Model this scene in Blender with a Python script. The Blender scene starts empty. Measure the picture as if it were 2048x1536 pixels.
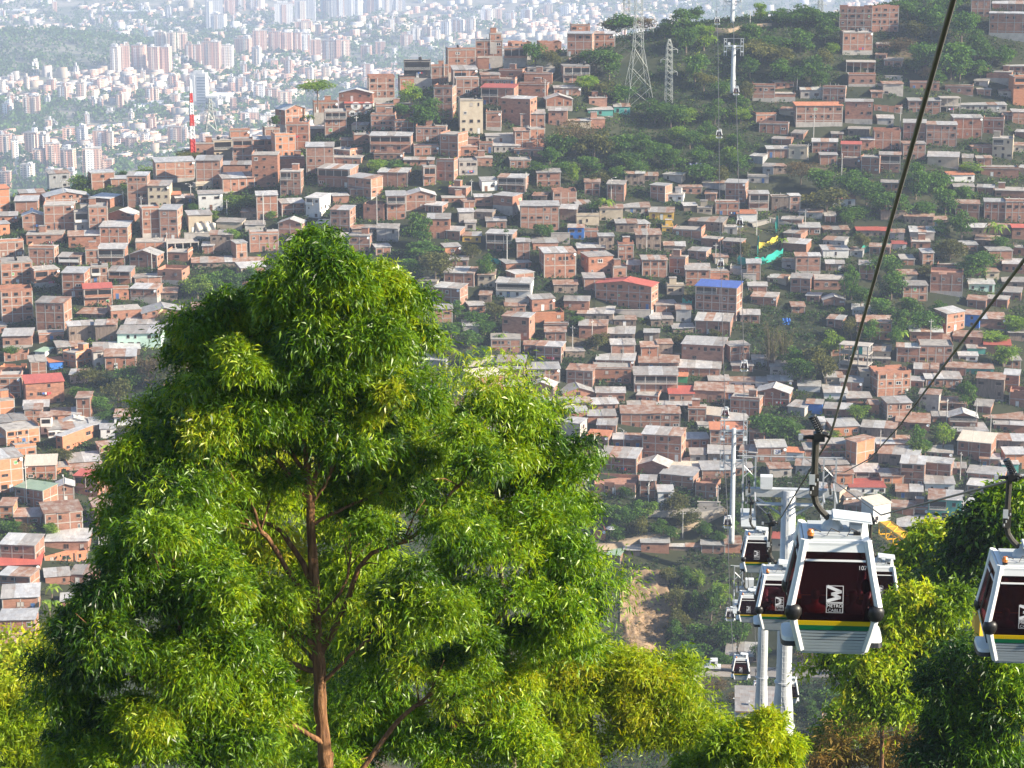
import bpy, math, random
import numpy as np
from mathutils import Vector, Matrix
R = math.radians
S = bpy.context.scene
COL = S.collection
random.seed(7); RNG = np.random.default_rng(11)

# ------------------------------------------------------------------ camera, sky, sun, exposure
FPX, PITCH = 4600.0, 13.0
cam_data = bpy.data.cameras.new('camera'); cam = bpy.data.objects.new('camera', cam_data); COL.objects.link(cam)
cam_data.sensor_width = 36.0; cam_data.lens = 36.0 * FPX / 2048.0
cam_data.clip_start = 0.5; cam_data.clip_end = 40000
cam.location = (0, 0, 0); cam.rotation_euler = (R(90 - PITCH), 0, 0)
S.camera = cam

SUN_EL, SUN_AZ = 26.0, -15.0        # azimuth from +X towards +Y (negative: sun a little on our side)
sd = Vector((math.cos(R(SUN_EL)) * math.cos(R(SUN_AZ)), math.cos(R(SUN_EL)) * math.sin(R(SUN_AZ)), math.sin(R(SUN_EL))))
sun_data = bpy.data.lights.new('sun', 'SUN'); sun_data.energy = 5.0; sun_data.angle = R(0.53); sun_data.color = (1.0, 0.88, 0.70)
sun = bpy.data.objects.new('sun', sun_data); COL.objects.link(sun)
sun.rotation_euler = sd.to_track_quat('Z', 'Y').to_euler(); sun.location = (200, 0, 300)

W = bpy.data.worlds.new('World'); S.world = W; W.use_nodes = True
wn = W.node_tree; wn.nodes.clear()
sky = wn.nodes.new('ShaderNodeTexSky'); sky.sky_type = 'NISHITA'; sky.sun_disc = False
sky.sun_elevation = R(SUN_EL); sky.sun_rotation = math.atan2(sd.x, sd.y)
sky.altitude = 1800; sky.air_density = 1.0; sky.dust_density = 1.5
bgn = wn.nodes.new('ShaderNodeBackground'); bgn.inputs['Strength'].default_value = 0.09
wo = wn.nodes.new('ShaderNodeOutputWorld')
wn.links.new(sky.outputs[0], bgn.inputs['Color']); wn.links.new(bgn.outputs[0], wo.inputs['Surface'])

S.view_settings.view_transform = 'Standard'; S.view_settings.look = 'None'
S.view_settings.exposure = 1.4; S.view_settings.gamma = 1.0; S.view_settings.use_curve_mapping = False
S.render.engine = 'CYCLES'
cy = S.cycles
cy.max_bounces = 6; cy.diffuse_bounces = 3; cy.glossy_bounces = 2; cy.transmission_bounces = 4
cy.transparent_max_bounces = 8; cy.volume_bounces = 0
cy.use_denoising = True; cy.caustics_reflective = False; cy.caustics_refractive = False
cy.use_adaptive_sampling = True; cy.adaptive_threshold = 0.015
HAZE_DENSITY = 1.25e-4

# ------------------------------------------------------------------ picture <-> place
CP, SP = math.cos(R(PITCH)), math.sin(R(PITCH))
def ray(px, py):
    x, v = (px - 1024) / FPX, (768 - py) / FPX
    return Vector((x, CP + v * SP, -SP + v * CP))
def P(px, py, Y):
    d = ray(px, py); return d * (Y / d.y)
def to_px(p):
    d = p[1] * CP - p[2] * SP
    return 1024 + FPX * p[0] / d, 768 - FPX * (p[1] * SP + p[2] * CP) / d

# ------------------------------------------------------------------ mesh building
class MB:
    def __init__(self): self.v = []; self.f = []; self.m = []; self.mats = []
    def mi(self, mat):
        if mat not in self.mats: self.mats.append(mat)
        return self.mats.index(mat)
    def add(self, vs, fs, mat, M=None):
        o = len(self.v); k = self.mi(mat)
        if M is not None: vs = [M @ Vector(p) for p in vs]
        self.v += [tuple(p) for p in vs]
        for f in fs: self.f.append([i + o for i in f]); self.m.append(k)
    def box(self, x0, x1, y0, y1, z0, z1, mat, M=None, skip=''):
        vs = [(x0,y0,z0),(x1,y0,z0),(x1,y1,z0),(x0,y1,z0),(x0,y0,z1),(x1,y0,z1),(x1,y1,z1),(x0,y1,z1)]
        fs = [(0,3,2,1),(4,5,6,7),(0,1,5,4),(1,2,6,5),(2,3,7,6),(3,0,4,7)]
        self.add(vs, fs, mat, M)
    def prism(self, poly, y0, y1, mat, M=None):           # polygon in (x,z), pushed along y
        n = len(poly)
        vs = [(x, y0, z) for x, z in poly] + [(x, y1, z) for x, z in poly]
        fs = [tuple(range(n)), tuple(range(2*n-1, n-1, -1))] + [(i+n, (i+1)%n+n, (i+1)%n, i) for i in range(n)]
        self.add(vs, fs, mat, M)
    def tube(self, pts, rad, mat, seg=6, cap=True):
        pts = [Vector(p) for p in pts]; n = len(pts)
        if not hasattr(rad, '__len__'): rad = [rad] * n
        vs = []; u = None
        for i, p in enumerate(pts):
            t = (pts[min(i+1, n-1)] - pts[max(i-1, 0)]).normalized()
            if u is None: u = t.cross(Vector((0, 0, 1)) if abs(t.z) < .9 else Vector((1, 0, 0))).normalized()
            else: u = (u - t * u.dot(t)).normalized()
            w = t.cross(u)
            for k in range(seg):
                a = 2 * math.pi * k / seg
                vs.append(p + (u * math.cos(a) + w * math.sin(a)) * rad[i])
        fs = [(i*seg+k, i*seg+(k+1)%seg, (i+1)*seg+(k+1)%seg, (i+1)*seg+k) for i in range(n-1) for k in range(seg)]
        if cap: fs += [tuple(range(seg-1, -1, -1)), tuple(range((n-1)*seg, n*seg))]
        self.add(vs, fs, mat)
    def lathe(self, prof, mat, seg=12, M=None):            # (r,z) profile round z
        vs = [(r*math.cos(2*math.pi*k/seg), r*math.sin(2*math.pi*k/seg), z) for r, z in prof for k in range(seg)]
        n = len(prof)
        fs = [(i*seg+k, i*seg+(k+1)%seg, (i+1)*seg+(k+1)%seg, (i+1)*seg+k) for i in range(n-1) for k in range(seg)]
        fs += [tuple(range(seg-1, -1, -1)), tuple(range((n-1)*seg, n*seg))]
        self.add(vs, fs, mat, M)
    def mesh(self, name, smooth=False):
        me = bpy.data.meshes.new(name)
        me.from_pydata(self.v, [], self.f)
        for m in self.mats: me.materials.append(m)
        me.polygons.foreach_set('material_index', self.m)
        if smooth: me.polygons.foreach_set('use_smooth', [True]*len(self.f))
        me.update(); return me
    def build(self, name, parent=None, smooth=False, M=None):
        o = bpy.data.objects.new(name, self.mesh(name, smooth)); COL.objects.link(o)
        if M is not None: o.matrix_basis = M
        if parent is not None: o.parent = parent
        return o
def link_mesh(name, me, parent=None, M=None):
    o = bpy.data.objects.new(name, me); COL.objects.link(o)
    if M is not None: o.matrix_basis = M
    if parent is not None: o.parent = parent
    return o
def tag(o, label=None, cat=None, group=None, kind=None):
    if label: o['label'] = label
    if cat: o['category'] = cat
    if group: o['group'] = group
    if kind: o['kind'] = kind
    return o
def thing(name, label, cat, loc=(0,0,0), rz=0.0, group=None):
    o = bpy.data.objects.new(name, None); COL.objects.link(o)
    o.location = loc; o.rotation_euler = (0, 0, rz); o.empty_display_size = .3
    return tag(o, label, cat, group)
KIDS = {}
def copy_tree(o, parent=None):
    c = o.copy(); COL.objects.link(c)
    if parent is not None: c.parent = parent
    for ch in list(o.children): copy_tree(ch, c)
    return c
def beam(mb, a, b, w, mat):                                  # square bar from a to b
    mb.tube([a, b], w * .7071, mat, seg=4)

# ------------------------------------------------------------------ materials
def nmat(name):
    m = bpy.data.materials.new(name); m.use_nodes = True
    nt = m.node_tree; b = nt.nodes['Principled BSDF']; return m, nt, b
def node(nt, t, **kw):
    n = nt.nodes.new(t)
    for k, v in kw.items():
        if k in n.inputs: n.inputs[k].default_value = v
        else: setattr(n, k, v)
    return n
def surf(name, c1, c2, scale=1.0, rough=.85, var=.0, stretch=(1,1,1), bump=0.0, metal=0.0, stain=None, detail=5.0, fine=None, spec=.3, hue=None):
    """two colours mixed by noise, a per-object value shift, optional stain colour and fine grain"""
    m, nt, b = nmat(name); L = nt.links.new
    tc = node(nt, 'ShaderNodeTexCoord'); oi = node(nt, 'ShaderNodeObjectInfo')
    mp = node(nt, 'ShaderNodeMapping', Scale=stretch); L(tc.outputs['Object'], mp.inputs[0])
    addv = node(nt, 'ShaderNodeVectorMath', operation='ADD'); L(mp.outputs[0], addv.inputs[0])
    ms = node(nt, 'ShaderNodeVectorMath', operation='SCALE'); ms.inputs[0].default_value = (91, 57, 33)
    L(oi.outputs['Random'], ms.inputs['Scale']); L(ms.outputs[0], addv.inputs[1])
    nz = node(nt, 'ShaderNodeTexNoise', Scale=scale, Detail=detail, Roughness=.62); L(addv.outputs[0], nz.inputs['Vector'])
    cr = node(nt, 'ShaderNodeValToRGB'); e = cr.color_ramp.elements
    e[0].position = .32; e[0].color = (*c1, 1); e[1].position = .68; e[1].color = (*c2, 1)
    L(nz.outputs['Fac'], cr.inputs[0]); out = cr.outputs[0]
    if stain:
        col, sc, lo, hi = stain
        n2 = node(nt, 'ShaderNodeTexNoise', Scale=sc, Detail=4.0, Roughness=.7); L(addv.outputs[0], n2.inputs['Vector'])
        r2 = node(nt, 'ShaderNodeMapRange'); r2.inputs[1].default_value = lo; r2.inputs[2].default_value = hi; L(n2.outputs['Fac'], r2.inputs[0])
        mx = node(nt, 'ShaderNodeMix', data_type='RGBA'); L(r2.outputs[0], mx.inputs[0]); L(out, mx.inputs[6]); mx.inputs[7].default_value = (*col, 1); out = mx.outputs[2]
    if fine:
        n3 = node(nt, 'ShaderNodeTexNoise', Scale=fine[0], Detail=3.0); L(mp.outputs[0], n3.inputs['Vector'])
        r3 = node(nt, 'ShaderNodeMapRange'); r3.inputs[3].default_value = 1 - fine[1]; r3.inputs[4].default_value = 1 + fine[1]; L(n3.outputs['Fac'], r3.inputs[0])
        v3 = node(nt, 'ShaderNodeVectorMath', operation='SCALE'); L(out, v3.inputs[0]); L(r3.outputs[0], v3.inputs['Scale']); out = v3.outputs[0]
    if hue:
        hv = node(nt, 'ShaderNodeMix', data_type='RGBA'); m5 = node(nt, 'ShaderNodeMath', operation='MULTIPLY'); L(oi.outputs['Random'], m5.inputs[0]); m5.inputs[1].default_value = 7.31
        f5 = node(nt, 'ShaderNodeMath', operation='FRACT'); L(m5.outputs[0], f5.inputs[0]); r5 = node(nt, 'ShaderNodeMapRange'); r5.inputs[4].default_value = .75; L(f5.outputs[0], r5.inputs[0])
        L(r5.outputs[0], hv.inputs[0]); L(out, hv.inputs[6]); v5 = node(nt, 'ShaderNodeVectorMath', operation='MULTIPLY'); L(out, v5.inputs[0]); v5.inputs[1].default_value = hue; L(v5.outputs[0], hv.inputs[7]); out = hv.outputs[2]
    if var:
        r4 = node(nt, 'ShaderNodeMapRange'); r4.inputs[3].default_value = 1 - var; r4.inputs[4].default_value = 1 + var; L(oi.outputs['Random'], r4.inputs[0])
        v4 = node(nt, 'ShaderNodeVectorMath', operation='SCALE'); L(out, v4.inputs[0]); L(r4.outputs[0], v4.inputs['Scale']); out = v4.outputs[0]
    L(out, b.inputs['Base Color'])
    b.inputs['Roughness'].default_value = rough; b.inputs['Metallic'].default_value = metal; b.inputs['Specular IOR Level'].default_value = spec
    if bump:
        bp = node(nt, 'ShaderNodeBump', Strength=bump, Distance=.05); L(nz.outputs['Fac'], bp.inputs['Height']); L(bp.outputs[0], b.inputs['Normal'])
    return m
def plain(name, c, rough=.6, metal=0.0, spec=.5, coat=0.0):
    m, nt, b = nmat(name); b.inputs['Base Color'].default_value = (*c, 1)
    b.inputs['Roughness'].default_value = rough; b.inputs['Metallic'].default_value = metal; b.inputs['Specular IOR Level'].default_value = spec
    b.inputs['Coat Weight'].default_value = coat
    return m
def sheet(name, c1, c2, rust, lo, hi, metal=.25, rough=.5):
    """corrugated roofing: ribs across x, panels of different age, rust or dirt patches"""
    m, nt, b = nmat(name); L = nt.links.new
    tc = node(nt, 'ShaderNodeTexCoord'); oi = node(nt, 'ShaderNodeObjectInfo')
    ms = node(nt, 'ShaderNodeVectorMath', operation='SCALE'); ms.inputs[0].default_value = (41, 73, 19); L(oi.outputs['Random'], ms.inputs['Scale'])
    ad = node(nt, 'ShaderNodeVectorMath', operation='ADD'); L(tc.outputs['Object'], ad.inputs[0]); L(ms.outputs[0], ad.inputs[1])
    br = node(nt, 'ShaderNodeTexBrick', Scale=1.0); br.offset = .37; br.inputs['Mortar Size'].default_value = .015
    br.inputs['Brick Width'].default_value = .9; br.inputs['Row Height'].default_value = 2.2
    br.inputs['Color1'].default_value = (*c1, 1); br.inputs['Color2'].default_value = (*c2, 1); br.inputs['Mortar'].default_value = (*[x*.55 for x in c2], 1)
    L(ad.outputs[0], br.inputs['Vector'])
    nz = node(nt, 'ShaderNodeTexNoise', Scale=.55, Detail=6.0, Roughness=.7); L(ad.outputs[0], nz.inputs['Vector'])
    r = node(nt, 'ShaderNodeMapRange'); r.inputs[1].default_value = lo; r.inputs[2].default_value = hi; L(nz.outputs['Fac'], r.inputs[0])
    mx = node(nt, 'ShaderNodeMix', data_type='RGBA'); L(r.outputs[0], mx.inputs[0]); L(br.outputs['Color'], mx.inputs[6]); mx.inputs[7].default_value = (*rust, 1)
    r4 = node(nt, 'ShaderNodeMapRange'); r4.inputs[3].default_value = .72; r4.inputs[4].default_value = 1.15; L(oi.outputs['Random'], r4.inputs[0])
    v4 = node(nt, 'ShaderNodeVectorMath', operation='SCALE'); L(mx.outputs[2], v4.inputs[0]); L(r4.outputs[0], v4.inputs['Scale'])
    L(v4.outputs[0], b.inputs['Base Color'])
    wv = node(nt, 'ShaderNodeTexWave', Scale=2.2, bands_direction='X'); L(tc.outputs['Object'], wv.inputs['Vector'])
    bp = node(nt, 'ShaderNodeBump', Strength=.5, Distance=.06); L(wv.outputs['Fac'], bp.inputs['Height']); L(bp.outputs[0], b.inputs['Normal'])
    b.inputs['Roughness'].default_value = rough; b.inputs['Metallic'].default_value = metal
    return m
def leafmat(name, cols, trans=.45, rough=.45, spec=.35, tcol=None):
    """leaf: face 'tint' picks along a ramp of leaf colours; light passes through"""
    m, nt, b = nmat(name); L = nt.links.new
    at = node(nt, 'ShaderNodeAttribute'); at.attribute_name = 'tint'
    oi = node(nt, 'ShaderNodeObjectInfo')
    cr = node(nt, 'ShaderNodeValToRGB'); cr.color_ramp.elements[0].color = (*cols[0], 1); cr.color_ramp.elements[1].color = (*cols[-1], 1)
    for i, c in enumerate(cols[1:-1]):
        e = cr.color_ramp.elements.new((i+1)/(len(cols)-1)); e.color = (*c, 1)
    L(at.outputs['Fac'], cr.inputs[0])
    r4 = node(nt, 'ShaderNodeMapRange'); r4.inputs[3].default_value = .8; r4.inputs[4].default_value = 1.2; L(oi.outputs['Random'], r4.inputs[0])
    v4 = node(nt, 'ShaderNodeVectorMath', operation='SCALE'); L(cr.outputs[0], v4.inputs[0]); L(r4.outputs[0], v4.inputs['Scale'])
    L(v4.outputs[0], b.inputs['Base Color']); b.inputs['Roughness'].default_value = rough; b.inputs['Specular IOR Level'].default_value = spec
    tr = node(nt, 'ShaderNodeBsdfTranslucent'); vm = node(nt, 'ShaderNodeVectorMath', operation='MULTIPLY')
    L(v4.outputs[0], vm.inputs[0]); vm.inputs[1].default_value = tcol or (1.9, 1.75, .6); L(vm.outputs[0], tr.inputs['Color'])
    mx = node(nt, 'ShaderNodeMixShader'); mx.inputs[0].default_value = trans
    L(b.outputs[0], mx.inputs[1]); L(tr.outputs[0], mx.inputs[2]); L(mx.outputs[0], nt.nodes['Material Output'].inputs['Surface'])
    return m

M_BRICK = surf('brick', (.27,.118,.072), (.39,.188,.12), .9, .92, .2, (1,1,2.2), stain=((.17,.09,.065), .35, .5, .74), fine=(6,.2), hue=(.82,1.05,1.25))
M_BRICK_LIT = surf('sunlit_brick', (.40,.165,.088), (.50,.23,.13), .9, .92, .16, (1,1,2.2), stain=((.25,.12,.075), .35, .58, .8), fine=(6,.16))  # brighter brick copy; sunlight on these fronts is put into the colour
M_CONC = surf('concrete', (.30,.275,.25), (.42,.39,.355), .7, .92, .15, stain=((.17,.16,.145), .5, .55, .8), fine=(5,.12))
M_CREAM = surf('cream_render', (.36,.30,.22), (.44,.38,.29), .6, .9, .12, stain=((.3,.24,.18), .5, .58, .8))
M_WHITE = surf('white_paint', (.50,.50,.49), (.62,.62,.60), .6, .8, .1, stain=((.4,.38,.35), .6, .6, .82))
M_TEAL = surf('teal_paint', (.07,.30,.26), (.11,.38,.33), .6, .8, .1, stain=((.12,.2,.18), .6, .6, .8))
M_MINT = surf('mint_paint', (.42,.6,.5), (.55,.72,.62), .6, .8, .05)
M_BLUE = surf('blue_paint', (.03,.13,.45), (.05,.2,.58), .6, .7, .1)
M_YELLOW = surf('yellow_paint', (.5,.3,.05), (.62,.4,.09), .6, .8, .1)
M_GREENP = surf('green_paint', (.03,.2,.1), (.05,.27,.13), .6, .8, .1)
M_BLACK = surf('soot_black_wall', (.03,.03,.033), (.06,.06,.065), .8, .8, .1)
M_PLANK = surf('weathered_planks', (.15,.11,.085), (.27,.215,.175), 1.4, .9, .3, (3,3,.4), stain=((.09,.065,.05), .6, .5, .75))
M_TIN = surf('tin_wall', (.23,.24,.25), (.38,.38,.38), 1.0, .6, .25, (2,2,.4), metal=.15, stain=((.2,.12,.08), .7, .6, .8))
M_FLAT = surf('roof_slab', (.27,.25,.23), (.40,.375,.345), .6, .95, .2, stain=((.13,.12,.11), .5, .52, .75))
R_ZINC = sheet('zinc_sheet', (.64,.63,.61), (.48,.48,.48), (.30,.24,.19), .48, .82)
R_DULL = sheet('aged_sheet', (.40,.38,.36), (.28,.265,.25), (.26,.15,.09), .52, .75, .1, .7)
R_RUST = sheet('rusty_sheet', (.34,.20,.13), (.46,.40,.35), (.24,.095,.05), .40, .66, .1, .75)
R_RED = sheet('red_sheet', (.50,.12,.085), (.42,.10,.075), (.3,.12,.09), .66, .9, 0, .55)
R_TILE = sheet('terracotta_sheet', (.50,.20,.10), (.42,.16,.085), (.3,.14,.09), .6, .85, 0, .8)
R_BLUE = sheet('blue_sheet', (.07,.13,.42), (.06,.11,.34), (.15,.17,.3), .7, .9, 0, .5)
R_GREEN = sheet('green_sheet', (.36,.48,.36), (.30,.42,.31), (.3,.34,.27), .66, .9, 0, .6)
R_CREAM = sheet('beige_sheet', (.60,.53,.44), (.52,.46,.38), (.34,.27,.2), .6, .86, 0, .75)
M_DARK = plain('opening_shade', (.016,.015,.016), .35)  # flat dark panels; the shade inside openings and galleries is painted
M_PANE = plain('window_glass', (.022,.026,.032), .12, 0, .6)
M_FRAMEW = plain('white_frame', (.62,.62,.6), .6)
M_FRAMEB = plain('brown_frame', (.16,.09,.055), .7)
M_STEEL = surf('galvanised_steel', (.42,.44,.45), (.55,.57,.58), 1.2, .5, .08, metal=.25)
M_WHITEMETAL = plain('white_enamel', (.72,.74,.74), .35, 0, .5, .2)
M_RUBBER = plain('black_rubber', (.012,.012,.013), .45)
M_ROPE = plain('steel_rope', (.13,.125,.12), .45, .4)
M_BARK = surf('eucalyptus_bark', (.075,.032,.014), (.25,.13,.058), 13.0, .85, .1, (1,1,.16), stain=((.06,.03,.018), 9.0, .52, .7), bump=.9)
M_BARKG = surf('grey_bark', (.10,.075,.055), (.22,.17,.13), 2.0, .9, .1, (1,1,.3))
# ------------------------------------------------------------------ the hillside as one height field through surveyed points
CTRL_T = '''-200 405 775;-200 650 680;-200 900 585;-200 1200 495;-200 1340 465
0 405 770;0 600 690;0 800 620;0 1000 545;0 1200 500;0 1330 470
250 372 790;250 500 730;250 700 650;250 850 600;250 1000 560;250 1200 510;250 1330 480
500 322 810;500 450 750;500 650 680;500 900 590;500 1200 520
800 207 840;800 350 780;800 550 715;800 800 630;800 1050 570;800 1250 530
1050 125 870;1050 300 800;1050 500 730;1050 700 675;1050 900 620;1050 1050 580
1350 62 900;1350 250 835;1350 450 755;1350 650 695;1350 850 640;1350 1000 600;1350 1108 582;1350 1290 560;1350 1345 530
1520 45 905;1600 45 910;1600 200 855;1600 400 780;1600 600 715;1600 800 655;1600 1000 600;1600 1150 572;1600 1290 552;1600 1345 530;1600 1480 480
1850 0 925;1850 150 870;1850 350 800;1850 550 730;1850 750 670;1850 950 615;1850 1090 580
2048 -40 940;2048 200 860;2048 450 770;2048 700 690;2048 950 620;2048 1100 580
2260 -60 950;2260 200 865;2260 450 775;2260 700 695;2260 950 625;2260 1100 585'''
ctrl = []
for row in CTRL_T.split('\n'):
    pts = [tuple(map(float, t.split())) for t in row.split(';')]
    for px, py, Y in pts:
        p = P(px, py, Y); ctrl.append((p.x, p.y, p.z))
    px, py, Y = pts[0]; p = P(px, py, Y)
    for dy, dz in ((60, 14), (200, 105), (480, 300), (800, 395)):
        ctrl.append((p.x * (1 + dy / Y), Y + dy, p.z - dz))
for xx in (-180, -60, 60, 180, 300):
    for yy, zz in ((400, -188), (300, -152), (200, -108), (120, -66), (60, -38), (25, -22), (-10, -14)):
        ctrl.append((xx * (.5 + yy / 800), yy, zz - (6 if xx < 0 else 0)))
ctrl = np.array(ctrl); SC = 300.0
def _U(r2): return np.where(r2 > 1e-12, r2 * np.log(np.maximum(r2, 1e-12)), 0.0)
_c = ctrl[:, :2] / SC; _n = len(_c)
_K = _U(((_c[:, None] - _c[None]) ** 2).sum(-1)) + np.eye(_n) * 2e-3
_Pm = np.c_[np.ones(_n), _c]; _A = np.zeros((_n + 3, _n + 3)); _A[:_n, :_n] = _K; _A[:_n, _n:] = _Pm; _A[_n:, :_n] = _Pm.T
_w = np.linalg.solve(_A, np.r_[ctrl[:, 2], 0, 0, 0])
def tps(x, y):
    q = np.stack([np.asarray(x, float).ravel(), np.asarray(y, float).ravel()], 1) / SC; out = np.empty(len(q))
    for i in range(0, len(q), 20000):
        qq = q[i:i+20000]
        out[i:i+20000] = _U(((qq[:, None] - _c[None]) ** 2).sum(-1)) @ _w[:_n] + np.c_[np.ones(len(qq)), qq] @ _w[_n:]
    return out.reshape(np.shape(x))
GX0, GX1, GY0, GY1, GS = -260.0, 420.0, -24.0, 1404.0, 4.0
gx = np.arange(GX0, GX1 + .1, GS); gy = np.arange(GY0, GY1 + .1, GS)
XX, YY = np.meshgrid(gx, gy); ZZ = tps(XX, YY)
def vnoise(x, y, cell, seed):
    r = np.random.default_rng(seed); t = r.random((257, 257))
    u = x / cell; v = y / cell; i = np.floor(u).astype(int); j = np.floor(v).astype(int); fu = u - i; fv = v - j
    fu = fu*fu*(3-2*fu); fv = fv*fv*(3-2*fv); i %= 256; j %= 256
    return (t[j, i]*(1-fu) + t[j, i+1]*fu)*(1-fv) + (t[j+1, i]*(1-fu) + t[j+1, i+1]*fu)*fv
ZZ = ZZ + (vnoise(XX, YY, 22, 1) - .5) * 1.6 + (vnoise(XX, YY, 9, 2) - .5) * .8
def hz(x, y):
    u = (np.clip(x, GX0, GX1 - .01) - GX0) / GS; v = (np.clip(y, GY0, GY1 - .01) - GY0) / GS
    i = np.floor(u).astype(int); j = np.floor(v).astype(int); fu = u - i; fv = v - j
    return (ZZ[j, i]*(1-fu) + ZZ[j, np.minimum(i+1, ZZ.shape[1]-1)]*fu)*(1-fv) + (ZZ[np.minimum(j+1, ZZ.shape[0]-1), i]*(1-fu) + ZZ[np.minimum(j+1, ZZ.shape[0]-1), np.minimum(i+1, ZZ.shape[1]-1)]*fu)*fv
_Ys = np.arange(455.0, 1000.0, 1.0)
def ground(px, py, lo=455.0):
    """where the sight line through a picture point first meets the hillside"""
    d = ray(px, py); ys = _Ys if lo >= 455 else np.arange(lo, 1000.0, 1.0)
    below = d.z / d.y * ys < hz(d.x / d.y * ys, ys); k = int(np.argmax(below)) if below.any() else -1
    if k < 0:                                             # grazes the ridge: closest approach
        k = int(np.argmin(d.z / d.y * ys - hz(d.x / d.y * ys, ys)))
    y = ys[k]; return Vector((d.x / d.y * y, y, d.z / d.y * y))
def grid_mesh(name, X, Y, Z, mat, smooth=True):
    ny, nx = X.shape; v = np.stack([X, Y, Z], -1).reshape(-1, 3)
    idx = np.arange(ny * nx).reshape(ny, nx)
    f = np.stack([idx[:-1, :-1], idx[:-1, 1:], idx[1:, 1:], idx[1:, :-1]], -1).reshape(-1, 4)
    me = bpy.data.meshes.new(name); me.vertices.add(len(v)); me.vertices.foreach_set('co', v.ravel())
    me.loops.add(f.size); me.loops.foreach_set('vertex_index', f.ravel())
    me.polygons.add(len(f)); me.polygons.foreach_set('loop_start', np.arange(0, f.size, 4)); me.polygons.foreach_set('use_smooth', np.full(len(f), smooth))
    me.update(calc_edges=True); me.materials.append(mat)
    o = bpy.data.objects.new(name, me); COL.objects.link(o); return o
M_HILL = surf('hill_ground', (.012,.022,.008), (.045,.048,.022), .045, .95, 0, stain=((.16,.115,.07), .03, .63, .76), fine=(.5,.3))
tag(grid_mesh('hillside_terrain', XX, YY, ZZ, M_HILL), kind='structure')

# the valley floor far below, a wooded hill on it, and the slopes across the valley
VX, VY = np.meshgrid(np.linspace(-4200, 4200, 169), np.r_[np.linspace(1150, 8000, 138), np.linspace(8300, 12500, 15)])
def vz(x, y):
    z = -430 + 26 * (vnoise(x, y, 900, 5) - .5) + 8 * (vnoise(x, y, 260, 6) - .5)
    z = z + 62 * np.exp(-(((x + 1000) / 330) ** 2 + ((y - 4750) / 420) ** 2))          # wooded hill on the left
    z = z + 40 * np.exp(-(((x + 250) / 420) ** 2 + ((y - 5450) / 260) ** 2))
    z = z + np.clip((y - 6300) / 1, 0, None) * .085 + np.clip(y - 5600, 0, None) * .045 * np.clip((x + 300) / 900, 0, 1)
    return z
VZ = vz(VX, VY)
M_VALLEY = surf('valley_ground', (.06,.09,.045), (.30,.27,.22), .012, .95, 0, fine=(.08,.35))
tag(grid_mesh('valley_floor', VX, VY, VZ, M_VALLEY), kind='structure')
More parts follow.
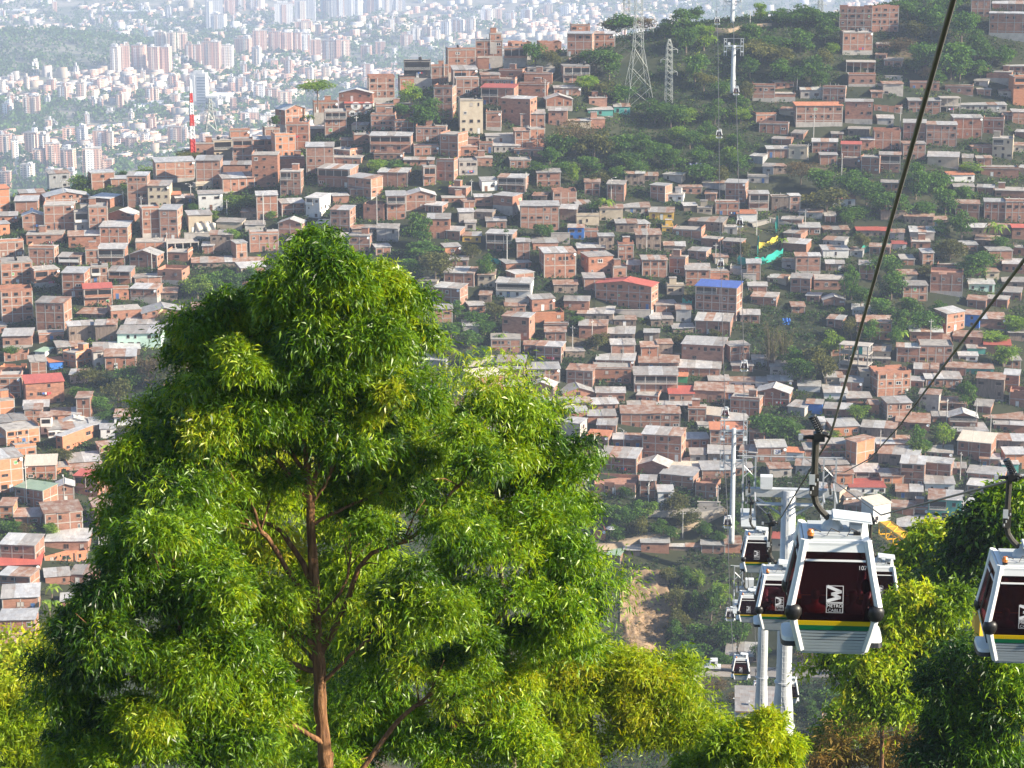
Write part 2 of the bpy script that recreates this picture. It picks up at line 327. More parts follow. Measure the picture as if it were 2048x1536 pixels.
# ------------------------------------------------------------------ houses: x0 x1 wall_top wall_bottom storeys side wall roof [extras]
H_T = '''0 21 378 424 3 0 o t|31 76 402 428 1 0 b z|41 90 386 402 1 0 b z|92 178 388 410 2 0 b a|90 149 411 463 3 0 b f|46 88 428 461 2 0 b a|150 178 424 465 2 0 g f
182 220 396 414 1 24 b z|179 216 414 466 3 0 b f|216 264 424 448 2 17 b a|201 256 454 492 2 10 b z|138 200 472 495 2 0 b z|256 296 352 416 4 6 b z|297 340 372 416 3 6 c z|341 362 390 406 1 0 d t
352 388 396 410 1 0 d s|286 320 418 478 3 0 b f B12|321 356 420 482 4 11 b z|54 125 470 490 2 6 b f|59 109 497 533 2 9 b f|0 48 484 516 2 0 b f|0 20 448 470 1 0 o z|0 35 432 447 1 0 b z
118 160 514 534 2 9 b z|197 250 498 532 2 7 b z|172 197 500 530 2 0 b f|260 314 505 535 1 14 b a|272 330 484 503 1 0 b f|335 398 485 505 1 0 w x|335 376 505 524 1 10 b f|4 66 525 572 3 0 b f|70 120 540 576 2 0 b f B12
126 170 546 596 3 12 b z|183 217 534 568 2 0 b f|218 262 543 570 2 9 b z|316 364 538 570 2 16 b p B10|5 67 578 644 4 0 b p|74 129 606 664 3 16 b z|169 225 577 612 2 0 b r|227 258 578 600 1 0 b f|262 314 578 606 2 12 b z B12
155 208 628 640 1 15 d s|223 283 620 642 1 0 b f|286 372 620 645 2 0 b a|378 425 430 466 1 0 c z|7 64 672 700 1 6 b z B10|79 128 669 684 1 0 b f|139 190 652 682 1 0 d s|192 234 650 685 1 0 d s|236 322 667 695 2 9 m z
250 315 652 660 1 6 b z|71 90 704 715 1 18 w G|127 152 706 736 2 36 o f|116 170 698 705 1 0 d s|190 280 700 716 1 0 d z|188 208 704 738 2 0 g s|211 272 713 740 1 0 b s|54 129 765 810 3 0 b r|0 42 756 800 3 6 b f|0 44 734 750 1 10 o p
9 56 706 722 1 0 b p|100 127 724 740 1 0 u t|0 30 800 832 2 0 o f|48 97 814 832 1 0 k z|50 85 820 845 2 0 b s|82 104 836 870 2 0 w s|98 180 858 874 1 0 w s|104 162 830 842 1 0 b z|118 178 845 852 1 0 w a|182 230 852 862 1 0 d z
230 304 834 862 2 4 w s|202 230 858 880 2 0 w z|0 55 843 862 1 0 o s|14 80 858 890 2 0 o f|0 38 875 892 1 5 o z|113 126 872 905 2 62 o z|0 48 916 985 3 0 o z|32 73 895 918 1 0 o f|200 250 892 915 2 0 b z
52 112 931 959 2 4 b c|115 139 934 950 1 0 o f|32 86 978 1013 2 30 b G|115 149 970 1008 2 0 b a|150 195 953 994 2 16 b r|140 205 940 952 1 0 d s|137 200 928 936 1 0 b z|210 236 942 990 2 0 b r|0 27 1012 1040 2 9 o z
30 82 1033 1050 1 6 b s S|92 166 1025 1066 2 0 b s|192 230 1018 1075 3 0 b z|2 70 1090 1124 2 20 b z|92 176 1083 1105 1 10 b z|90 175 1105 1126 1 0 o p|0 80 1136 1144 1 8 b r|0 60 1152 1180 2 20 b z|6 78 1195 1225 1 4 b z|0 70 1240 1283 2 9 b z
0 52 1290 1310 1 0 b z|92 140 1153 1170 1 0 b z S|142 190 1150 1172 1 12 b s|123 150 1202 1222 1 0 b z|205 230 1090 1106 1 0 b z
313 390 324 366 3 0 b z B10|393 442 321 376 3 5 b z|447 502 330 352 2 0 b z|446 510 356 382 1 0 b z|505 556 311 376 4 5 b f|571 611 214 248 2 -20 b a|573 618 250 300 3 0 b f|551 592 272 316 3 0 o f|506 550 279 310 2 0 b z
460 500 262 278 1 0 b f|466 506 280 326 3 0 b f L|427 465 281 318 2 0 c f L|392 428 288 312 1 0 b f|530 560 258 270 1 0 b f|613 668 294 350 3 0 b z|560 610 317 340 1 0 b f|561 602 344 392 3 6 b f L
514 556 391 440 3 0 b z S|398 446 388 422 2 0 w z|392 424 368 382 1 0 c f|564 610 406 430 2 0 b z|612 640 396 438 3 22 w z L|557 604 442 474 2 8 b a|500 558 468 505 2 0 b f|661 700 420 466 3 12 b z|385 530 525 535 1 0 d s|483 532 535 568 2 0 b z
628 676 206 225 1 0 b f|650 694 224 268 3 0 b f|690 746 207 234 2 0 b r S|738 790 152 195 3 0 b p|678 745 182 203 1 6 b a|808 861 124 156 2 0 k f|800 862 156 182 2 0 b f|863 897 134 170 2 0 b f|896 951 100 145 3 0 b f|907 955 140 168 1 0 b z L
912 958 158 192 2 0 b f|868 905 176 240 4 8 b f|752 827 212 238 2 0 b f|742 790 231 262 3 0 b f|790 828 243 268 2 0 b f|740 822 272 305 2 5 b z L|708 740 270 290 1 0 b f|832 892 256 285 2 4 b f|828 878 294 312 1 0 b f|880 916 270 315 3 20 b f
920 966 202 268 4 0 c f|962 1028 176 212 2 9 b r L|660 700 300 318 1 26 b f|658 722 316 334 1 10 b f|636 700 338 376 2 18 b z|696 742 356 392 2 24 b z|756 815 345 375 1 8 b z|748 806 308 320 1 6 b f|808 868 320 332 1 0 b z
847 872 334 372 2 0 b f|873 908 322 362 2 8 b f|918 955 322 352 2 0 g f|950 985 316 335 1 0 b f|912 955 294 314 1 0 b f|936 958 278 298 1 0 b f|958 985 288 306 1 0 b f|972 1002 226 262 2 0 b f B8
951 1005 82 112 2 0 b f|980 1003 68 84 1 0 b f|955 1006 116 138 1 0 b f|1007 1054 97 136 2 0 b f B20|1024 1062 84 96 1 0 b p|1080 1123 84 106 1 0 b p|1134 1184 68 114 3 4 b z|1143 1180 51 64 1 0 b f|1188 1230 68 96 2 0 b z|1140 1192 122 130 1 0 d s
1127 1180 133 168 2 0 b f|962 1000 150 168 1 0 b z|998 1045 142 157 1 9 b f|962 1030 160 172 1 9 b f|1048 1104 148 168 1 4 b f|1055 1110 138 146 1 0 g f|1036 1094 170 194 1 0 b f|1108 1162 176 192 1 0 b z|1002 1060 198 250 3 14 b z
1092 1145 194 222 1 0 b a B10|1041 1090 228 256 1 0 b z|1097 1134 222 252 2 0 b z|1030 1060 262 296 2 0 b z|1060 1090 258 296 2 0 b f|1178 1214 196 214 1 0 b f|1190 1212 186 198 1 0 b f|1176 1226 220 232 1 0 e z|1228 1260 214 230 1 0 e z
1118 1182 242 255 1 0 c z|1182 1210 238 260 1 0 b f|972 1030 272 288 1 0 g z|988 1040 292 305 1 0 g z|1028 1085 300 314 1 0 b f|1020 1062 320 336 1 0 b f
995 1050 356 384 2 8 b z L|964 994 362 384 1 0 w z|986 1025 392 430 2 20 b z B19|950 985 394 414 1 0 b z|1041 1118 412 460 3 0 b z|1106 1153 380 412 2 0 b p|1120 1153 418 444 1 0 d z|1153 1198 432 452 1 0 c f|1136 1168 456 480 2 0 u s
1168 1196 462 477 1 0 b f|1198 1228 473 500 2 0 d z|1236 1267 490 522 2 0 b f|1232 1274 447 465 1 0 d s|1240 1300 415 428 1 0 g z|1250 1289 348 372 2 0 d z|1300 1330 371 402 2 14 b z|1334 1366 390 404 1 0 w f|972 1025 468 505 2 9 b z
1066 1116 486 505 1 0 b z|1088 1152 506 556 2 -10 b z|1155 1210 496 512 1 0 b z|1177 1226 513 552 2 -16 b z|1168 1210 556 584 1 0 b z|1226 1253 535 560 1 -6 b f|1190 1302 566 618 3 14 b R|1012 1062 526 540 1 -14 b z|1030 1068 546 568 1 -18 b z
992 1062 566 596 2 6 w z L|1064 1110 598 622 1 -10 b z|1128 1178 602 622 1 0 b z|1108 1155 570 590 1 0 d s|1284 1334 520 556 2 0 b s|1338 1370 516 552 2 6 b f|1371 1420 540 574 2 0 b z|1421 1458 545 562 1 0 b f|1390 1472 574 636 4 12 b n
1334 1368 572 590 1 0 c f|1450 1490 366 404 3 6 b z|1431 1478 406 434 2 0 b f|1474 1513 428 444 1 0 w t S|1498 1537 388 424 2 0 b z B8|1543 1578 394 424 2 0 d f|1579 1600 392 424 2 0 b z|1495 1537 354 368 1 0 g f|1394 1424 416 428 1 0 c f|1368 1394 412 425 1 0 d z
1298 1347 425 440 1 0 y s|1377 1445 444 462 2 0 d s|1345 1402 460 476 1 10 b f|1402 1436 478 496 1 10 b f|1328 1370 492 508 1 0 d z|1376 1412 502 520 1 10 b z|1272 1322 470 500 2 0 d s|1376 1402 526 538 1 0 b p|1460 1482 538 552 1 0 g f|1502 1552 594 614 1 6 b z
1535 1572 556 568 1 8 c z|1566 1612 487 506 1 10 b z|1598 1640 455 472 1 0 b z|1591 1640 513 550 2 0 b z B8|1448 1474 455 470 1 0 g f|1324 1346 456 465 1 0 y f
1678 1743 14 66 4 0 b p|1743 1796 12 64 4 0 b p S|1685 1744 66 113 2 0 b f B12|1692 1750 124 148 1 0 g x|1697 1750 150 176 1 0 b f B8|1768 1804 121 136 1 0 b z|1505 1549 172 204 2 0 b f B8|1549 1590 188 206 1 0 b f B12|1512 1552 230 248 1 0 b f|1518 1576 248 268 1 0 b f
1592 1684 212 256 3 0 b t B12|1601 1644 180 200 1 0 g z|1645 1690 176 204 2 0 b f|1690 1744 204 250 3 0 b z B12|1748 1804 210 225 1 0 b p|1624 1674 284 308 2 0 b z|1640 1674 310 330 1 0 b z|1534 1576 298 316 1 0 b z S|1577 1614 294 320 1 0 c f|1682 1721 289 318 2 0 b r
1686 1720 318 336 1 0 b f|1722 1748 280 302 1 0 b z|1748 1800 260 300 2 0 b p|1722 1758 315 348 2 0 b f|1758 1800 310 345 2 0 b z L|1820 1878 165 182 1 0 b f|1817 1880 202 228 2 0 b z|1890 1945 173 190 1 0 b f|1880 1920 196 228 2 0 w x|1919 2012 210 222 1 0 g z
1973 2022 145 168 1 0 b f B12|2026 2060 155 212 4 0 o f|1978 2060 28 80 3 0 b z B14|1942 1980 0 36 2 0 b f|1985 2060 8 24 1 0 b z|1806 1850 246 284 2 0 b z|1852 1912 250 292 3 0 b z|1806 1850 288 320 2 0 b z|1906 1963 236 280 2 0 b z|1966 2006 240 272 2 0 b f
1984 2024 278 318 3 0 c f L|1855 1916 314 334 1 0 c z|1898 1948 350 364 1 -10 w t|1908 1948 374 388 1 0 c z|1962 2036 338 356 1 0 b f S|1990 2050 382 398 1 0 b f|1968 2010 404 444 2 0 b z|2010 2050 404 446 2 0 b f|1666 1710 398 414 1 0 w t|1762 1812 422 440 1 0 d s
1808 1866 434 452 1 0 d s|1866 1895 440 455 1 0 d s|1648 1698 460 470 1 0 d z S|1784 1812 488 502 1 0 w r|1820 1868 464 480 1 0 g z|1822 1860 484 500 1 0 b f|1925 1972 456 472 1 0 d z|1646 1697 500 516 1 0 w z|1714 1782 462 476 1 0 d r|1652 1688 528 542 1 0 d z
1628 1692 560 580 1 0 b f|1806 1854 571 604 2 0 b z|1860 1924 545 592 2 0 b p B10|1874 1925 534 545 1 0 b f|1925 1962 540 552 1 0 b z|1938 1988 568 584 1 0 m z|2005 2050 528 548 1 0 b z|2026 2050 496 512 1 0 b f|2024 2050 456 480 1 0 b r|1646 1690 596 612 1 0 b a
1704 1752 620 634 1 0 g z|1713 1782 645 682 2 0 b s|1893 1928 625 662 2 -25 b z|1929 1958 630 655 2 0 u s|1958 2010 638 658 1 0 b s|1820 1884 664 686 1 0 b z|1840 1900 682 692 1 0 b s|1793 1838 695 728 2 0 b z|1838 1904 692 728 2 0 b f|1726 1780 702 718 1 0 c z
1730 1780 718 730 1 0 d f|1755 1820 742 792 3 -20 b p|1906 1962 674 692 1 0 b s|1935 1970 697 708 1 0 e s|1968 2020 690 710 1 0 b r|1918 1955 712 724 1 0 w z|1932 1986 738 752 1 0 e s|1952 2006 758 798 2 0 d s|2007 2036 750 788 2 0 b z|2018 2050 780 816 2 0 b p
1852 1922 758 776 1 0 b s|1820 1846 762 778 1 0 b s|1680 1724 764 784 1 0 b z|1694 1742 797 808 1 0 b s|1648 1694 785 802 1 0 w z|1648 1700 818 836 1 0 b z|1774 1822 806 842 2 -14 b z|1740 1758 810 830 1 0 o s|1897 1954 830 856 2 0 b a L|1665 1718 853 872 1 -14 o z
1722 1790 856 876 1 0 d s|1792 1858 845 862 1 0 b s|1690 1712 882 925 2 36 o s|1754 1826 888 905 1 0 b z|1914 1980 884 922 2 10 b c|1906 1975 865 874 1 0 b z|1968 2046 838 850 1 0 d s|1988 2050 850 866 1 0 b s|1995 2050 882 905 1 0 d s|1756 1836 910 935 2 0 d z
1840 1904 905 918 1 0 b s|1800 1847 928 972 3 0 b z|1848 1900 926 956 2 6 b z|1960 1998 918 938 1 0 b s|1934 2006 948 968 1 6 b z|1934 2020 974 1000 2 8 b z|1932 1965 1006 1040 2 9 b z|1966 2020 1002 1032 2 0 b f|1668 1706 948 976 1 0 o z|1710 1760 945 958 1 0 d z L
1762 1806 952 970 1 0 o s|1850 1908 968 988 1 0 w z|1792 1844 984 1000 1 0 d s|1856 1922 1000 1040 2 0 e s|1746 1780 1008 1045 2 -24 w c|1700 1770 975 988 1 0 w r|1692 1724 992 1006 1 -18 w z|1782 1828 1015 1030 1 0 b s|1828 1856 1018 1030 1 0 b f|1795 1880 1056 1072 1 0 d z
2024 2050 960 990 2 0 b z|2004 2036 930 950 1 0 e s|2010 2050 908 940 1 0 o z|2018 2050 1003 1020 1 0 c f
1004 1058 634 680 2 12 b z|1070 1128 624 645 1 0 o p|866 905 618 655 2 0 b z|867 920 576 612 2 16 b z|888 948 546 572 1 9 b z|1090 1132 664 686 1 0 b s|1088 1136 650 662 1 0 b f|982 1041 679 706 2 0 b f|994 1049 724 765 3 4 b z|928 996 732 748 1 0 b c
950 1008 752 785 2 -22 b c|1072 1122 693 725 2 9 b z|1056 1120 738 762 2 0 b z L|1057 1107 768 792 1 8 b a|1057 1112 804 820 1 0 e a|1155 1226 628 642 1 0 d z|1158 1214 652 680 1 0 b s|1228 1272 640 655 1 0 d s|1210 1268 668 684 1 0 d z|1222 1270 690 712 1 0 b s
1133 1185 742 774 2 8 b s|1192 1268 720 738 1 0 b z|1187 1262 738 768 2 0 b f|1126 1190 780 796 1 0 b a|1192 1250 786 804 1 0 b z|1124 1184 808 817 1 0 b s|1136 1176 824 846 1 0 b s|1184 1236 808 822 1 0 b z|1176 1232 832 850 1 0 b s|1194 1232 850 870 1 0 b z
1174 1216 872 894 1 8 b t|1126 1160 846 885 2 14 g z|1288 1318 666 685 1 0 d z|1302 1346 638 656 1 0 d z|1346 1388 660 668 1 0 d z|1390 1460 642 672 1 6 b z|1363 1445 690 725 2 10 b z|1356 1440 736 756 1 0 b z|1282 1316 694 718 1 0 b z|1316 1345 688 714 1 0 d s
1278 1358 726 743 1 0 b s|1268 1355 750 785 2 0 b z|1355 1374 753 768 1 0 v t|1272 1316 792 806 1 6 b f|1338 1388 788 806 1 0 b r|1388 1450 782 806 1 0 b s|1450 1508 786 800 1 0 b s|1458 1535 764 776 1 0 w s|1536 1584 762 776 1 0 b z|1418 1458 762 776 1 0 b s
1512 1578 780 815 2 6 b a|1460 1518 800 832 2 8 b f|1256 1310 814 824 1 0 b s|1310 1385 812 822 1 0 d z|1242 1360 828 858 2 0 b s|1376 1412 818 845 2 0 b f|1394 1442 830 848 1 14 o c|1396 1430 850 862 1 0 w f|1442 1500 842 852 1 0 o z|1420 1490 860 900 3 0 b t
1364 1418 878 896 1 0 b z|1284 1362 870 922 3 9 b z|1226 1284 880 900 1 0 b s|1197 1272 915 945 2 12 b z|1274 1335 926 950 1 0 b a|1188 1270 965 990 1 9 b p|1320 1386 950 976 2 16 b z|1324 1404 937 946 1 0 b c|1404 1464 940 960 1 0 b z
1316 1346 984 1018 2 0 w z|1390 1432 966 1000 2 9 b p|1416 1466 908 930 1 0 d z|1156 1184 935 950 1 0 b z|1160 1176 962 978 1 0 w z|1126 1158 890 908 1 6 b z|1514 1572 895 925 2 0 b z|1572 1606 905 925 1 0 w t
1282 1338 1086 1108 1 0 b z S|1215 1240 1110 1128 1 9 b G|1248 1280 1104 1112 1 0 d z S|1340 1400 1094 1108 1 0 d s S|1402 1450 1090 1108 1 0 b z S|1450 1482 1088 1108 1 0 b z S|1544 1578 1078 1105 1 0 c r|1190 1211 1060 1085 1 0 o p
1648 1698 1450 1486 2 0 b s|1697 1738 1374 1388 1 0 b n|1636 1680 1492 1500 1 0 b z|1684 1710 1412 1425 1 0 w z|1452 1522 1318 1326 1 0 d z|1628 1650 844 862 1 0 w z|1596 1640 772 786 1 0 w z|1612 1644 808 830 2 0 u z
698 740 472 505 2 6 b f|705 760 458 470 1 0 d s|727 768 408 442 2 9 b p|774 812 392 440 3 0 b z L|812 872 386 420 2 0 b a|850 884 411 426 1 12 b z|855 900 438 478 2 0 b z|893 920 462 480 1 10 b z|925 962 472 486 1 0 y z|890 922 494 510 1 0 o z|897 932 376 392 1 10 b f|884 930 396 406 1 0 b f|918 948 424 446 1 0 g z|930 952 446 462 1 0 g s|666 698 392 408 1 0 b z|700 728 378 396 1 0 b z'''
HOUSES = []
for t in H_T.replace('\n', '|').split('|'):
    a = t.split(); ex = a[8:]
    HOUSES.append(dict(x0=float(a[0]), x1=float(a[1]), yt=float(a[2]), yb=float(a[3]), n=int(a[4]), side=float(a[5]), wall=a[6], roof=a[7],
                       stilt='S' in ex, balc='L' in ex, base=next((float(e[1:]) for e in ex if e[0] == 'B'), 0)))
# ------------------------------------------------------------------ labels that say which one
LANDMARKS = [("the white-circled house", 718, 220), ("the tall lattice pylon", 1275, 150), ("the slender lattice mast", 1335, 150), ("the bright blue shack", 1152, 468),
 ("the long red-roofed block", 1246, 590), ("the blue-roofed block", 1430, 602), ("the teal debris net", 1520, 518), ("the yellow debris net", 1538, 488), ("the stilted white hut", 1494, 436),
 ("the mint green house", 279, 680), ("the wide red-roofed house", 92, 785), ("the green-roofed house", 60, 990), ("the bamboo clump", 1550, 690), ("the white pole tower", 1470, 950),
 ("the house numbered 29", 1543, 908), ("the teal two-storey house", 1890, 1020), ("the yellow crane boom", 1815, 1080), ("the mint gabled shed", 1085, 810), ("the umbrella tree", 635, 190),
 ("the red and white mast", 385, 240), ("the tallest brick block", 1710, 40), ("the terracotta-roofed block", 1638, 235), ("the yellow-walled shack", 1322, 432), ("the eucalyptus top", 640, 470),
 ("the hilltop cable tower", 1452, 110), ("the white van-roofed gorge huts", 1300, 1098), ("the yellow slope bush", 1145, 345), ("the flowering yellow shrub", 1715, 825), ("the pale tarpaulin", 398, 450), ("the dark cypress", 1012, 470)]
LANDMARKS = [l for l in LANDMARKS if 'van-roofed' not in l[0]]
ORD = ['', 'second', 'third', 'fourth', 'fifth', 'sixth', 'seventh', 'eighth', 'ninth', 'tenth', 'eleventh', 'twelfth', 'thirteenth', 'fourteenth', 'fifteenth', 'sixteenth', 'seventeenth', 'eighteenth', 'nineteenth', 'twentieth']
def relation(dx, dy):
    if abs(dx) > 1.6 * abs(dy): return 'right of' if dx > 0 else 'left of'
    if abs(dy) > 1.6 * abs(dx): return 'below' if dy > 0 else 'above'
    return ('below-' if dy > 0 else 'above-') + ('right of' if dx > 0 else 'left of')
def label_all(items, marks, skip=()):
    """items: [(object, description, px, py)] -> a label of its own for each, counted outwards from the nearest landmark"""
    by = {}
    for o, d, x, y in items:
        best = min((((x-mx)**2 + (y-my)**2), n, mx, my) for n, mx, my in marks if ((x-mx)**2 + (y-my)**2) > 60)
        rel = relation(x - best[2], y - best[3]); by.setdefault((d, rel, best[1]), []).append((best[0], o))
    for (d, rel, n), l in by.items():
        for k, (_, o) in enumerate(sorted(l, key=lambda t: t[0])):
            o['label'] = f"{d}, {rel} {n}" if k == 0 else f"{d}, {ORD[k]} one {rel} {n}"

# ------------------------------------------------------------------ houses
WALLS = dict(b=M_BRICK, o=M_BRICK_LIT, g=M_CONC, c=M_CREAM, w=M_WHITE, d=M_PLANK, e=M_TEAL, m=M_MINT, u=M_BLUE, y=M_YELLOW, v=M_GREENP, k=M_BLACK)
ROOFS = dict(z=R_ZINC, a=R_ZINC, s=R_RUST, r=R_RED, t=R_TILE, n=R_BLUE, G=R_GREEN, c=R_CREAM, R=R_RED, f=M_FLAT, p=M_FLAT, x=M_FLAT)
WORD_W = dict(b='brick', o='sunlit brick', g='grey concrete', c='cream', w='white', d='plank', e='teal', m='mint green', u='blue', y='yellow', v='green', k='black-walled')
WORD_R = dict(z='zinc roof', a='gabled zinc roof', s='rusty roof', r='red sheet roof', t='terracotta roof', n='blue roof', G='green roof', c='beige roof', R='low red gable', f='slab roof', p='open top', x='open concrete frame')
WORD_N = {1: 'one-storey', 2: 'two-storey', 3: 'three-storey', 4: 'four-storey'}
def window_mesh(name, frame, pane, bars):
    mb = MB(); w, h = .5, .5
    mb.box(-w, w, -.02, .0, -h, h, pane)
    t = .09 if frame is M_FRAMEW else .06
    for a in ((-w, -w+t, -h, h), (w-t, w, -h, h), (-w+t, w-t, h-t, h), (-w+t, w-t, -h, -h+t)): mb.box(a[0], a[1], -.05, -.021, a[2], a[3], frame)
    if bars: mb.box(-.03, .03, -.045, -.021, -h+t, h-t, frame)
    mb.box(-w-.06, w+.06, -.1, -.002, -h-.08, -h-.001, M_CONC)
    return mb.mesh(name)
M_CURT = plain('curtain_cloth', (.45, .42, .38), .9); M_CURTG = plain('green_curtain', (.12, .30, .10), .9)
WIN = [window_mesh('window', M_FRAMEB, M_DARK, 0), window_mesh('window', M_FRAMEB, M_PANE, 1), window_mesh('window', M_FRAMEW, M_PANE, 1), window_mesh('window', M_FRAMEB, M_CURT, 1), window_mesh('window', M_FRAMEW, M_CURTG, 0)]
def door_mesh(c):
    mb = MB(); mb.box(-.45, .45, -.03, 0, 0, 2.0, c); mb.box(-.52, -.45, -.05, 0, 0, 2.06, M_CONC); mb.box(.45, .52, -.05, 0, 0, 2.06, M_CONC); mb.box(-.52, .52, -.05, 0, 2.061, 2.13, M_CONC); mb.box(.3, .36, -.06, -.031, .95, 1.02, M_STEEL)
    return mb.mesh('door')
DOORS = [door_mesh(plain('door_dark', (.03, .025, .022), .7)), door_mesh(plain('door_white', (.6, .6, .58), .6)), door_mesh(plain('door_brown', (.18, .08, .04), .7)), door_mesh(plain('door_blue', (.05, .12, .3), .6))]
def T(x, y, z, sx=1, sz=1, rz=0): return Matrix.Translation((x, y, z)) @ Matrix.Rotation(rz, 4, 'Z') @ Matrix.Diagonal((sx, 1, sz, 1))
FOOT = []; HOUSE_ITEMS = []
def build_house(h, i):
    rnd = random.Random(1000 + i)
    xm = (h['x0'] + h['x1']) / 2; C = ground(xm, h['yb']); d = C.y * CP - C.z * SP
    dep = math.atan2(-C.z, C.y); az = math.atan2(C.x, C.y); ppm = FPX / d
    H = max(1.7, (h['yb'] - h['yt']) / ppm / math.cos(dep)); n = h['n']; hs = H / n
    Wpx = (h['x1'] - h['x0']) / ppm
    D = min(9.0, max(5.0, Wpx * rnd.uniform(.75, 1.05))) if n < 3 else rnd.uniform(7, 9.5)
    sw = abs(h['side']) / ppm
    if h['side']:
        D = max(D, sw / .72); a = math.asin(min(.78, sw / D)) * (1 if h['side'] > 0 else -1)
    else: a = R(-11 + rnd.uniform(-5, 5)) if h['wall'] == 'o' else R(rnd.gauss(-2.5, 4.5))
    w = Wpx / math.cos(a); rz = -az - a
    wm, rm = WALLS[h['wall']], ROOFS[h['roof']]; rf = h['roof']
    big = n >= 3
    nm, cat, grp = ('apartment_block', 'apartment building', 'brick apartment buildings on the hillside') if big else ('shack', 'shack', 'plank and tin shacks on the hillside') if h['wall'] == 'd' else ('painted_house', 'house', 'painted and rendered houses on the hillside') if h['wall'] not in 'bo' else ('brick_house', 'house', 'brick houses on the hillside')
    root = thing(nm, None, cat, C, rz, grp)
    hw = w / 2; rise = rnd.uniform(.15, .75) if rf in 'zsrtnGc' else 0
    if rf == 'c': rise = 1.0
    gable = rf in 'aR'; gh = (.17 if rf == 'a' else .07) * w
    if gable and rf == 'a': gh = min(gh, 1.5)
    # walls
    mb = MB()
    if gable:
        hh = H - gh * .55
        mb.prism([(-hw, -.02), (hw, -.02), (hw, hh), (0, hh + gh), (-hw, hh)], 0, D, wm)
    elif rf == 'x':
        fl = hs
        for k in range(n + 1):
            z = k * hs
            if k: mb.box(-hw - .1, hw + .1, -.1, D, z - .2, z, M_CONC)
        nc = max(2, round(w / 2.6)) + 1
        for q in range(nc):
            x = -hw + .15 + (w - .3) * q / (nc - 1)
            for yy in (0.0, D - .3): mb.box(x - .13, x + .13, yy, yy + .26, -.3, H - .21, M_CONC)
        mb.box(-hw + .3, hw - .3, D * .5, D - .4, 0, H - .21, M_BRICK if rnd.random() < .5 else M_CONC)
    elif rf == 'p':
        mb.box(-hw, hw, 0, D, -.02, H - 1.0, wm)
        for (x0, x1, y0, y1) in ((-hw, hw, 0, .15), (-hw, hw, D-.15, D), (-hw, -hw+.15, .151, D-.151), (hw-.15, hw, .151, D-.151)):
            ns = 4
            for q in range(ns):
                top = H - (0 if rnd.random() < .65 else rnd.uniform(.15, .7))
                if x1 - x0 > 1: mb.box(x0 + (x1-x0)*q/ns, x0 + (x1-x0)*(q+1)/ns, y0, y1, H - .999, top, wm)
                else: mb.box(x0, x1, y0 + (y1-y0)*q/ns, y0 + (y1-y0)*(q+1)/ns, H - .999, top, wm)
    else:
        vs = [(-hw,0,-.02),(hw,0,-.02),(hw,D,-.02),(-hw,D,-.02),(-hw,0,H),(hw,0,H),(hw,D,H+rise),(-hw,D,H+rise)]
        mb.add(vs, [(0,3,2,1),(4,5,6,7),(0,1,5,4),(1,2,6,5),(2,3,7,6),(3,0,4,7)], wm)
    mb.build('wall', root)
    # roof
    mb = MB()
    if rf == 'f':
        mb.box(-hw - .14, hw + .14, -.16, D + .1, H + .002, H + .2, M_FLAT)
        for (x0, x1, y0, y1) in ((-hw, hw, 0, .14), (-hw, -hw + .14, .141, D), (hw - .14, hw, .141, D)):
            if rnd.random() < .6: mb.box(x0, x1, y0, y1, H + .2, H + .2 + rnd.uniform(.25, .8), wm)
        for q in range(rnd.randint(0, 4)):
            x = rnd.uniform(-hw + .3, hw - .3); y = rnd.uniform(.4, D - .4); mb.box(x - .11, x + .11, y - .11, y + .11, H + .2, H + rnd.uniform(.6, 1.3), M_CONC)
        if rnd.random() < .35 and w > 3.5:
            x = rnd.uniform(-hw + 1.2, hw - 1.2); mb.box(x - 1.1, x + 1.1, D * .5, D * .5 + 2, H + .2, H + 2.1, wm); mb.box(x - 1.25, x + 1.25, D * .5 - .15, D * .5 + 2.1, H + 2.101, H + 2.2, R_DULL)
    elif gable:
        for s in (-1, 1):
            e = .35; zr = hh + gh + .05; ze = hh - gh * e / hw + .05
            poly = [(0, zr), (s*(hw+e), ze), (s*(hw+e), ze + .07), (0, zr + .07)]
            mb.prism(poly if s > 0 else poly[::-1], -.4, D + .3, rm)
        mb.prism([(-.18, zr+.03), (.18, zr+.03), (0, zr + .14)], -.42, D + .32, rm)
    elif rf not in 'px':
        npn = max(1, round(w / rnd.uniform(2.2, 4.5))); rough = .16 if rf == 's' or h['wall'] == 'd' else .05
        fo = rnd.uniform(.25, .55)
        for q in range(npn):
            x0 = -hw - (.3 if q == 0 else 0) + w * q / npn; x1 = -hw + w * (q + 1) / npn + (.3 if q == npn - 1 else 0.04)
            zf = H + .05 + rnd.uniform(0, rough); zb = H + rise + .05 + rnd.uniform(0, rough) + .004 * q
            f0 = -fo + rnd.uniform(-1, 1) * rough; b0 = D + .2; sl = rise / D * fo; mt = rm
            if rf in 'zs' and rnd.random() < .34: mt = R_DULL if rnd.random() < .6 else R_RUST if rf == 'z' else R_ZINC
            vs = [(x0,f0,zf-sl),(x1,f0,zf-sl+rnd.uniform(-1,1)*rough*.5),(x1,b0,zb),(x0,b0,zb)]; vs += [(x, y, z + .06) for x, y, z in vs]
            mb.add(vs, [(0,3,2,1),(4,5,6,7),(0,1,5,4),(1,2,6,5),(2,3,7,6),(3,0,4,7)], mt)
    if mb.v: mb.build('roof', root)
    # foundation, stilts
    bh = h['base'] / ppm
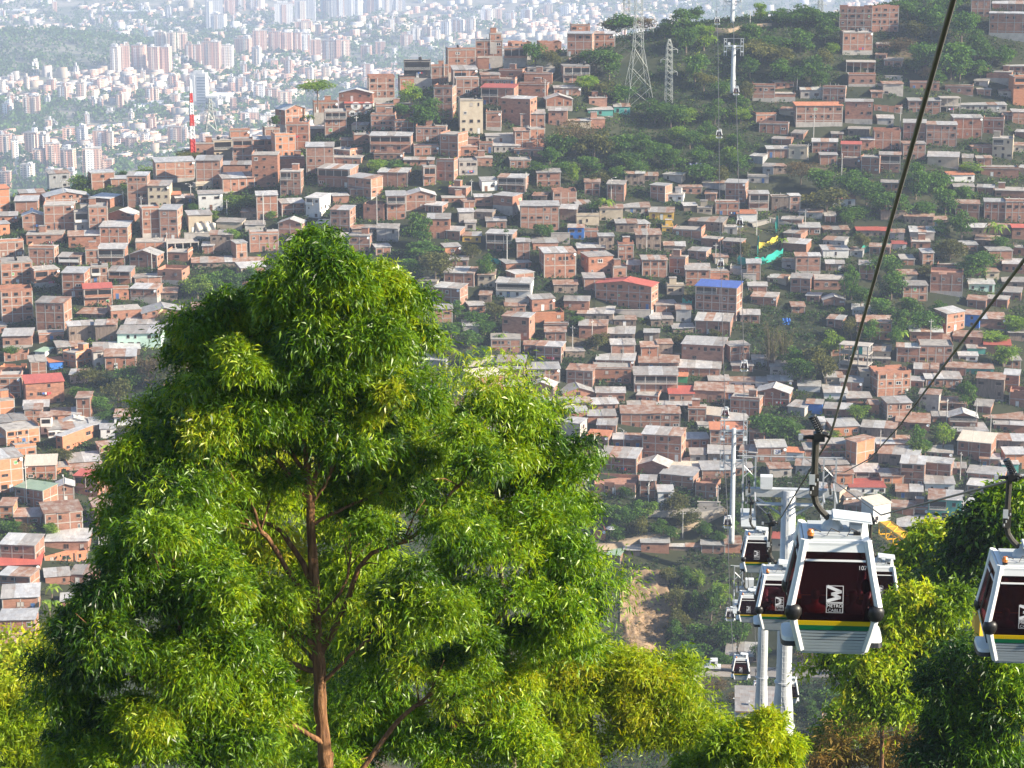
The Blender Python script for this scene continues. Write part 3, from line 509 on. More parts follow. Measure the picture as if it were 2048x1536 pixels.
    if h['stilt']:
        ns = max(3, round(w / 2.2))
        for q in range(ns):
            m2 = MB(); x = -hw + .2 + (w - .4) * q / (ns - 1); m2.box(x - .11, x + .11, .05, .27, -4.2, -.021, M_CONC if q % 2 else M_PLANK); m2.build('stilt', root)
        m2 = MB(); m2.box(-hw + .1, hw - .1, D * .55, D - .1, -4, -.03, M_CONC if rnd.random() < .5 else M_PLANK); m2.build('foundation', root)
    else:
        m2 = MB(); m2.box(-hw - .035, hw + .035, -.035, D - .1, -4.5, bh if bh else -.021 + rnd.choice((0, .02)), M_CONC); m2.build('foundation', root)
    # concrete frame
    if h['wall'] in 'bok' and not rf == 'x' and rnd.random() < (.85 if n >= 2 else .5) and w > 3.2:
        m2 = MB(); nc = max(1, round(w / rnd.uniform(2.6, 3.6))); ht = hh if gable else H; p = .035
        if rf == 'p': ht = H - .75
        for q in range(nc + 1):
            x = -hw + .12 + (w - .24) * q / nc; m2.box(x - .12, x + .12, -p, -.002, bh, ht - .01, M_CONC)
        for k in range(1, n + 1):
            z = k * hs - (.16 if k == n and not gable else 0)
            if z < ht: m2.box(-hw, hw, -p - .006, -.003, z - .11, z + .11, M_CONC)
        for s in (-1, 1):
            ns = max(1, round(D / 3.4))
            for q in range(ns + 1):
                y = .12 + (D - .24) * q / ns; m2.box(min(s*hw + s*.002, s*(hw+p)), max(s*hw + s*.002, s*(hw+p)), y - .12, y + .12, bh, ht - .01, M_CONC)
            for k in range(1, n):
                m2.box(min(s*hw + s*.003, s*(hw+p+.006)), max(s*hw + s*.003, s*(hw+p+.006)), 0, D, k*hs - .11, k*hs + .11, M_CONC)
        m2.build('concrete_frame', root)
    # windows, doors, galleries
    small = h['yb'] - h['yt'] < 13
    def opening(x, z, k, face, ww=None, wh=None):
        ww = ww or rnd.choice((.6, .8, .95, 1.0, 1.25, 1.7)); wh = wh or min(rnd.uniform(.7, 1.25), hs * .45)
        me = WIN[rnd.choices((0, 1, 2, 3, 4), (12, 6, 2.2, 1.5, .4))[0]] if h['wall'] != 'd' else WIN[0]
        if face == 'f': link_mesh('window', me, root, T(x, -.003, z, ww, wh))
        else: link_mesh('window', me, root, T(hw * face + .003 * face, x, z, ww, wh, math.pi / 2 * face))
    gal = h['balc'] or (n >= 2 and not small and rf not in 'px' and not gable and rnd.random() < .13)
    for k in range(n):
        zc = k * hs + hs * .55
        if zc < bh + .4 or rf == 'x': continue
        if rf == 'p' and k == n - 1 and n > 1: zc -= .45
        if gal and k == n - 1:
            m2 = MB(); g0 = -hw + .35; g1 = hw - .35 if rnd.random() < .55 or w < 4.5 else .2; z0 = k * hs + .12
            m2.box(g0, g1, -.006, -.001, z0 + .1, z0 + hs * .78, M_DARK)
            m2.box(g0 - .1, g1 + .1, -.85, -.0065, z0 - .12, z0, M_CONC)
            rail = rnd.random()
            if rail < .5: m2.box(g0 - .1, g1 + .1, -.85, -.75, z0, z0 + .85, wm if rail < .3 else M_WHITE)
            else:
                for zz in (.45, .85): m2.box(g0 - .1, g1 + .1, -.84, -.80, z0 + zz, z0 + zz + .05, M_FRAMEW)
                for q in range(int((g1 - g0) / .35) + 1): m2.box(g0 + q*.35 - .02, g0 + q*.35 + .02, -.83, -.80, z0, z0 + .84, M_FRAMEW)
            for x in (g0 - .05, g1 + .05): m2.box(x - .06, x + .06, -.8, -.68, z0, (k+1) * hs - .05, M_CONC)
            m2.build('balcony', root)
            if g1 < hw - 1: opening((g1 + hw) / 2, zc, k, 'f')
            continue
        nw = max(1, int(w / rnd.uniform(2.0, 2.9))); pr = .74 if h['wall'] in 'bo' else .8
        if rnd.random() < .12 and n == 1: pr = .2
        for q in range(nw):
            x = -hw + w * (q + .5) / nw + rnd.uniform(-.25, .25)
            if rnd.random() > pr or abs(x) > hw - .5: continue
            if k == 0 and not bh and hs > 2.1 and rnd.random() < .2: link_mesh('door', rnd.choice(DOORS), root, T(x, -.004, .02, 1, min(1, hs / 2.4)))
            else: opening(x, zc, k, 'f')
        if sw > 1.2:
            s = 1 if h['side'] > 0 else -1
            for q in range(max(1, int(D / 3))):
                if rnd.random() < .5: opening(D * (q + .5) / max(1, int(D / 3)), zc, k, s)
    FOOT.append((C.x, C.y, rz, hw + .4, D + .3, C.z + H))
    extra = ' on stilts' if h['stilt'] else ' with a balcony' if h['balc'] else ''
    kind = 'block' if big else 'shack' if h['wall'] == 'd' else 'house'
    HOUSE_ITEMS.append((root, f"{WORD_N[n]} {WORD_W[h['wall']]} {kind}" + (f"{extra}" if extra else f" with {WORD_R[rf]}"), xm, (h['yt'] + h['yb']) / 2))
    h.update(root=root, C=C, w=w, D=D, H=H, rz=rz, ppm=ppm)
    return root
for i, h in enumerate(HOUSES): build_house(h, i)
label_all(HOUSE_ITEMS, LANDMARKS)
def house_at(px, py):
    return min(HOUSES, key=lambda h: abs((h['x0']+h['x1'])/2 - px) + abs((h['yt']+h['yb'])/2 - py))

# the remaining small houses wedged into every gap between those: past three hundred, one mass
occ = np.zeros((388, 516), bool); tocc = np.zeros((388, 516), bool)
def mark(a, x0, x1, y0, y1): a[max(0, int(y0/4)):max(0, int(y1/4)+1), max(0, int(x0/4)):max(0, int(x1/4)+1)] = True
def frac(a, x0, x1, y0, y1):
    w = a[max(0, int(y0/4)):max(0, int(y1/4)+1), max(0, int(x0/4)):max(0, int(x1/4)+1)]; return w.mean() if w.size else 1
for h in HOUSES: mark(occ, h['x0'], h['x1'] + max(0, h['side']), h['yt'] - 7, h['yb'])
def infill(tree_text):
    for t in tree_text.replace('\n', ';').split(';'):
        px, yt, yb, wp, k = t.split(); px, yt, yb, wp = float(px), float(yt), float(yb), float(wp); mark(tocc, px - wp*.4, px + wp*.4, yt + 4, yb - (yb-yt)*.12)
    for z in ((1090,1500,20,345),(1480,1680,0,165),(1475,1570,436,535),(1800,1975,0,160),(1240,1600,1115,1420),(690,720,500,700),(1255,1285,640,690),(1240,1268,690,740),(1225,1252,740,800),(1205,1235,800,860),(1190,1218,860,920),(1178,1200,920,980),(1118,1140,700,800)): mark(tocc, *z)
    cen = np.array([((h['x0']+h['x1'])/2, (h['yt']+h['yb'])/2) for h in HOUSES]); rnd = random.Random(99); mb = MB(); n = 0
    for _ in range(16000):
        if n >= 560: break
        px = rnd.uniform(-5, 2050); py = rnd.uniform(90, 1045); d0 = ((cen[:, 0]-px)**2 + ((cen[:, 1]-py)*1.5)**2); k = np.sort(d0)[:2]
        if (k[1] > 80**2 and not (230 < px < 1160 and 620 < py < 1010)) or (px < 620 and py < 395 - px*.15) or (620 <= px < 1130 and py < 330 - px*.2): continue
        C = ground(px, py); d = C.y*CP - C.z*SP; ppm = FPX / d; st = 2 if rnd.random() < .3 else 1; w = rnd.uniform(3.6, 8.5); H = rnd.uniform(2.1, 2.8)*st; wp, hp = w*ppm, H*ppm*.98
        if frac(occ, px-wp/2+3, px+wp/2-3, py-hp-5, py-3) > .16 or frac(tocc, px-wp/2, px+wp/2, py-hp, py) > .42: continue
        mark(occ, px-wp/2, px+wp/2, py-hp-7, py); n += 1
        D = rnd.uniform(4.5, 7); rz = -math.atan2(C.x, C.y) + R(rnd.gauss(1, 9)); Mx = Matrix.Translation(C) @ Matrix.Rotation(rz, 4, 'Z'); wm = rnd.choice((M_BRICK, M_BRICK, M_BRICK, M_BRICK2, M_BRICK2, M_BRICK3, M_PLANK, M_CONC, M_TIN, M_CREAM)); rm = rnd.choice((R_ZINC, R_ZINC, R_DULL, R_DULL, R_RUST, R_RUST, M_FLAT)); hw = w/2; rise = rnd.uniform(.1, .7)
        vs = [(-hw,0,-3.5),(hw,0,-3.5),(hw,D,-3.5),(-hw,D,-3.5),(-hw,0,H),(hw,0,H),(hw,D,H+rise),(-hw,D,H+rise)]; mb.add(vs, [(4,5,6,7),(0,1,5,4),(1,2,6,5),(2,3,7,6),(3,0,4,7)], wm, Mx)
        q = rnd.randint(1, 3)
        for j in range(q):
            x0 = -hw - .3*(j == 0) + w*j/q; x1 = -hw + w*(j+1)/q + (.3 if j == q-1 else .03); f0 = -rnd.uniform(.2, .6); o = rnd.uniform(.03, .16); rr = rm if rnd.random() < .7 else rnd.choice((R_RUST, R_DULL))
            vs = [(x0,f0,H+o),(x1,f0,H+o+rnd.uniform(-.06,.06)),(x1,D+.2,H+rise+o),(x0,D+.2,H+rise+o)]; vs += [(a, b, c+.06) for a, b, c in vs]; mb.add(vs, [(0,3,2,1),(4,5,6,7),(0,1,5,4),(1,2,6,5),(2,3,7,6),(3,0,4,7)], rr, Mx)
        if wm in (M_BRICK, M_BRICK2, M_BRICK3):
            for j in range(max(2, int(w/2.8)) + 1): x = -hw + .12 + (w-.24)*j/max(2, int(w/2.8)); mb.box(x-.11, x+.11, -.04, -.002, -.2, H-.02, M_CONC, Mx)
            for j in range(st): mb.box(-hw, hw, -.046, -.003, H/st*(j+1)-.2, H/st*(j+1)-.01, M_CONC, Mx)
        for j in range(st):
            for m in range(max(1, int(w/2.4))):
                if rnd.random() < .62: x = -hw + w*(m+.5)/max(1, int(w/2.4)) + rnd.uniform(-.2, .2); ww, wh = rnd.uniform(.3, .7), rnd.uniform(.3, .55); z = H/st*(j+.55); mb.box(x-ww, x+ww, -.06, -.05, z-wh, z+wh, M_DARK, Mx); mb.box(x-ww-.07, x+ww+.07, -.12, -.061, z-wh-.08, z-wh, M_CONC, Mx)
        FOOT.append((C.x, C.y, rz, hw + .3, D + .2, 0))
    tag(mb.build('packed_small_houses'), kind='stuff'); return n
M_BRICK2 = surf('weathered_brick', (.20,.095,.062), (.29,.145,.098), .8, .92, 0, (1,1,2.2), stain=((.12,.08,.06), .35, .5, .74), fine=(6,.2)); M_BRICK3 = surf('pale_brick', (.30,.15,.095), (.40,.22,.15), .8, .92, 0, (1,1,2.2), stain=((.19,.12,.085), .35, .5, .74), fine=(6,.2))
# ------------------------------------------------------------------ foliage
L_MAIN = leafmat('eucalyptus_leaves', [(.014,.055,.004), (.07,.18,.005), (.19,.35,.008), (.32,.46,.010), (.44,.47,.02)], .40, .40, .5, (1.5, 1.2, .2))
L_LIME = leafmat('lime_leaves', [(.07,.15,.005), (.18,.32,.008), (.32,.46,.012), (.42,.52,.014), (.50,.48,.03)], .5, .45, .4, (1.35, 1.15, .2))
L_DEEP = leafmat('dark_leaves', [(.012,.04,.008), (.02,.06,.012), (.035,.09,.015), (.05,.11,.018)], .35, .42, .4)
L_GREEN = leafmat('green_leaves', [(.016,.055,.010), (.055,.13,.016), (.12,.22,.024)], .3, .6, .2, (1.5, 1.5, .7))
L_LIGHT = leafmat('light_green_leaves', [(.07,.14,.016), (.15,.25,.022), (.24,.32,.028)], .35, .6, .2, (1.5, 1.5, .7))
L_OLIVE = leafmat('olive_leaves', [(.05,.062,.018), (.10,.11,.026), (.16,.15,.035)], .3, .65, .2, (1.4, 1.4, .7))
L_BROWN = leafmat('dry_leaves', [(.07,.055,.025), (.12,.09,.04), (.17,.125,.055)], .3, .7, .15, (1.3, 1.2, .8))
L_DRYGRASS = leafmat('dry_brush', [(.14,.09,.025), (.25,.17,.045), (.34,.23,.06), (.15,.15,.03)], .35, .7, .15, (1.4, 1.2, .7))

def quads_mesh(name, V, tint, mat):
    """V: n x 4 x 3 loose quads, tint: n"""
    n = len(V); me = bpy.data.meshes.new(name)
    me.vertices.add(n * 4); me.vertices.foreach_set('co', np.ascontiguousarray(V, dtype=np.float32).ravel())
    me.loops.add(n * 4); me.loops.foreach_set('vertex_index', np.arange(n * 4, dtype=np.int32))
    me.polygons.add(n); me.polygons.foreach_set('loop_start', np.arange(0, n * 4, 4, dtype=np.int32))
    me.update(calc_edges=True)
    at = me.attributes.new('tint', 'FLOAT', 'FACE'); at.data.foreach_set('value', np.clip(tint, 0, 1).astype(np.float32))
    me.materials.append(mat); return me
def unit(v): return v / np.maximum(np.linalg.norm(v, axis=-1, keepdims=True), 1e-9)
def rnd_dirs(n, rng): return unit(rng.normal(size=(n, 3)))
def leaf_quads(base, d, L, wd, rng, fold=.12):
    """lens-shaped leaves from base along d"""
    s = unit(np.cross(d, unit(rng.normal(size=d.shape) + np.array([0, 0, .2])))); nrm = np.cross(s, d)
    L = L[:, None]; wd = wd[:, None]; tip = base + d * L - np.array([0, 0, 1]) * L * .18
    mid = base + d * L * .45 + nrm * L * fold
    return np.stack([base, mid + s * wd * .5, tip, mid - s * wd * .5], 1)

# far trees: one crown of leaf clumps per shape and colour, shared by its copies
def crown_mesh(seed, mat, lobes, per, size, flat=1.0, droop=0.0):
    rng = np.random.default_rng(seed)
    c = rnd_dirs(lobes, rng) * (rng.random((lobes, 1)) ** .45) * .72; c[:, 2] *= .9
    r = rng.uniform(.24, .46, lobes); V = []; tt = []
    for k in range(lobes):
        d = rnd_dirs(per, rng); d[:, 2] = np.where(rng.random(per) < .72, np.abs(d[:, 2]), d[:, 2])
        p = c[k] + d * r[k] * (rng.random((per, 1)) ** .3) * np.array([1, 1, .8])
        nd = unit(d * .6 + rnd_dirs(per, rng) * .9 + np.array([0, 0, -.3 - droop]))
        V.append(leaf_quads(p, nd, rng.uniform(.7, 1.3, per) * size, rng.uniform(.5, .9, per) * size * .75, rng)); tt.append(np.clip(rng.normal(.5, .2, per) + rng.normal(0, .18), 0, 1))
    V = np.concatenate(V); V[..., 2] *= flat
    return quads_mesh('crown', V, np.concatenate(tt), mat)
FAR = {}
def far_crown(kind, seed):
    key = (kind, seed % 4)
    if key not in FAR:
        mat = dict(g=L_GREEN, l=L_LIGHT, o=L_OLIVE, b=L_BROWN, u=L_LIGHT, d=L_GREEN, c=L_GREEN)[kind]
        FAR[key] = crown_mesh(hash(kind) % 100 * 0 + ord(kind) * 10 + seed % 4, mat, {'u': 26}.get(kind, 20), 85, .15 if kind != 'b' else .10, .5 if kind == 'u' else 1)
    return FAR[key]
def trunk_mesh(seed):
    rnd = random.Random(seed); mb = MB()
    mb.tube([(0,0,-.6), (rnd.uniform(-.04,.04), 0, .4), (rnd.uniform(-.08,.08), rnd.uniform(-.05,.05), 1.0)], [.075, .055, .04], M_BARKG, 6)
    for k in range(5):
        a = rnd.uniform(0, 6.28); z = rnd.uniform(.55, 1); mb.tube([(0, 0, z), (math.cos(a)*.25, math.sin(a)*.25, z + .3), (math.cos(a)*.5, math.sin(a)*.5, z + .75)], [.035, .025, .01], M_BARKG, 4)
    return mb.mesh('trunk')
TRUNKS = [trunk_mesh(k) for k in range(4)]
F_T = '''635 160 205 70 u;548 230 252 22 g;165 350 384 50 l;245 340 368 32 g;290 332 362 36 l;330 315 340 70 l;385 298 318 60 o;470 455 497 36 l;388 405 425 20 g;430 420 442 22 l;480 390 420 66 l;540 420 440 24 l;820 165 218 42 l;805 205 240 40 g;860 200 262 70 g;845 225 262 60 g;1070 83 138 44 g;1105 100 138 44 o
835 428 500 60 g;838 480 525 76 g;872 498 570 76 o;822 512 565 60 g;972 510 566 40 g;945 482 520 40 o;1085 445 485 32 g;1028 475 500 26 g;755 318 348 40 l;790 320 346 44 g;745 342 356 26 l;1052 470 486 22 g;1100 450 480 20 g
1250 26 72 70 g;1228 35 80 50 o;1292 30 75 44 b;1365 20 76 70 g;1392 12 48 36 g;1372 52 112 46 g;1408 48 104 44 l;1330 40 80 40 g;1165 105 140 50 o;1192 95 150 60 g;1218 100 162 60 g;1172 150 186 54 l;1200 160 202 60 o;1240 170 212 60 g;1390 105 172 54 g;1408 140 186 40 o;1310 195 252 64 g;1342 205 262 60 g;1368 215 252 56 l
1150 240 312 80 b;1188 255 330 76 o;1122 262 322 56 g;1240 265 322 64 g;1285 270 332 60 g;1350 250 292 44 l;1380 258 302 44 g;1320 282 334 66 g;1145 325 372 26 l;1200 338 376 44 o;1195 402 432 44 g;1120 322 352 44 g;1072 325 362 56 g;1100 292 332 44 g;1250 300 345 60 g;1180 310 350 50 g;1345 300 345 50 g;1400 290 340 50 g;1275 320 356 40 g;1230 330 372 44 g
1430 270 302 50 l;1452 290 350 44 l;1482 215 252 36 l;1490 160 212 34 o;1430 200 252 50 g;1475 300 352 54 g;1405 325 372 60 g;1445 330 372 40 o;1480 190 240 36 g;1410 240 285 40 g;1440 160 205 40 g;1470 265 310 40 g
1525 75 132 76 o;1565 88 134 70 o;1545 70 110 60 g;1650 95 142 44 o;1664 85 112 26 l;1622 110 172 60 g;1582 22 56 60 g;1520 5 46 34 l;1560 18 48 50 g;1612 8 52 74 g;1642 20 62 60 g;1500 45 90 50 g;1600 60 110 60 g;1650 40 90 50 g;1590 130 175 50 g;1640 140 180 40 g;1560 120 165 50 g;1500 110 160 40 g
1815 0 42 44 g;1832 40 84 44 o;1802 76 108 66 b;1862 10 72 64 g;1922 20 92 60 g;1902 80 162 84 g;1950 62 122 60 g;1982 92 132 56 g;1850 82 152 60 g;1855 130 166 36 b;1960 122 162 50 g;1830 115 150 40 g;1890 -10 40 60 g;1920 110 165 50 g;1872 140 175 40 g;2010 90 140 40 g
1602 320 372 64 b;1642 335 392 62 g;1652 372 432 74 o;1702 340 402 64 g;1732 360 412 60 g;1762 380 432 62 g;1832 330 402 62 g;1872 340 392 60 g;1942 325 347 44 l;1890 372 432 54 g;1800 390 440 50 g;1922 420 482 54 g;1712 410 442 50 g;1692 420 452 40 g;1722 460 512 28 o;1900 470 524 66 o;1962 500 552 62 g;2002 470 512 44 g;1942 520 562 60 g;1852 527 552 42 o;1772 510 562 60 g;1782 540 602 60 g;1702 532 602 30 g;1690 542 604 26 g;1722 570 622 40 g;1762 592 642 60 g;1802 620 682 44 g;1792 652 702 34 g;1852 620 672 64 g;1702 632 682 34 o;2032 630 672 56 l;2006 690 737 54 l;1982 662 690 60 l;1820 590 640 50 g;1740 640 690 44 g;1880 600 640 40 g;1850 400 440 40 g;1925 370 410 40 g;1880 440 475 40 g
1622 680 762 64 o;1662 660 722 44 l;1602 710 772 64 g;1652 702 772 56 o;1590 690 750 50 g;1540 825 887 80 g;1575 835 887 60 g;1835 850 907 34 g;1832 880 922 40 l;1886 845 902 40 l;1850 875 915 30 g;1665 860 882 34 l;1672 888 912 44 l;1842 792 816 34 g;1932 760 822 44 g;1482 480 522 34 o;1195 660 702 44 o;1155 630 657 22 g;1355 668 692 26 o;1430 655 677 24 o;1715 805 846 46 l
902 640 682 44 g;882 670 722 54 g;890 690 732 50 o;930 700 742 44 g;962 690 732 36 g;872 740 792 44 b;992 600 642 44 o;952 620 652 54 g;900 762 802 56 g;1055 720 747 18 l;940 660 700 50 g;910 600 640 40 g;970 640 672 40 g;925 740 780 40 g;870 640 690 40 g;975 720 760 30 g
185 735 772 56 o;160 772 807 44 g;235 750 822 48 o;300 700 782 64 b;262 730 782 64 g;345 702 782 56 o;258 845 877 44 o;120 890 927 54 o;338 625 652 40 o;25 1040 1068 50 g;52 1045 1070 30 b;103 1042 1072 38 l;395 550 602 56 l;422 540 592 54 g;375 556 582 34 o;120 545 577 26 g;20 690 715 30 g;200 790 830 50 g;300 780 830 60 g;340 780 830 50 g;215 820 850 40 g;185 1100 1125 20 l;460 540 590 50 g;500 530 580 40 g
1212 1005 1047 44 g;1252 970 1002 34 g;1272 1000 1052 44 g;1355 980 1034 60 o;1372 1020 1062 54 o;1285 1030 1078 34 o;1182 980 1012 40 b;1242 1010 1062 44 g;1480 1000 1052 44 g;1500 940 992 44 g;1320 1040 1075 40 g;1410 1040 1080 40 g;1345 1050 1085 30 g;1460 1030 1070 30 g;1230 1050 1080 40 g;1300 1000 1040 30 l;1560 980 1030 50 o;1540 1000 1050 40 l;1590 1030 1060 40 l;1440 1060 1085 34 g
1352 1170 1237 44 o;1362 1215 1272 54 o;1392 1180 1242 34 g;1422 1170 1242 44 g;1332 1130 1172 34 o;1402 1240 1302 64 g;1452 1230 1302 54 g;1442 1300 1332 54 g;1382 1280 1332 64 g;1332 1290 1342 64 o;1302 1300 1342 64 o;1242 1140 1168 60 g;1610 1300 1347 40 b;1662 1370 1432 66 g;1622 1400 1442 34 g;1430 1352 1392 54 b;1482 1380 1412 54 b;1702 1400 1422 44 l;1640 1380 1430 40 g;1370 1130 1180 30 g;1395 1140 1185 30 l;1440 1160 1220 40 l;1350 1240 1300 40 g;1480 1230 1300 40 g;1660 1260 1300 40 b;1700 1270 1310 40 o;1590 1270 1310 40 g;1520 1280 1330 40 g;1580 1390 1430 40 g;1655 1430 1460 30 l'''
print('infill', infill(F_T))
TREE_ITEMS = []
TDESC = dict(g='dark green tree', l='light green tree', o='olive green tree', b='brownish dry tree', u='flat umbrella tree', c='dark cypress')
for i, t in enumerate(F_T.replace('\n', ';').split(';')):
    px, yt, yb, wp, k = t.split(); px, yt, yb, wp = float(px), float(yt), float(yb), float(wp)
    C = ground(px, yb - 2); ppm = FPX / (C.y * CP - C.z * SP); Hh = (yb - yt) / ppm * 1.04; Ww = wp / ppm * 1.12
    if k == 'u': cr, cz = Hh * .62, Hh * .70
    elif Hh < 4.2: cr, cz = Hh * .56, Hh * .5
    else: cr, cz = Hh * .47, Hh * .58
    root = thing('umbrella_tree' if k == 'u' else 'tree', None, 'tree', C - Vector((0, 0, .3)), 0, 'trees on the hillside')
    rz = i * 2.4
    link_mesh('crown', far_crown(k, i), root, Matrix.Translation((0, 0, cz)) @ Matrix.Rotation(rz, 4, 'Z') @ Matrix.Diagonal((Ww * .56, Ww * .56, cr, 1)))
    link_mesh('trunk', TRUNKS[i % 4], root, Matrix.Rotation(rz, 4, 'Z') @ Matrix.Diagonal((Hh * .5, Hh * .5, max(.6, cz * .75), 1)))
    TREE_ITEMS.append((root, ('large ' if Hh > 8.5 else 'small ' if Hh < 4.5 else '') + TDESC[k], px, (yt + yb) / 2))
label_all(TREE_ITEMS, LANDMARKS)

# bamboo, bananas and palms, cypress
def frond_plant(name, label, cat, px, yb, h_px, kind, grp=None):
    C = ground(px, yb); ppm = FPX / (C.y * CP - C.z * SP); h = h_px / ppm; rng = np.random.default_rng(int(px)); root = thing(name, label, cat, C, 0, grp)
    V = []; tt = []; mb = MB()
    def blade(p0, az, L, up, wd, n=7):
        pts = [p0 + np.array([math.cos(az)*L*s*(.75), math.sin(az)*L*s*.75, L*(up*s - (up*.75+.35)*s*s)]) for s in np.linspace(0, 1, n)]
        sv = np.array([-math.sin(az), math.cos(az), .15])
        for q in range(n - 1):
            w0 = wd * math.sin(math.pi * min(.98, (q+.35)/n)); w1 = wd * math.sin(math.pi * min(.98, (q+1.35)/n))
            V.append([pts[q]-sv*w0, pts[q]+sv*w0, pts[q+1]+sv*w1, pts[q+1]-sv*w1]); tt.append(rng.random())
    if kind == 'bamboo':
        for k in range(34):
            a = rng.uniform(0, 6.28); r = rng.uniform(.2, 1.3); hh = h * rng.uniform(.6, 1.0); lean = rng.uniform(.5, 2.6)
            mb.tube([(math.cos(a)*r, math.sin(a)*r, -.5), (math.cos(a)*(r+lean*.3), math.sin(a)*(r+lean*.3), hh*.6), (math.cos(a)*(r+lean), math.sin(a)*(r+lean), hh*.95)], [.08, .06, .03], M_BARKG, 4)
            for q in range(46):
                s = rng.uniform(.3, 1); rr = r + lean * (.5*s if s < .6 else .3 + (s-.6)/.4*.7)
                p = np.array([math.cos(a)*rr, math.sin(a)*rr, hh*s]) + rng.normal(size=3)*.35
                blade(p, rng.uniform(0, 6.28), rng.uniform(.5, 1.1), .2, .09, 3)
    else:
        top = h * (.55 if kind == 'palm' else .45); mb.tube([(0,0,-.4), (.05,0,top*.5), (0,.05,top)], [.2 if kind == 'banana' else .16, .15, .12], M_BARKG, 6)
        for k in range(13 if kind == 'palm' else 9): blade(np.array([0, 0, top]), k*2.4 + rng.uniform(-.3,.3), h*rng.uniform(.5,.68), rng.uniform(.9, 1.5), h*(.045 if kind == 'palm' else .075), 7)
        if kind == 'palm':
            for k in range(12): blade(np.array([0, 0, top]), rng.uniform(0, 6.28), h*rng.uniform(.3,.5), rng.uniform(.3, 1), h*.03, 6)
    link_mesh('foliage', quads_mesh('foliage', np.array(V), np.array(tt), L_LIGHT if kind != 'bamboo' else L_OLIVE), root); mb.build('stem', root); return root
frond_plant('bamboo_clump', 'tall olive bamboo clump beside the descending cabin cables', 'bamboo', 1540, 737, 98, 'bamboo', 'bamboo on the slope'); frond_plant('bamboo_clump', 'second bamboo clump spreading beside the tallest bamboo', 'bamboo', 1568, 728, 78, 'bamboo', 'bamboo on the slope')
for px, yb, hp, kd, lab in ((617, 257, 36, 'palm', 'small pale palm by the umbrella tree on the ridge'), (1210, 432, 52, 'banana', 'tall banana plant on the bare slope above the blue shack'), (1562, 498, 34, 'banana', 'banana plant at the upper end of the yellow net'), (100, 1240, 62, 'banana', 'banana plant in the shaded gully beside the lowest left houses'), (104, 1200, 46, 'banana', 'smaller banana plant behind the one in the shaded gully'),
    (1000, 692, 32, 'palm', 'palm behind the small orange hut roof'), (1990, 492, 60, 'palm', 'grey green palm on the right slope'), (1735, 560, 44, 'palm', 'palm in the thicket beside the thick near cable'), (1775, 540, 40, 'palm', 'bright palm deep in the thicket below the second teal net'), (1800, 690, 46, 'banana', 'banana clump beside the rusty-roofed two-storey house'), (1230, 1030, 30, 'banana', 'banana plant among trees at the hill foot'), (1250, 1032, 28, 'banana', 'second banana plant at the hill foot'), (1625, 1476, 40, 'banana', 'banana plant beside the brick house on the gorge floor'), (1680, 633, 24, 'palm', 'small palm over the roofs by the near cable')):
    frond_plant('palm_tree' if kd == 'palm' else 'banana_plant', lab, 'palm' if kd == 'palm' else 'banana plant', px, yb, hp, kd, 'palms on the hillside' if kd == 'palm' else 'banana plants on the hillside')
C = ground(1012, 492); root = thing('cypress_tree', 'narrow dark cypress beside a pole', 'tree', C, 0, 'trees on the hillside'); hh = 38 / FPX * C.length
link_mesh('crown', far_crown('c', 1), root, Matrix.Translation((0, 0, hh * .55)) @ Matrix.Diagonal((hh*.2, hh*.2, hh*.52, 1))); link_mesh('trunk', TRUNKS[0], root, Matrix.Diagonal((hh*.3, hh*.3, hh*.4, 1)))

BARE = [(1248,1345,1150,1305), (1486,1548,446,500), (1270,1360,600,640), (1400,1760,1315,1365), (1830,1880,160,180), (1790,1830,185,215)]
# undergrowth: nobody could count it
def undergrowth(name, n, mat, seed, size, keep, hgt=1.0):
    rng = np.random.default_rng(seed); x = rng.uniform(-240, 300, n); y = rng.uniform(440, 990, n)
    m = keep(x, y, rng); x, y = x[m], y[m]
    ok = np.ones(len(x), bool)
    for (hx, hy, rz, hw, D, _) in FOOT:
        dx, dy = x - hx, y - hy; c, s = math.cos(rz), math.sin(rz); lx = dx*c + dy*s; ly = -dx*s + dy*c
        ok &= ~((abs(lx) < hw) & (ly > -.3) & (ly < D))
    dd = y*CP - hz(x, y)*SP; qx = 1024 + FPX*x/dd; qy = 768 - FPX*(y*SP + hz(x, y)*CP)/dd
    for (x0, x1, y0, y1) in BARE: ok &= ~((qx > x0) & (qx < x1) & (qy > y0) & (qy < y1) & (rng.random(len(x)) < .93))
    x, y = x[ok], y[ok]; k = 11; r = np.repeat
    sz = size * rng.uniform(.5, 1.5, len(x)); b = np.stack([x, y, hz(x, y)], 1)
    o = rnd_dirs(len(x)*k, rng); o[:, 2] = np.abs(o[:, 2]) * hgt
    p = r(b, k, 0) + o * r(sz, k)[:, None] * rng.random((len(x)*k, 1)) ** .4
    d = unit(o * .5 + rnd_dirs(len(p), rng) * .8 + np.array([0, 0, .1]))
    V = leaf_quads(p, d, rng.uniform(.5, 1, len(p)) * r(sz, k) * .62, rng.uniform(.3, .5, len(p)) * r(sz, k), rng)
    o = link_mesh(name, quads_mesh(name, V, np.clip(r(rng.random(len(x)), k) + rng.normal(0, .15, len(p)), 0, 1), mat)); return tag(o, kind='stuff')
pn = lambda x, y, c, s: vnoise(x + 500, y, c, s)
L_UNDER = leafmat('undergrowth_leaves', [(.012,.035,.008), (.028,.065,.012), (.05,.10,.018)], .3, .6, .2, (1.5, 1.5, .7))
undergrowth('undergrowth', 90000, L_UNDER, 31, 1.25, lambda x, y, r: (abs(x) < .24*y) & (pn(x, y, 30, 8) > .30))
undergrowth('light_undergrowth', 22000, L_LIGHT, 32, .95, lambda x, y, r: (abs(x) < .24*y) & (pn(x, y, 24, 9) > .60))
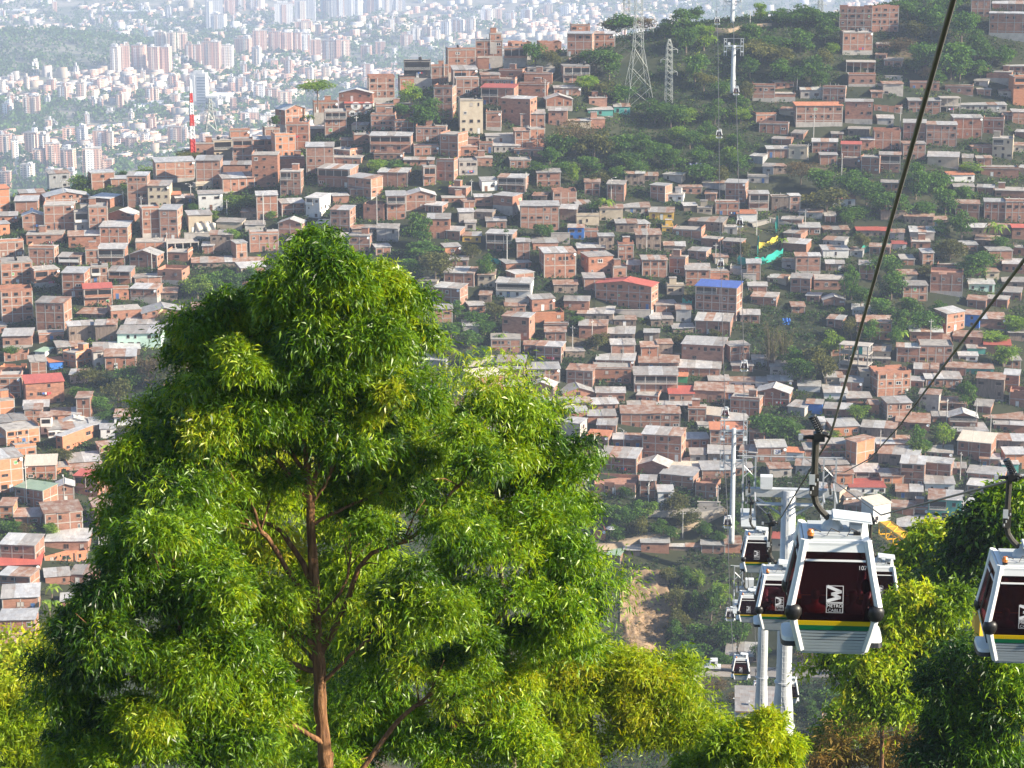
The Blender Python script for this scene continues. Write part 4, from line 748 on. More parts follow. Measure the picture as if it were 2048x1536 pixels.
undergrowth('dry_undergrowth', 26000, L_OLIVE, 33, .9, lambda x, y, r: (abs(x) < .24*y) & (pn(x, y, 20, 10) > .56))
# ------------------------------------------------------------------ the city in the valley
def tower_mat(name, c, c2, glass, fl=3.0):
    m, nt, b = nmat(name); L = nt.links.new
    tc = node(nt, 'ShaderNodeTexCoord'); sp = node(nt, 'ShaderNodeSeparateXYZ'); L(tc.outputs['Object'], sp.inputs[0]); oi = node(nt, 'ShaderNodeObjectInfo')
    def fr(src, period, lo):
        a = node(nt, 'ShaderNodeMath', operation='DIVIDE'); L(src, a.inputs[0]); a.inputs[1].default_value = period
        f = node(nt, 'ShaderNodeMath', operation='FRACT'); L(a.outputs[0], f.inputs[0])
        g = node(nt, 'ShaderNodeMath', operation='GREATER_THAN'); L(f.outputs[0], g.inputs[0]); g.inputs[1].default_value = lo; return g.outputs[0]
    ad = node(nt, 'ShaderNodeMath', operation='ADD'); L(sp.outputs[0], ad.inputs[0]); L(sp.outputs[1], ad.inputs[1])
    w = node(nt, 'ShaderNodeMath', operation='MULTIPLY'); L(fr(sp.outputs[2], fl, .45), w.inputs[0]); L(fr(ad.outputs[0], 4.6, .42), w.inputs[1])
    st = node(nt, 'ShaderNodeMix', data_type='RGBA'); L(fr(ad.outputs[0], 13.8, .66), st.inputs[0]); st.inputs[6].default_value = (*c, 1); st.inputs[7].default_value = (*c2, 1)
    mx = node(nt, 'ShaderNodeMix', data_type='RGBA'); L(w.outputs[0], mx.inputs[0]); L(st.outputs[2], mx.inputs[6]); mx.inputs[7].default_value = (*glass, 1)
    r4 = node(nt, 'ShaderNodeMapRange'); r4.inputs[3].default_value = .8; r4.inputs[4].default_value = 1.2; L(oi.outputs['Random'], r4.inputs[0])
    v4 = node(nt, 'ShaderNodeVectorMath', operation='SCALE'); L(mx.outputs[2], v4.inputs[0]); L(r4.outputs[0], v4.inputs['Scale'])
    L(v4.outputs[0], b.inputs['Base Color']); b.inputs['Roughness'].default_value = .8; return m
TW = dict(p=tower_mat('pink_brick_tower', (.50,.28,.20), (.64,.47,.37), (.14,.10,.09)), w=tower_mat('white_tower', (.80,.79,.77), (.74,.72,.68), (.22,.24,.27)), c=tower_mat('cream_tower', (.74,.65,.53), (.60,.45,.35), (.18,.16,.15)), g=tower_mat('grey_tower', (.36,.37,.39), (.46,.46,.46), (.12,.13,.15)))
M_STRIPE = tower_mat('striped_white_tower', (.78,.78,.77), (.78,.78,.77), (.16,.2,.26), 5.2)
def vground(px, py):
    d = ray(px, py); ys = np.arange(1300.0, 11000.0, 4.0); below = d.z / d.y * ys < vz(d.x / d.y * ys, ys)
    k = int(np.argmax(below)) if below.any() else len(ys) - 1; y = ys[k]; return Vector((d.x / d.y * y, y, d.z / d.y * y))
TWN = dict(p='pink brick tower', w='white tower', c='cream tower', g='grey tower')
# x0 x1 top base colour: towers read off the photograph
TOW = '''165 205 298 354 p;220 238 95 148 c;236 262 92 145 p;262 290 92 142 p;308 330 65 105 c;333 352 66 110 c;355 376 65 112 c;296 318 95 150 p;318 340 95 150 p;370 385 90 130 p;385 402 90 130 p;402 440 85 140 p;440 466 92 140 w;468 500 78 118 p;503 520 96 136 w;506 536 62 113 p;536 562 64 112 p;563 585 66 112 p;585 603 66 110 p;603 622 68 116 w;622 644 80 115 p;643 672 82 126 p;672 702 80 126 p
412 448 0 62 g;448 470 0 30 p;420 450 30 68 w;548 588 8 55 w;588 632 0 45 g;640 665 0 38 g;665 705 -4 38 g;705 725 -6 33 w;725 760 -2 28 g;630 642 50 72 p;588 624 44 70 p;430 445 -4 40 g;470 490 -2 22 p;500 525 -2 20 w;760 785 -4 26 g;785 812 -2 22 g
610 626 138 170 w;642 660 134 160 c;455 470 155 185 w;470 492 155 190 g;495 506 165 200 w;506 528 170 208 w;528 556 178 206 p;556 585 184 210 p;290 306 176 212 p;306 318 178 208 c;180 192 200 224 w;192 206 198 222 p;230 246 190 224 p;46 60 195 236 c;60 80 193 240 p;16 28 190 226 p;4 22 208 238 w;125 152 256 290 p;152 172 256 300 w;185 215 262 306 p;215 226 264 306 c;275 296 248 270 p;296 312 236 270 p;325 341 242 266 p;335 366 254 300 p;366 376 256 300 w;276 298 266 300 w
48 78 266 318 p;78 96 270 330 c;0 24 270 320 p;24 38 280 340 w;92 122 288 340 p;120 148 300 345 p;232 250 276 300 p;250 276 276 310 p;460 474 196 230 p;400 418 228 262 c;430 448 232 258 p;480 520 226 258 p;520 560 232 262 w;90 120 340 380 p;40 66 330 372 c;0 22 344 386 p;130 150 344 374 w;200 226 320 352 p;66 90 300 340 p;100 112 306 340 w;825 842 56 80 w;842 862 54 80 c;862 880 60 84 w;900 925 40 64 w;930 950 38 66 c;880 900 44 70 w;960 985 20 46 w;985 1005 18 44 c;800 825 70 92 p;750 772 84 108 p;720 742 92 118 p;1040 1062 20 40 w;1010 1030 26 46 w;1085 1105 10 30 c;1120 1140 12 34 w'''
CITY_MARKS = [("the striped white office tower", 400, 182), ("the white domed hall", 255, 222), ("the red and white mast", 385, 240), ("the wooded hill in the city", 130, 95), ("the umbrella tree", 635, 190), ("the lone pink tower by the ridge", 185, 326), ("the long white hall", 320, 195), ("the top of the ridge roofs", 990, 80), ("the tall grey tower pair", 430, 25), ("the leaning brick gable house", 592, 230)]
CITY_ITEMS = []
def tower(x0, x1, yt, yb, c, i, desc=None):
    C = vground((x0 + x1) / 2, yb); d = C.y * CP - C.z * SP; w = (x1 - x0) / FPX * d; H = (yb - yt) / FPX * d; rnd = random.Random(i); rz = R(rnd.uniform(-16, 12))
    root = thing('city_tower', None, 'tower', C, rz, 'apartment towers in the valley'); dp = w * rnd.uniform(.6, .95); w *= .92
    mb = MB(); mb.box(-w/2, w/2, 0, dp, -6, H, TW[c])
    for q in range(rnd.randint(1, 3)):
        x = rnd.uniform(-w*.35, w*.2); mb.box(x, x + w*.24, -1.6 if q == 0 else -.4, .001, 0, H * rnd.uniform(.93, .985), TW[rnd.choice('pwc')])
    mb.build('wall', root)
    mb = MB(); mb.box(-w/2 - .3, w/2 + .3, -.3, dp + .3, H + .01, H + 1.0, M_CONC)
    for q in range(rnd.randint(1, 3)):
        x = rnd.uniform(-w*.4, w*.15); mb.box(x, x + w*.28, dp*.2, dp*.75, H + 1, H + rnd.uniform(3, 7), TW['w'] if rnd.random() < .6 else TW[c])
    mb.build('roof', root)
    nf = round(H / 3); size = 'very tall ' if H > 75 else 'tall ' if H > 48 else 'short ' if H < 26 else ''
    CITY_ITEMS.append((root, 'hazy ' + size + TWN[c], (x0+x1)/2, (yt+yb)/2)); return root
k = 0
for t in TOW.replace('\n', ';').split(';'):
    a = t.split(); tower(float(a[0]), float(a[1]), float(a[2]), float(a[3]), a[4], k); k += 1
rr = random.Random(5); OCC = [tuple(map(float, t.split()[:4])) for t in TOW.replace('\n', ';').split(';')]
for _ in range(900):
    if k > 200: break
    px = rr.uniform(0, 820); py = rr.uniform(20, 388) if px < 400 else rr.uniform(20, 250)
    if py > 388 - px * .17 or (20 < px < 215 and 60 < py < 135): continue
    wp = rr.uniform(9, 19) * (.6 + py / 500); hp = wp * rr.uniform(1.0, 2.3)
    if any(px - wp/2 < o[1] and px + wp/2 > o[0] and py - hp < o[3] - 3 and py > o[2] for o in OCC): continue
    OCC.append((px - wp/2, px + wp/2, py - hp, py)); tower(px - wp/2, px + wp/2, py - hp, py, rr.choice('ppppccwwg'), k); k += 1
label_all(CITY_ITEMS, CITY_MARKS)
# the striped white tower and the halls beside it
C = vground(400, 222); d = C.length; s = d / FPX; root = thing('office_tower', 'tall white tower with dark horizontal window stripes behind the red and white mast', 'tower', C, R(-8))
mb = MB(); mb.box(-17*s, 13*s, 0, 20*s, -5, 74*s, M_WHITE); mb.build('wall', root)
for q in range(11):
    mb = MB(); mb.box(-5*s, 12*s, -.6, -.01, (8 + q*5.6)*s, (10.6 + q*5.6)*s, plain('tinted_strip', (.12,.16,.2), .3) if q == 0 else bpy.data.materials['tinted_strip']); mb.build('window', root)
mb = MB(); mb.box(-14*s, -9*s, -1.4, 0, 0, 70*s, M_WHITE); mb.build('pier', root)
mb = MB(); mb.box(-12*s, 6*s, 3*s, 15*s, 74*s, 78*s, M_WHITE); mb.build('roof', root)
def hall(px0, px1, yb, hp, lab, arch=0):
    C = vground((px0+px1)/2, yb); s = C.length / FPX; w = (px1-px0)*s; root = thing('exhibition_hall', lab, 'hall', C, R(-5)); h = hp*s
    mb = MB(); mb.box(-w/2, w/2, 0, 60, -4, h, M_WHITE); mb.build('wall', root); mb = MB()
    if arch:
        n = 12; poly = [(-w/2 + w*q/n, h + 1 + arch*s*math.sin(math.pi*q/n)) for q in range(n+1)]; mb.prism(poly[::-1] + [(-w/2, h + .1), (w/2, h + .1)], -2, 62, M_WHITE)
    else: mb.box(-w/2 - 2, w/2 + 2, -3, 62, h + .1, h + 3, M_WHITE)
    mb.build('roof', root)
for a in ((238, 288, 228, 4, 'white hall with an arched roof on the valley floor', 9), (290, 372, 220, 8, 'long low white hall beside the striped tower'), (330, 380, 206, 9, 'white hall with a flat roof behind the long low one'), (415, 452, 222, 26, 'broad white windowless block right of the striped tower'), (10, 60, 28, 5, 'white roofed depot at the far edge of the city'), (205, 300, 30, 6, 'very long white roof far across the valley'), (98, 175, 176, 3, 'long thin white roof beyond the park')): hall(*a)

# low houses and trees of the valley: masses nobody could count
def boxes_stuff(name, n, seed, keep, sz, hgt, mats):
    rng = np.random.default_rng(seed); u = rng.random(n); y = 1 / (1/1700 + (1/10500 - 1/1700) * u); x = rng.uniform(-.26, .2, n) * y
    m = keep(x, y, rng); x, y = x[m], y[m]; n = len(x); z = vz(x, y); w = rng.uniform(*sz, n); dd = rng.uniform(*sz, n); h = rng.uniform(*hgt, n) * np.where(rng.random(n) < .12, 2.0, 1); a = rng.normal(-.1, .25, n)
    c, s = np.cos(a), np.sin(a); cor = np.array([(-.5,-.5),(.5,-.5),(.5,.5),(-.5,.5)])
    lx = cor[None, :, 0] * w[:, None]; ly = cor[None, :, 1] * dd[:, None]
    X = x[:, None] + lx*c[:, None] - ly*s[:, None]; Y = y[:, None] + lx*s[:, None] + ly*c[:, None]
    bot = np.stack([X, Y, np.repeat(z[:, None] - 3, 4, 1)], -1); top = np.stack([X, Y, np.repeat((z+h)[:, None], 4, 1)], -1); v = np.concatenate([bot, top], 1).reshape(-1, 3)
    fb = np.array([(4,5,6,7),(0,1,5,4),(1,2,6,5),(2,3,7,6),(3,0,4,7)]); f = (fb[None] + 8*np.arange(n)[:, None, None]).reshape(-1, 4)
    me = bpy.data.meshes.new(name); me.vertices.add(len(v)); me.vertices.foreach_set('co', v.astype(np.float32).ravel()); me.loops.add(f.size); me.loops.foreach_set('vertex_index', f.astype(np.int32).ravel())
    me.polygons.add(len(f)); me.polygons.foreach_set('loop_start', np.arange(0, f.size, 4, dtype=np.int32))
    wall = rng.integers(0, len(mats) - 2, n); roof = rng.choice([len(mats)-2, len(mats)-1], n, p=[.5, .5]); mi = np.stack([roof, wall, wall, wall, wall], 1).ravel()
    for mm in mats: me.materials.append(mm)
    me.polygons.foreach_set('material_index', mi.astype(np.int32)); me.update(calc_edges=True)
    return tag(link_mesh(name, me), kind='stuff')
cn = lambda x, y, c, s: vnoise(x + 6000, y, c, s)
park = lambda x, y: np.exp(-(((x + 1000) / 330) ** 2 + ((y - 4750) / 480) ** 2)) > .35
boxes_stuff('low_city_houses', 32000, 41, lambda x, y, r: (cn(x, y, 260, 12) > .33) & ~park(x, y), (8, 22), (4, 10), [TW['p'], TW['p'], TW['c'], M_CREAM, M_WHITE, M_CONC, plain('pale_roof', (.62,.55,.48), .8), plain('tile_roof', (.50,.30,.20), .85)])
boxes_stuff('far_slope_houses', 9000, 43, lambda x, y, r: (y > 5200) & (cn(x, y, 330, 13) > .46) & ~park(x, y), (9, 24), (5, 14), [M_CREAM, M_WHITE, TW['c'], M_WHITE, M_CREAM, plain('far_pale_roof', (.66,.63,.6), .8), plain('far_tile_roof', (.45,.28,.2), .85)])
def city_trees(name, n, seed, keep, mat):
    rng = np.random.default_rng(seed); u = rng.random(n); y = 1 / (1/1600 + (1/10500 - 1/1600) * u); x = rng.uniform(-.26, .2, n) * y
    m = keep(x, y, rng); x, y = x[m], y[m]; n = len(x); k = 22; R_ = rng.uniform(5, 11, n); c = np.stack([x, y, vz(x, y) + R_*.7], 1)
    d = rnd_dirs(n*k, rng); d[:, 2] = np.abs(d[:, 2]) * 1.1 - .25; rr_ = np.repeat(R_, k); p = np.repeat(c, k, 0) + d * rr_[:, None]
    V = leaf_quads(p, unit(d*.4 + rnd_dirs(n*k, rng)), rr_*.75, rr_*.6, rng)
    return tag(link_mesh(name, quads_mesh(name, V, np.clip(rng.normal(.5, .25, n*k), 0, 1), mat)), kind='stuff')
city_trees('city_trees', 17000, 51, lambda x, y, r: (cn(x, y, 260, 12) < .60), L_GREEN)
city_trees('park_woods', 26000, 52, lambda x, y, r: park(x, y) | (cn(x, y, 420, 15) > .64), L_GREEN)
# ------------------------------------------------------------------ cable car
GLASS_M, nt, _b = nmat('tinted_cabin_glass')
_b.inputs['Base Color'].default_value = (.045, .016, .022, 1); _b.inputs['Roughness'].default_value = .06; _b.inputs['Specular IOR Level'].default_value = .5
_t = node(nt, 'ShaderNodeBsdfTransparent'); _t.inputs['Color'].default_value = (.56, .37, .40, 1)
_mx = node(nt, 'ShaderNodeMixShader'); _mx.inputs[0].default_value = .13; nt.links.new(_t.outputs[0], _mx.inputs[1]); nt.links.new(_b.outputs[0], _mx.inputs[2]); nt.links.new(_mx.outputs[0], nt.nodes['Material Output'].inputs['Surface'])
M_YEL = plain('yellow_stripe', (.62, .42, .0), .45); M_GRN = plain('green_stripe', (.0, .12, .045), .45); M_ARM = plain('dark_hanger_steel', (.055, .05, .04), .5, .3); M_GREYP = plain('grey_panel', (.42, .45, .46), .5)
M_SOLAR = plain('panel_face', (.55, .60, .63), .25); M_SEAT = plain('seat_plastic', (.05, .05, .055), .5); M_LOGO = plain('pale_lettering', (.55, .56, .58), .6); M_BULB = plain('orange_lamp', (.6, .18, .03), .4); M_SLAT = surf('shade_greyed_slats', (.42,.46,.47), (.48,.52,.53), 1.5, .5, .04)  # white slats greyed so their colour carries the cabin front's shade
PROF = [(0.0, .77, .80), (.58, .915, .93), (1.12, 1.04, 1.0), (1.9, .885, .875), (2.5, .765, .775)]
def ext(z):
    for (a, b) in zip(PROF, PROF[1:]):
        if a[0] <= z <= b[0] + 1e-6: t = (z - a[0]) / (b[0] - a[0]); return a[1] + (b[1]-a[1])*t, a[2] + (b[2]-a[2])*t
    return PROF[-1][1:] if z > 1 else PROF[0][1:]
def face_pt(face, u, z, off):
    """a point on the cabin's skin: face 0 front(-y) 1 right(+x) 2 back 3 left; u across, off outwards"""
    hx, hy = ext(z)
    return {0: (u, -hy - off, z), 2: (-u, hy + off, z), 1: (hx + off, u, z), 3: (-hx - off, -u, z)}[face]
def skin_panel(mb, face, z0, z1, edge, mat, off=0.0, thick=.02, zs=()):
    lv = sorted(set([z0, z1] + [p[0] for p in PROF if z0 < p[0] < z1])); vs = []
    for z in lv:
        hx, hy = ext(z); h = (hx if face in (0, 2) else hy) - edge
        vs += [face_pt(face, -h, z, off), face_pt(face, h, z, off), face_pt(face, -h, z, off - thick), face_pt(face, h, z, off - thick)]
    n = len(lv); fs = []
    for i in range(n - 1):
        a = i*4; b = a + 4; fs += [(a, a+1, b+1, b), (a+3, a+2, b+2, b+3), (a+2, a, b, b+2), (a+1, a+3, b+3, b+1)]
    fs += [(0, 2, 3, 1), ((n-1)*4, (n-1)*4+1, (n-1)*4+3, (n-1)*4+2)]
    mb.add(vs, fs, mat)
def text_flat(txt, size, parent_name):
    cu = bpy.data.curves.new(parent_name, 'FONT'); cu.body = txt; cu.size = size; cu.align_x = 'CENTER'; cu.align_y = 'CENTER'
    o = bpy.data.objects.new(parent_name, cu); COL.objects.link(o); dg = bpy.context.evaluated_depsgraph_get(); dg.update()
    me = bpy.data.meshes.new_from_object(o.evaluated_get(dg)); bpy.data.objects.remove(o); bpy.data.curves.remove(cu)
    vs = [tuple(v.co) for v in me.vertices]; fs = [tuple(p.vertices) for p in me.polygons]; bpy.data.meshes.remove(me); return vs, fs
def wrap(mb, vs, fs, cx, cz, mat, off=.016, sx=1.0):
    """lay flat artwork (x, y) onto the front glass"""
    mb.add([face_pt(0, cx + x*sx, cz + y, off) for x, y, *_ in vs], fs, mat)
def rect(x0, x1, y0, y1): return [(x0, y0), (x1, y0), (x1, y1), (x0, y1)], [(0, 1, 2, 3)]
TXT_METRO = text_flat('METRO', .105, 'txt'); TXT_CABLE = text_flat('CABLE', .105, 'txt')
def make_gondola():
    root = thing('cable_car_cabin', None, 'cable car', (0,0,0), 0, 'cabins on the cable line')
    mb = MB()
    for sx in (-1, 1):
        for sy in (-1, 1):
            pts = [(sx*(ext(z)[0]-.07), sy*(ext(z)[1]-.05), z) for z in (.05, .55, 1.0, 1.12, 1.25, 1.9, 2.62)]
            mb.tube(pts, [.09, .095, .10, .10, .10, .095, .095], M_WHITEMETAL, 8)
    for f in range(4):
        skin_panel(mb, f, 2.36, 2.56, .12, M_WHITEMETAL, .0, .05); skin_panel(mb, f, 2.15, 2.19, .16, M_WHITEMETAL, .012, .03)
    mb.build('frame', root, smooth=False)
    for f in range(4):
        m2 = MB(); skin_panel(m2, f, .792, 2.36, .15, GLASS_M, -.015, .012); w = m2.build('window', root)
        m3 = MB(); skin_panel(m3, f, .685, .79, .13, M_YEL, .006); skin_panel(m3, f, .568, .684, .13, M_GRN, .006); m3.build('stripe', w)
        m4 = MB(); skin_panel(m4, f, .0, .574, .12, plain('groove', (.03,.035,.035), .8) if 'groove' not in bpy.data.materials else bpy.data.materials['groove'], -.03)
        for q in range(7): skin_panel(m4, f, .012 + q*.0795, .012 + q*.0795 + (.058 if q > 2 else .072), .12, M_SLAT, 0.0, .028)
        m4.build('lower_panel', root)
        if f in (1, 3):
            m5 = MB()
            for z0, z1 in ((.1, 2.3),):
                for u in (-.02, .02):
                    lv = [.1, .58, 1.12, 1.9, 2.3]; m5.tube([face_pt(f, u*1.2, z, .012) for z in lv], .016, M_RUBBER, 4)
            m5.build('door_seam', root)
    mb = MB(); mb.box(-.72, .72, -.74, .74, -.05, -.001, M_GREYP); mb.build('floor', root)
    mb = MB()
    for y0, y1 in ((-.66, -.28), (.28, .66)): mb.box(-.62, .62, y0, y1, .34, .40, M_SEAT); mb.box(-.66, .66, y0 if y0 < 0 else y1-.05, (y0+.05) if y0 < 0 else y1, .401, .86, M_SEAT)
    mb.build('seat', root)
    mb = MB(); mb.box(-.70, .70, -.70, .70, 2.5, 2.60, M_WHITEMETAL); mb.box(-.58, .58, -.6, .6, 2.601, 2.68, M_GREYP); mb.lathe([(.26, 2.68), (.22, 2.78), (.12, 2.9), (.09, 2.98)], M_GREYP, 12, Matrix.Translation((-.05, 0, 0)))
    mb.box(.34, .60, -.3, .1, 2.681, 2.84, M_GREYP); mb.box(.4, .56, -.55, -.42, 2.681, 2.74, M_RUBBER)
    for x0 in (-.62, -.2, .25): mb.tube([(x0, -.62, 2.69), (x0 + .1, -.5, 2.82), (x0 + .3, -.45, 2.72)], .012, M_RUBBER, 4)
    mb.build('roof', root)
    mb = MB(); mb.box(-.62, -.5, -.66, -.54, 2.62, 2.68, M_RUBBER); mb.lathe([(.07, 2.681), (.08, 2.76), (.05, 2.82)], M_BULB, 10, Matrix.Translation((-.56, -.6, 0))); mb.build('beacon', root)
    mb = MB(); Mp = Matrix.Translation((.38, -.1, 3.0)) @ Matrix.Rotation(R(6), 4, 'Y') @ Matrix.Rotation(R(6), 4, 'X'); mb.box(-.43, .43, -.26, .26, -.02, .02, M_SOLAR, Mp); mb.box(-.45, .45, -.28, .28, -.035, -.0201, M_WHITEMETAL, Mp)
    for x in (.1, .62): mb.tube([(x, -.1, 2.6), (x, -.1, 2.98)], .02, M_STEEL, 4)
    sp = mb.build('solar_panel', root)
    for sx in (-1, 1):
        for sy in (-1, 1):
            hx, hy = ext(1.02); m6 = MB(); M6 = Matrix.Translation((sx*(hx - .10), sy*(hy - .02), 1.0)) @ Matrix.Rotation(R(-8*sy), 4, 'X')
            prof = [(.02, -.19), (.12, -.165), (.165, -.05), (.165, .08), (.12, .16), (.02, .19)]; m6.lathe(prof, M_RUBBER, 12, M6 @ Matrix.Diagonal((1.15, .85, 1, 1))); m6.build('bumper', root, smooth=True)
    for sx in (-1, 1):
        m6 = MB(); hx, _ = ext(.22); M6 = Matrix.Translation((sx*(hx + .12), 0, .17)); n = 20
        loop = [(math.copysign(abs(math.cos(a))**.6, math.cos(a))*.2, math.copysign(abs(math.sin(a))**.4, math.sin(a))*.55) for a in [2*math.pi*q/n for q in range(n)]]
        for z0, z1, mt, k1 in ((-.13, -.02, M_RUBBER, 1.04), (-.019, .07, M_WHITEMETAL, .98)):
            vs = [(x*k1, y*k1, z0) for x, y in loop] + [(x*k1*.93, y*k1*.95, z1) for x, y in loop]
            m6.add(vs, [tuple(range(n-1, -1, -1)), tuple(range(n, 2*n))] + [(q, (q+1) % n, (q+1) % n + n, q + n) for q in range(n)], mt, M6)
        m6.build('side_buffer', root)
    # hanger: root at the rope, down to the roof
    mb = MB()
    arm = [(-.08, 0, 2.85), (-.17, 0, 2.95), (-.32, 0, 3.1), (-.43, 0, 3.27), (-.48, 0, 3.48), (-.48, 0, 3.95), (-.475, 0, 4.35), (-.47, 0, 4.75)]
    mb.tube(arm, [.075, .075, .075, .075, .08, .08, .075, .085], M_ARM, 8); mb.box(-.58, -.38, -.09, .09, 3.45, 3.95, M_ARM); mb.box(-.60, -.47, -.12, -.091, 3.72, 3.95, M_GREYP)
    for q in range(4): mb.tube([(-.56 + .05*q, -.1, 3.5 + .1*q), (-.56 + .05*q, -.1, 3.56 + .1*q)], .018, M_STEEL, 5)
    hg = mb.build('hanger', root)
    mb = MB(); mb.box(-.52, -.28, -.14, .14, 4.72, 4.90, M_RUBBER); mb.tube([(-.45, 0, 4.78), (-.62, 0, 4.80), (-.80, 0, 4.78)], [.06, .05, .03], M_ARM, 6); mb.tube([(-.3, 0, 4.88), (-.22, 0, 4.86), (-.16, 0, 4.80)], [.06, .06, .05], M_RUBBER, 6); mb.box(-.86, -.76, -.05, .05, 4.73, 4.86, M_STEEL); mb.build('grip', hg)
    mb = MB(); a0, a1 = Vector((-.36, 0, 4.9)), Vector((-.56, 0, 5.26)); ax = (a1 - a0).normalized(); uu = ax.cross(Vector((0, 1, 0))); vv = Vector((0, 1, 0)); pts = []
    for q in range(73):
        t = q / 72; a = 2*math.pi*8*t; pts.append(a0.lerp(a1, t) + (uu*math.cos(a) + vv*math.sin(a))*.085)
    mb.tube(pts, .02, M_RUBBER, 5); mb.tube([a0, a1], .03, M_STEEL, 6); mb.lathe([(.1, 0), (.1, .03)], M_RUBBER, 10, Matrix.Translation(a1) @ ax.to_track_quat('Z', 'Y').to_matrix().to_4x4()); mb.build('spring', hg)
    # the operator's mark on the front glass
    mb = MB(); W0 = .19; cz = 1.43; t = .014
    for r_ in (rect(-W0, W0, W0 - t, W0), rect(-W0, W0, -W0, -W0 + t), rect(-W0, -W0 + t, -W0 + t, W0 - t), rect(W0 - t, W0, -W0 + t, W0 - t)): wrap(mb, *r_, 0, cz, M_LOGO)
    zz = [(-.15, .165), (.125, .055), (-.055, .0), (.105, -.075), (-.155, -.15)]; hw_ = .034
    for (p, q) in zip(zz, zz[1:]):
        dx, dy = q[0]-p[0], q[1]-p[1]; l = math.hypot(dx, dy); nx, ny = -dy/l*hw_, dx/l*hw_; ex, ey = dx/l*hw_*.6, dy/l*hw_*.6
        wrap(mb, [(p[0]-ex+nx, p[1]-ey+ny), (p[0]-ex-nx, p[1]-ey-ny), (q[0]+ex-nx, q[1]+ey-ny), (q[0]+ex+nx, q[1]+ey+ny)], [(0, 1, 2, 3)], 0, cz, M_LOGO, .017)
    for r_ in (rect(-W0, W0, -.212, -.2), rect(-W0, W0, -.43, -.418), rect(-W0, -W0 + t, -.418, -.212), rect(W0 - t, W0, -.418, -.212)): wrap(mb, *r_, 0, cz, M_LOGO)
    for tx, dz in ((TXT_METRO, -.265), (TXT_CABLE, -.37)): wrap(mb, *tx, 0, cz + dz, M_LOGO, .018)
    mb.build('logo', root)
    return root
G0 = make_gondola()
GOND = [(1661, 1281, 50, 'large near cabin numbered 107 hanging in front of the tower pole'), (1556, 1249, 100, 'cabin half hidden behind the large near one'), (1512, 1138, 154, 'upper cabin left of the near one, hanging above the others'), (1496, 1239, 207, 'lowest small cabin of the descending row left of the near one'),
        (1754, 1219, 116, 'cabin peeking out right behind the large near one'), (2037, 1304, 58, 'near cabin cut off by the picture edge before dark trees'), (1481, 1355, 256, 'cabin above the white lorry on the gorge road'), (1579, 1401, 262, 'cabin mostly behind the thick grey pole'), (1515, 1387, 452, 'small cabin just above the white warehouse roof'),
        (1460, 1240, 470, 'tiny cabin in front of the gorge trees'), (1455, 1055, 530, 'tiny cabin below the white pole tower'), (1450, 836, 590, 'tiny cabin above the flat red roof at the white tower'), (1488, 742, 600, 'tiny cabin beside the bamboo clump'), (1441, 537, 690, 'tiny cabin above the blue-roofed block'), (1479, 454, 700, 'tiny cabin in front of the red-roofed white hut'),
        (1438, 276, 770, 'tiny cabin over the wooded slope left of the hilltop tower'), (1472, 190, 780, 'tiny cabin right of the hilltop tower base'), (1434, 49, 890, 'dark tiny cabin at the ridge left of the hilltop tower')]
GPOS = []
for i, (px, py, Y, lab) in enumerate(GOND):
    g = G0 if i == 0 else copy_tree(G0); g.location = P(px, py, Y); g['label'] = lab; GPOS.append(g.location.copy())
    g.rotation_euler = (0, 0, R(-4.5))
mb = MB(); wrap(mb, *text_flat('107', .13, 'number'), .60, 2.02, M_LOGO, .018); mb.build('number', G0)

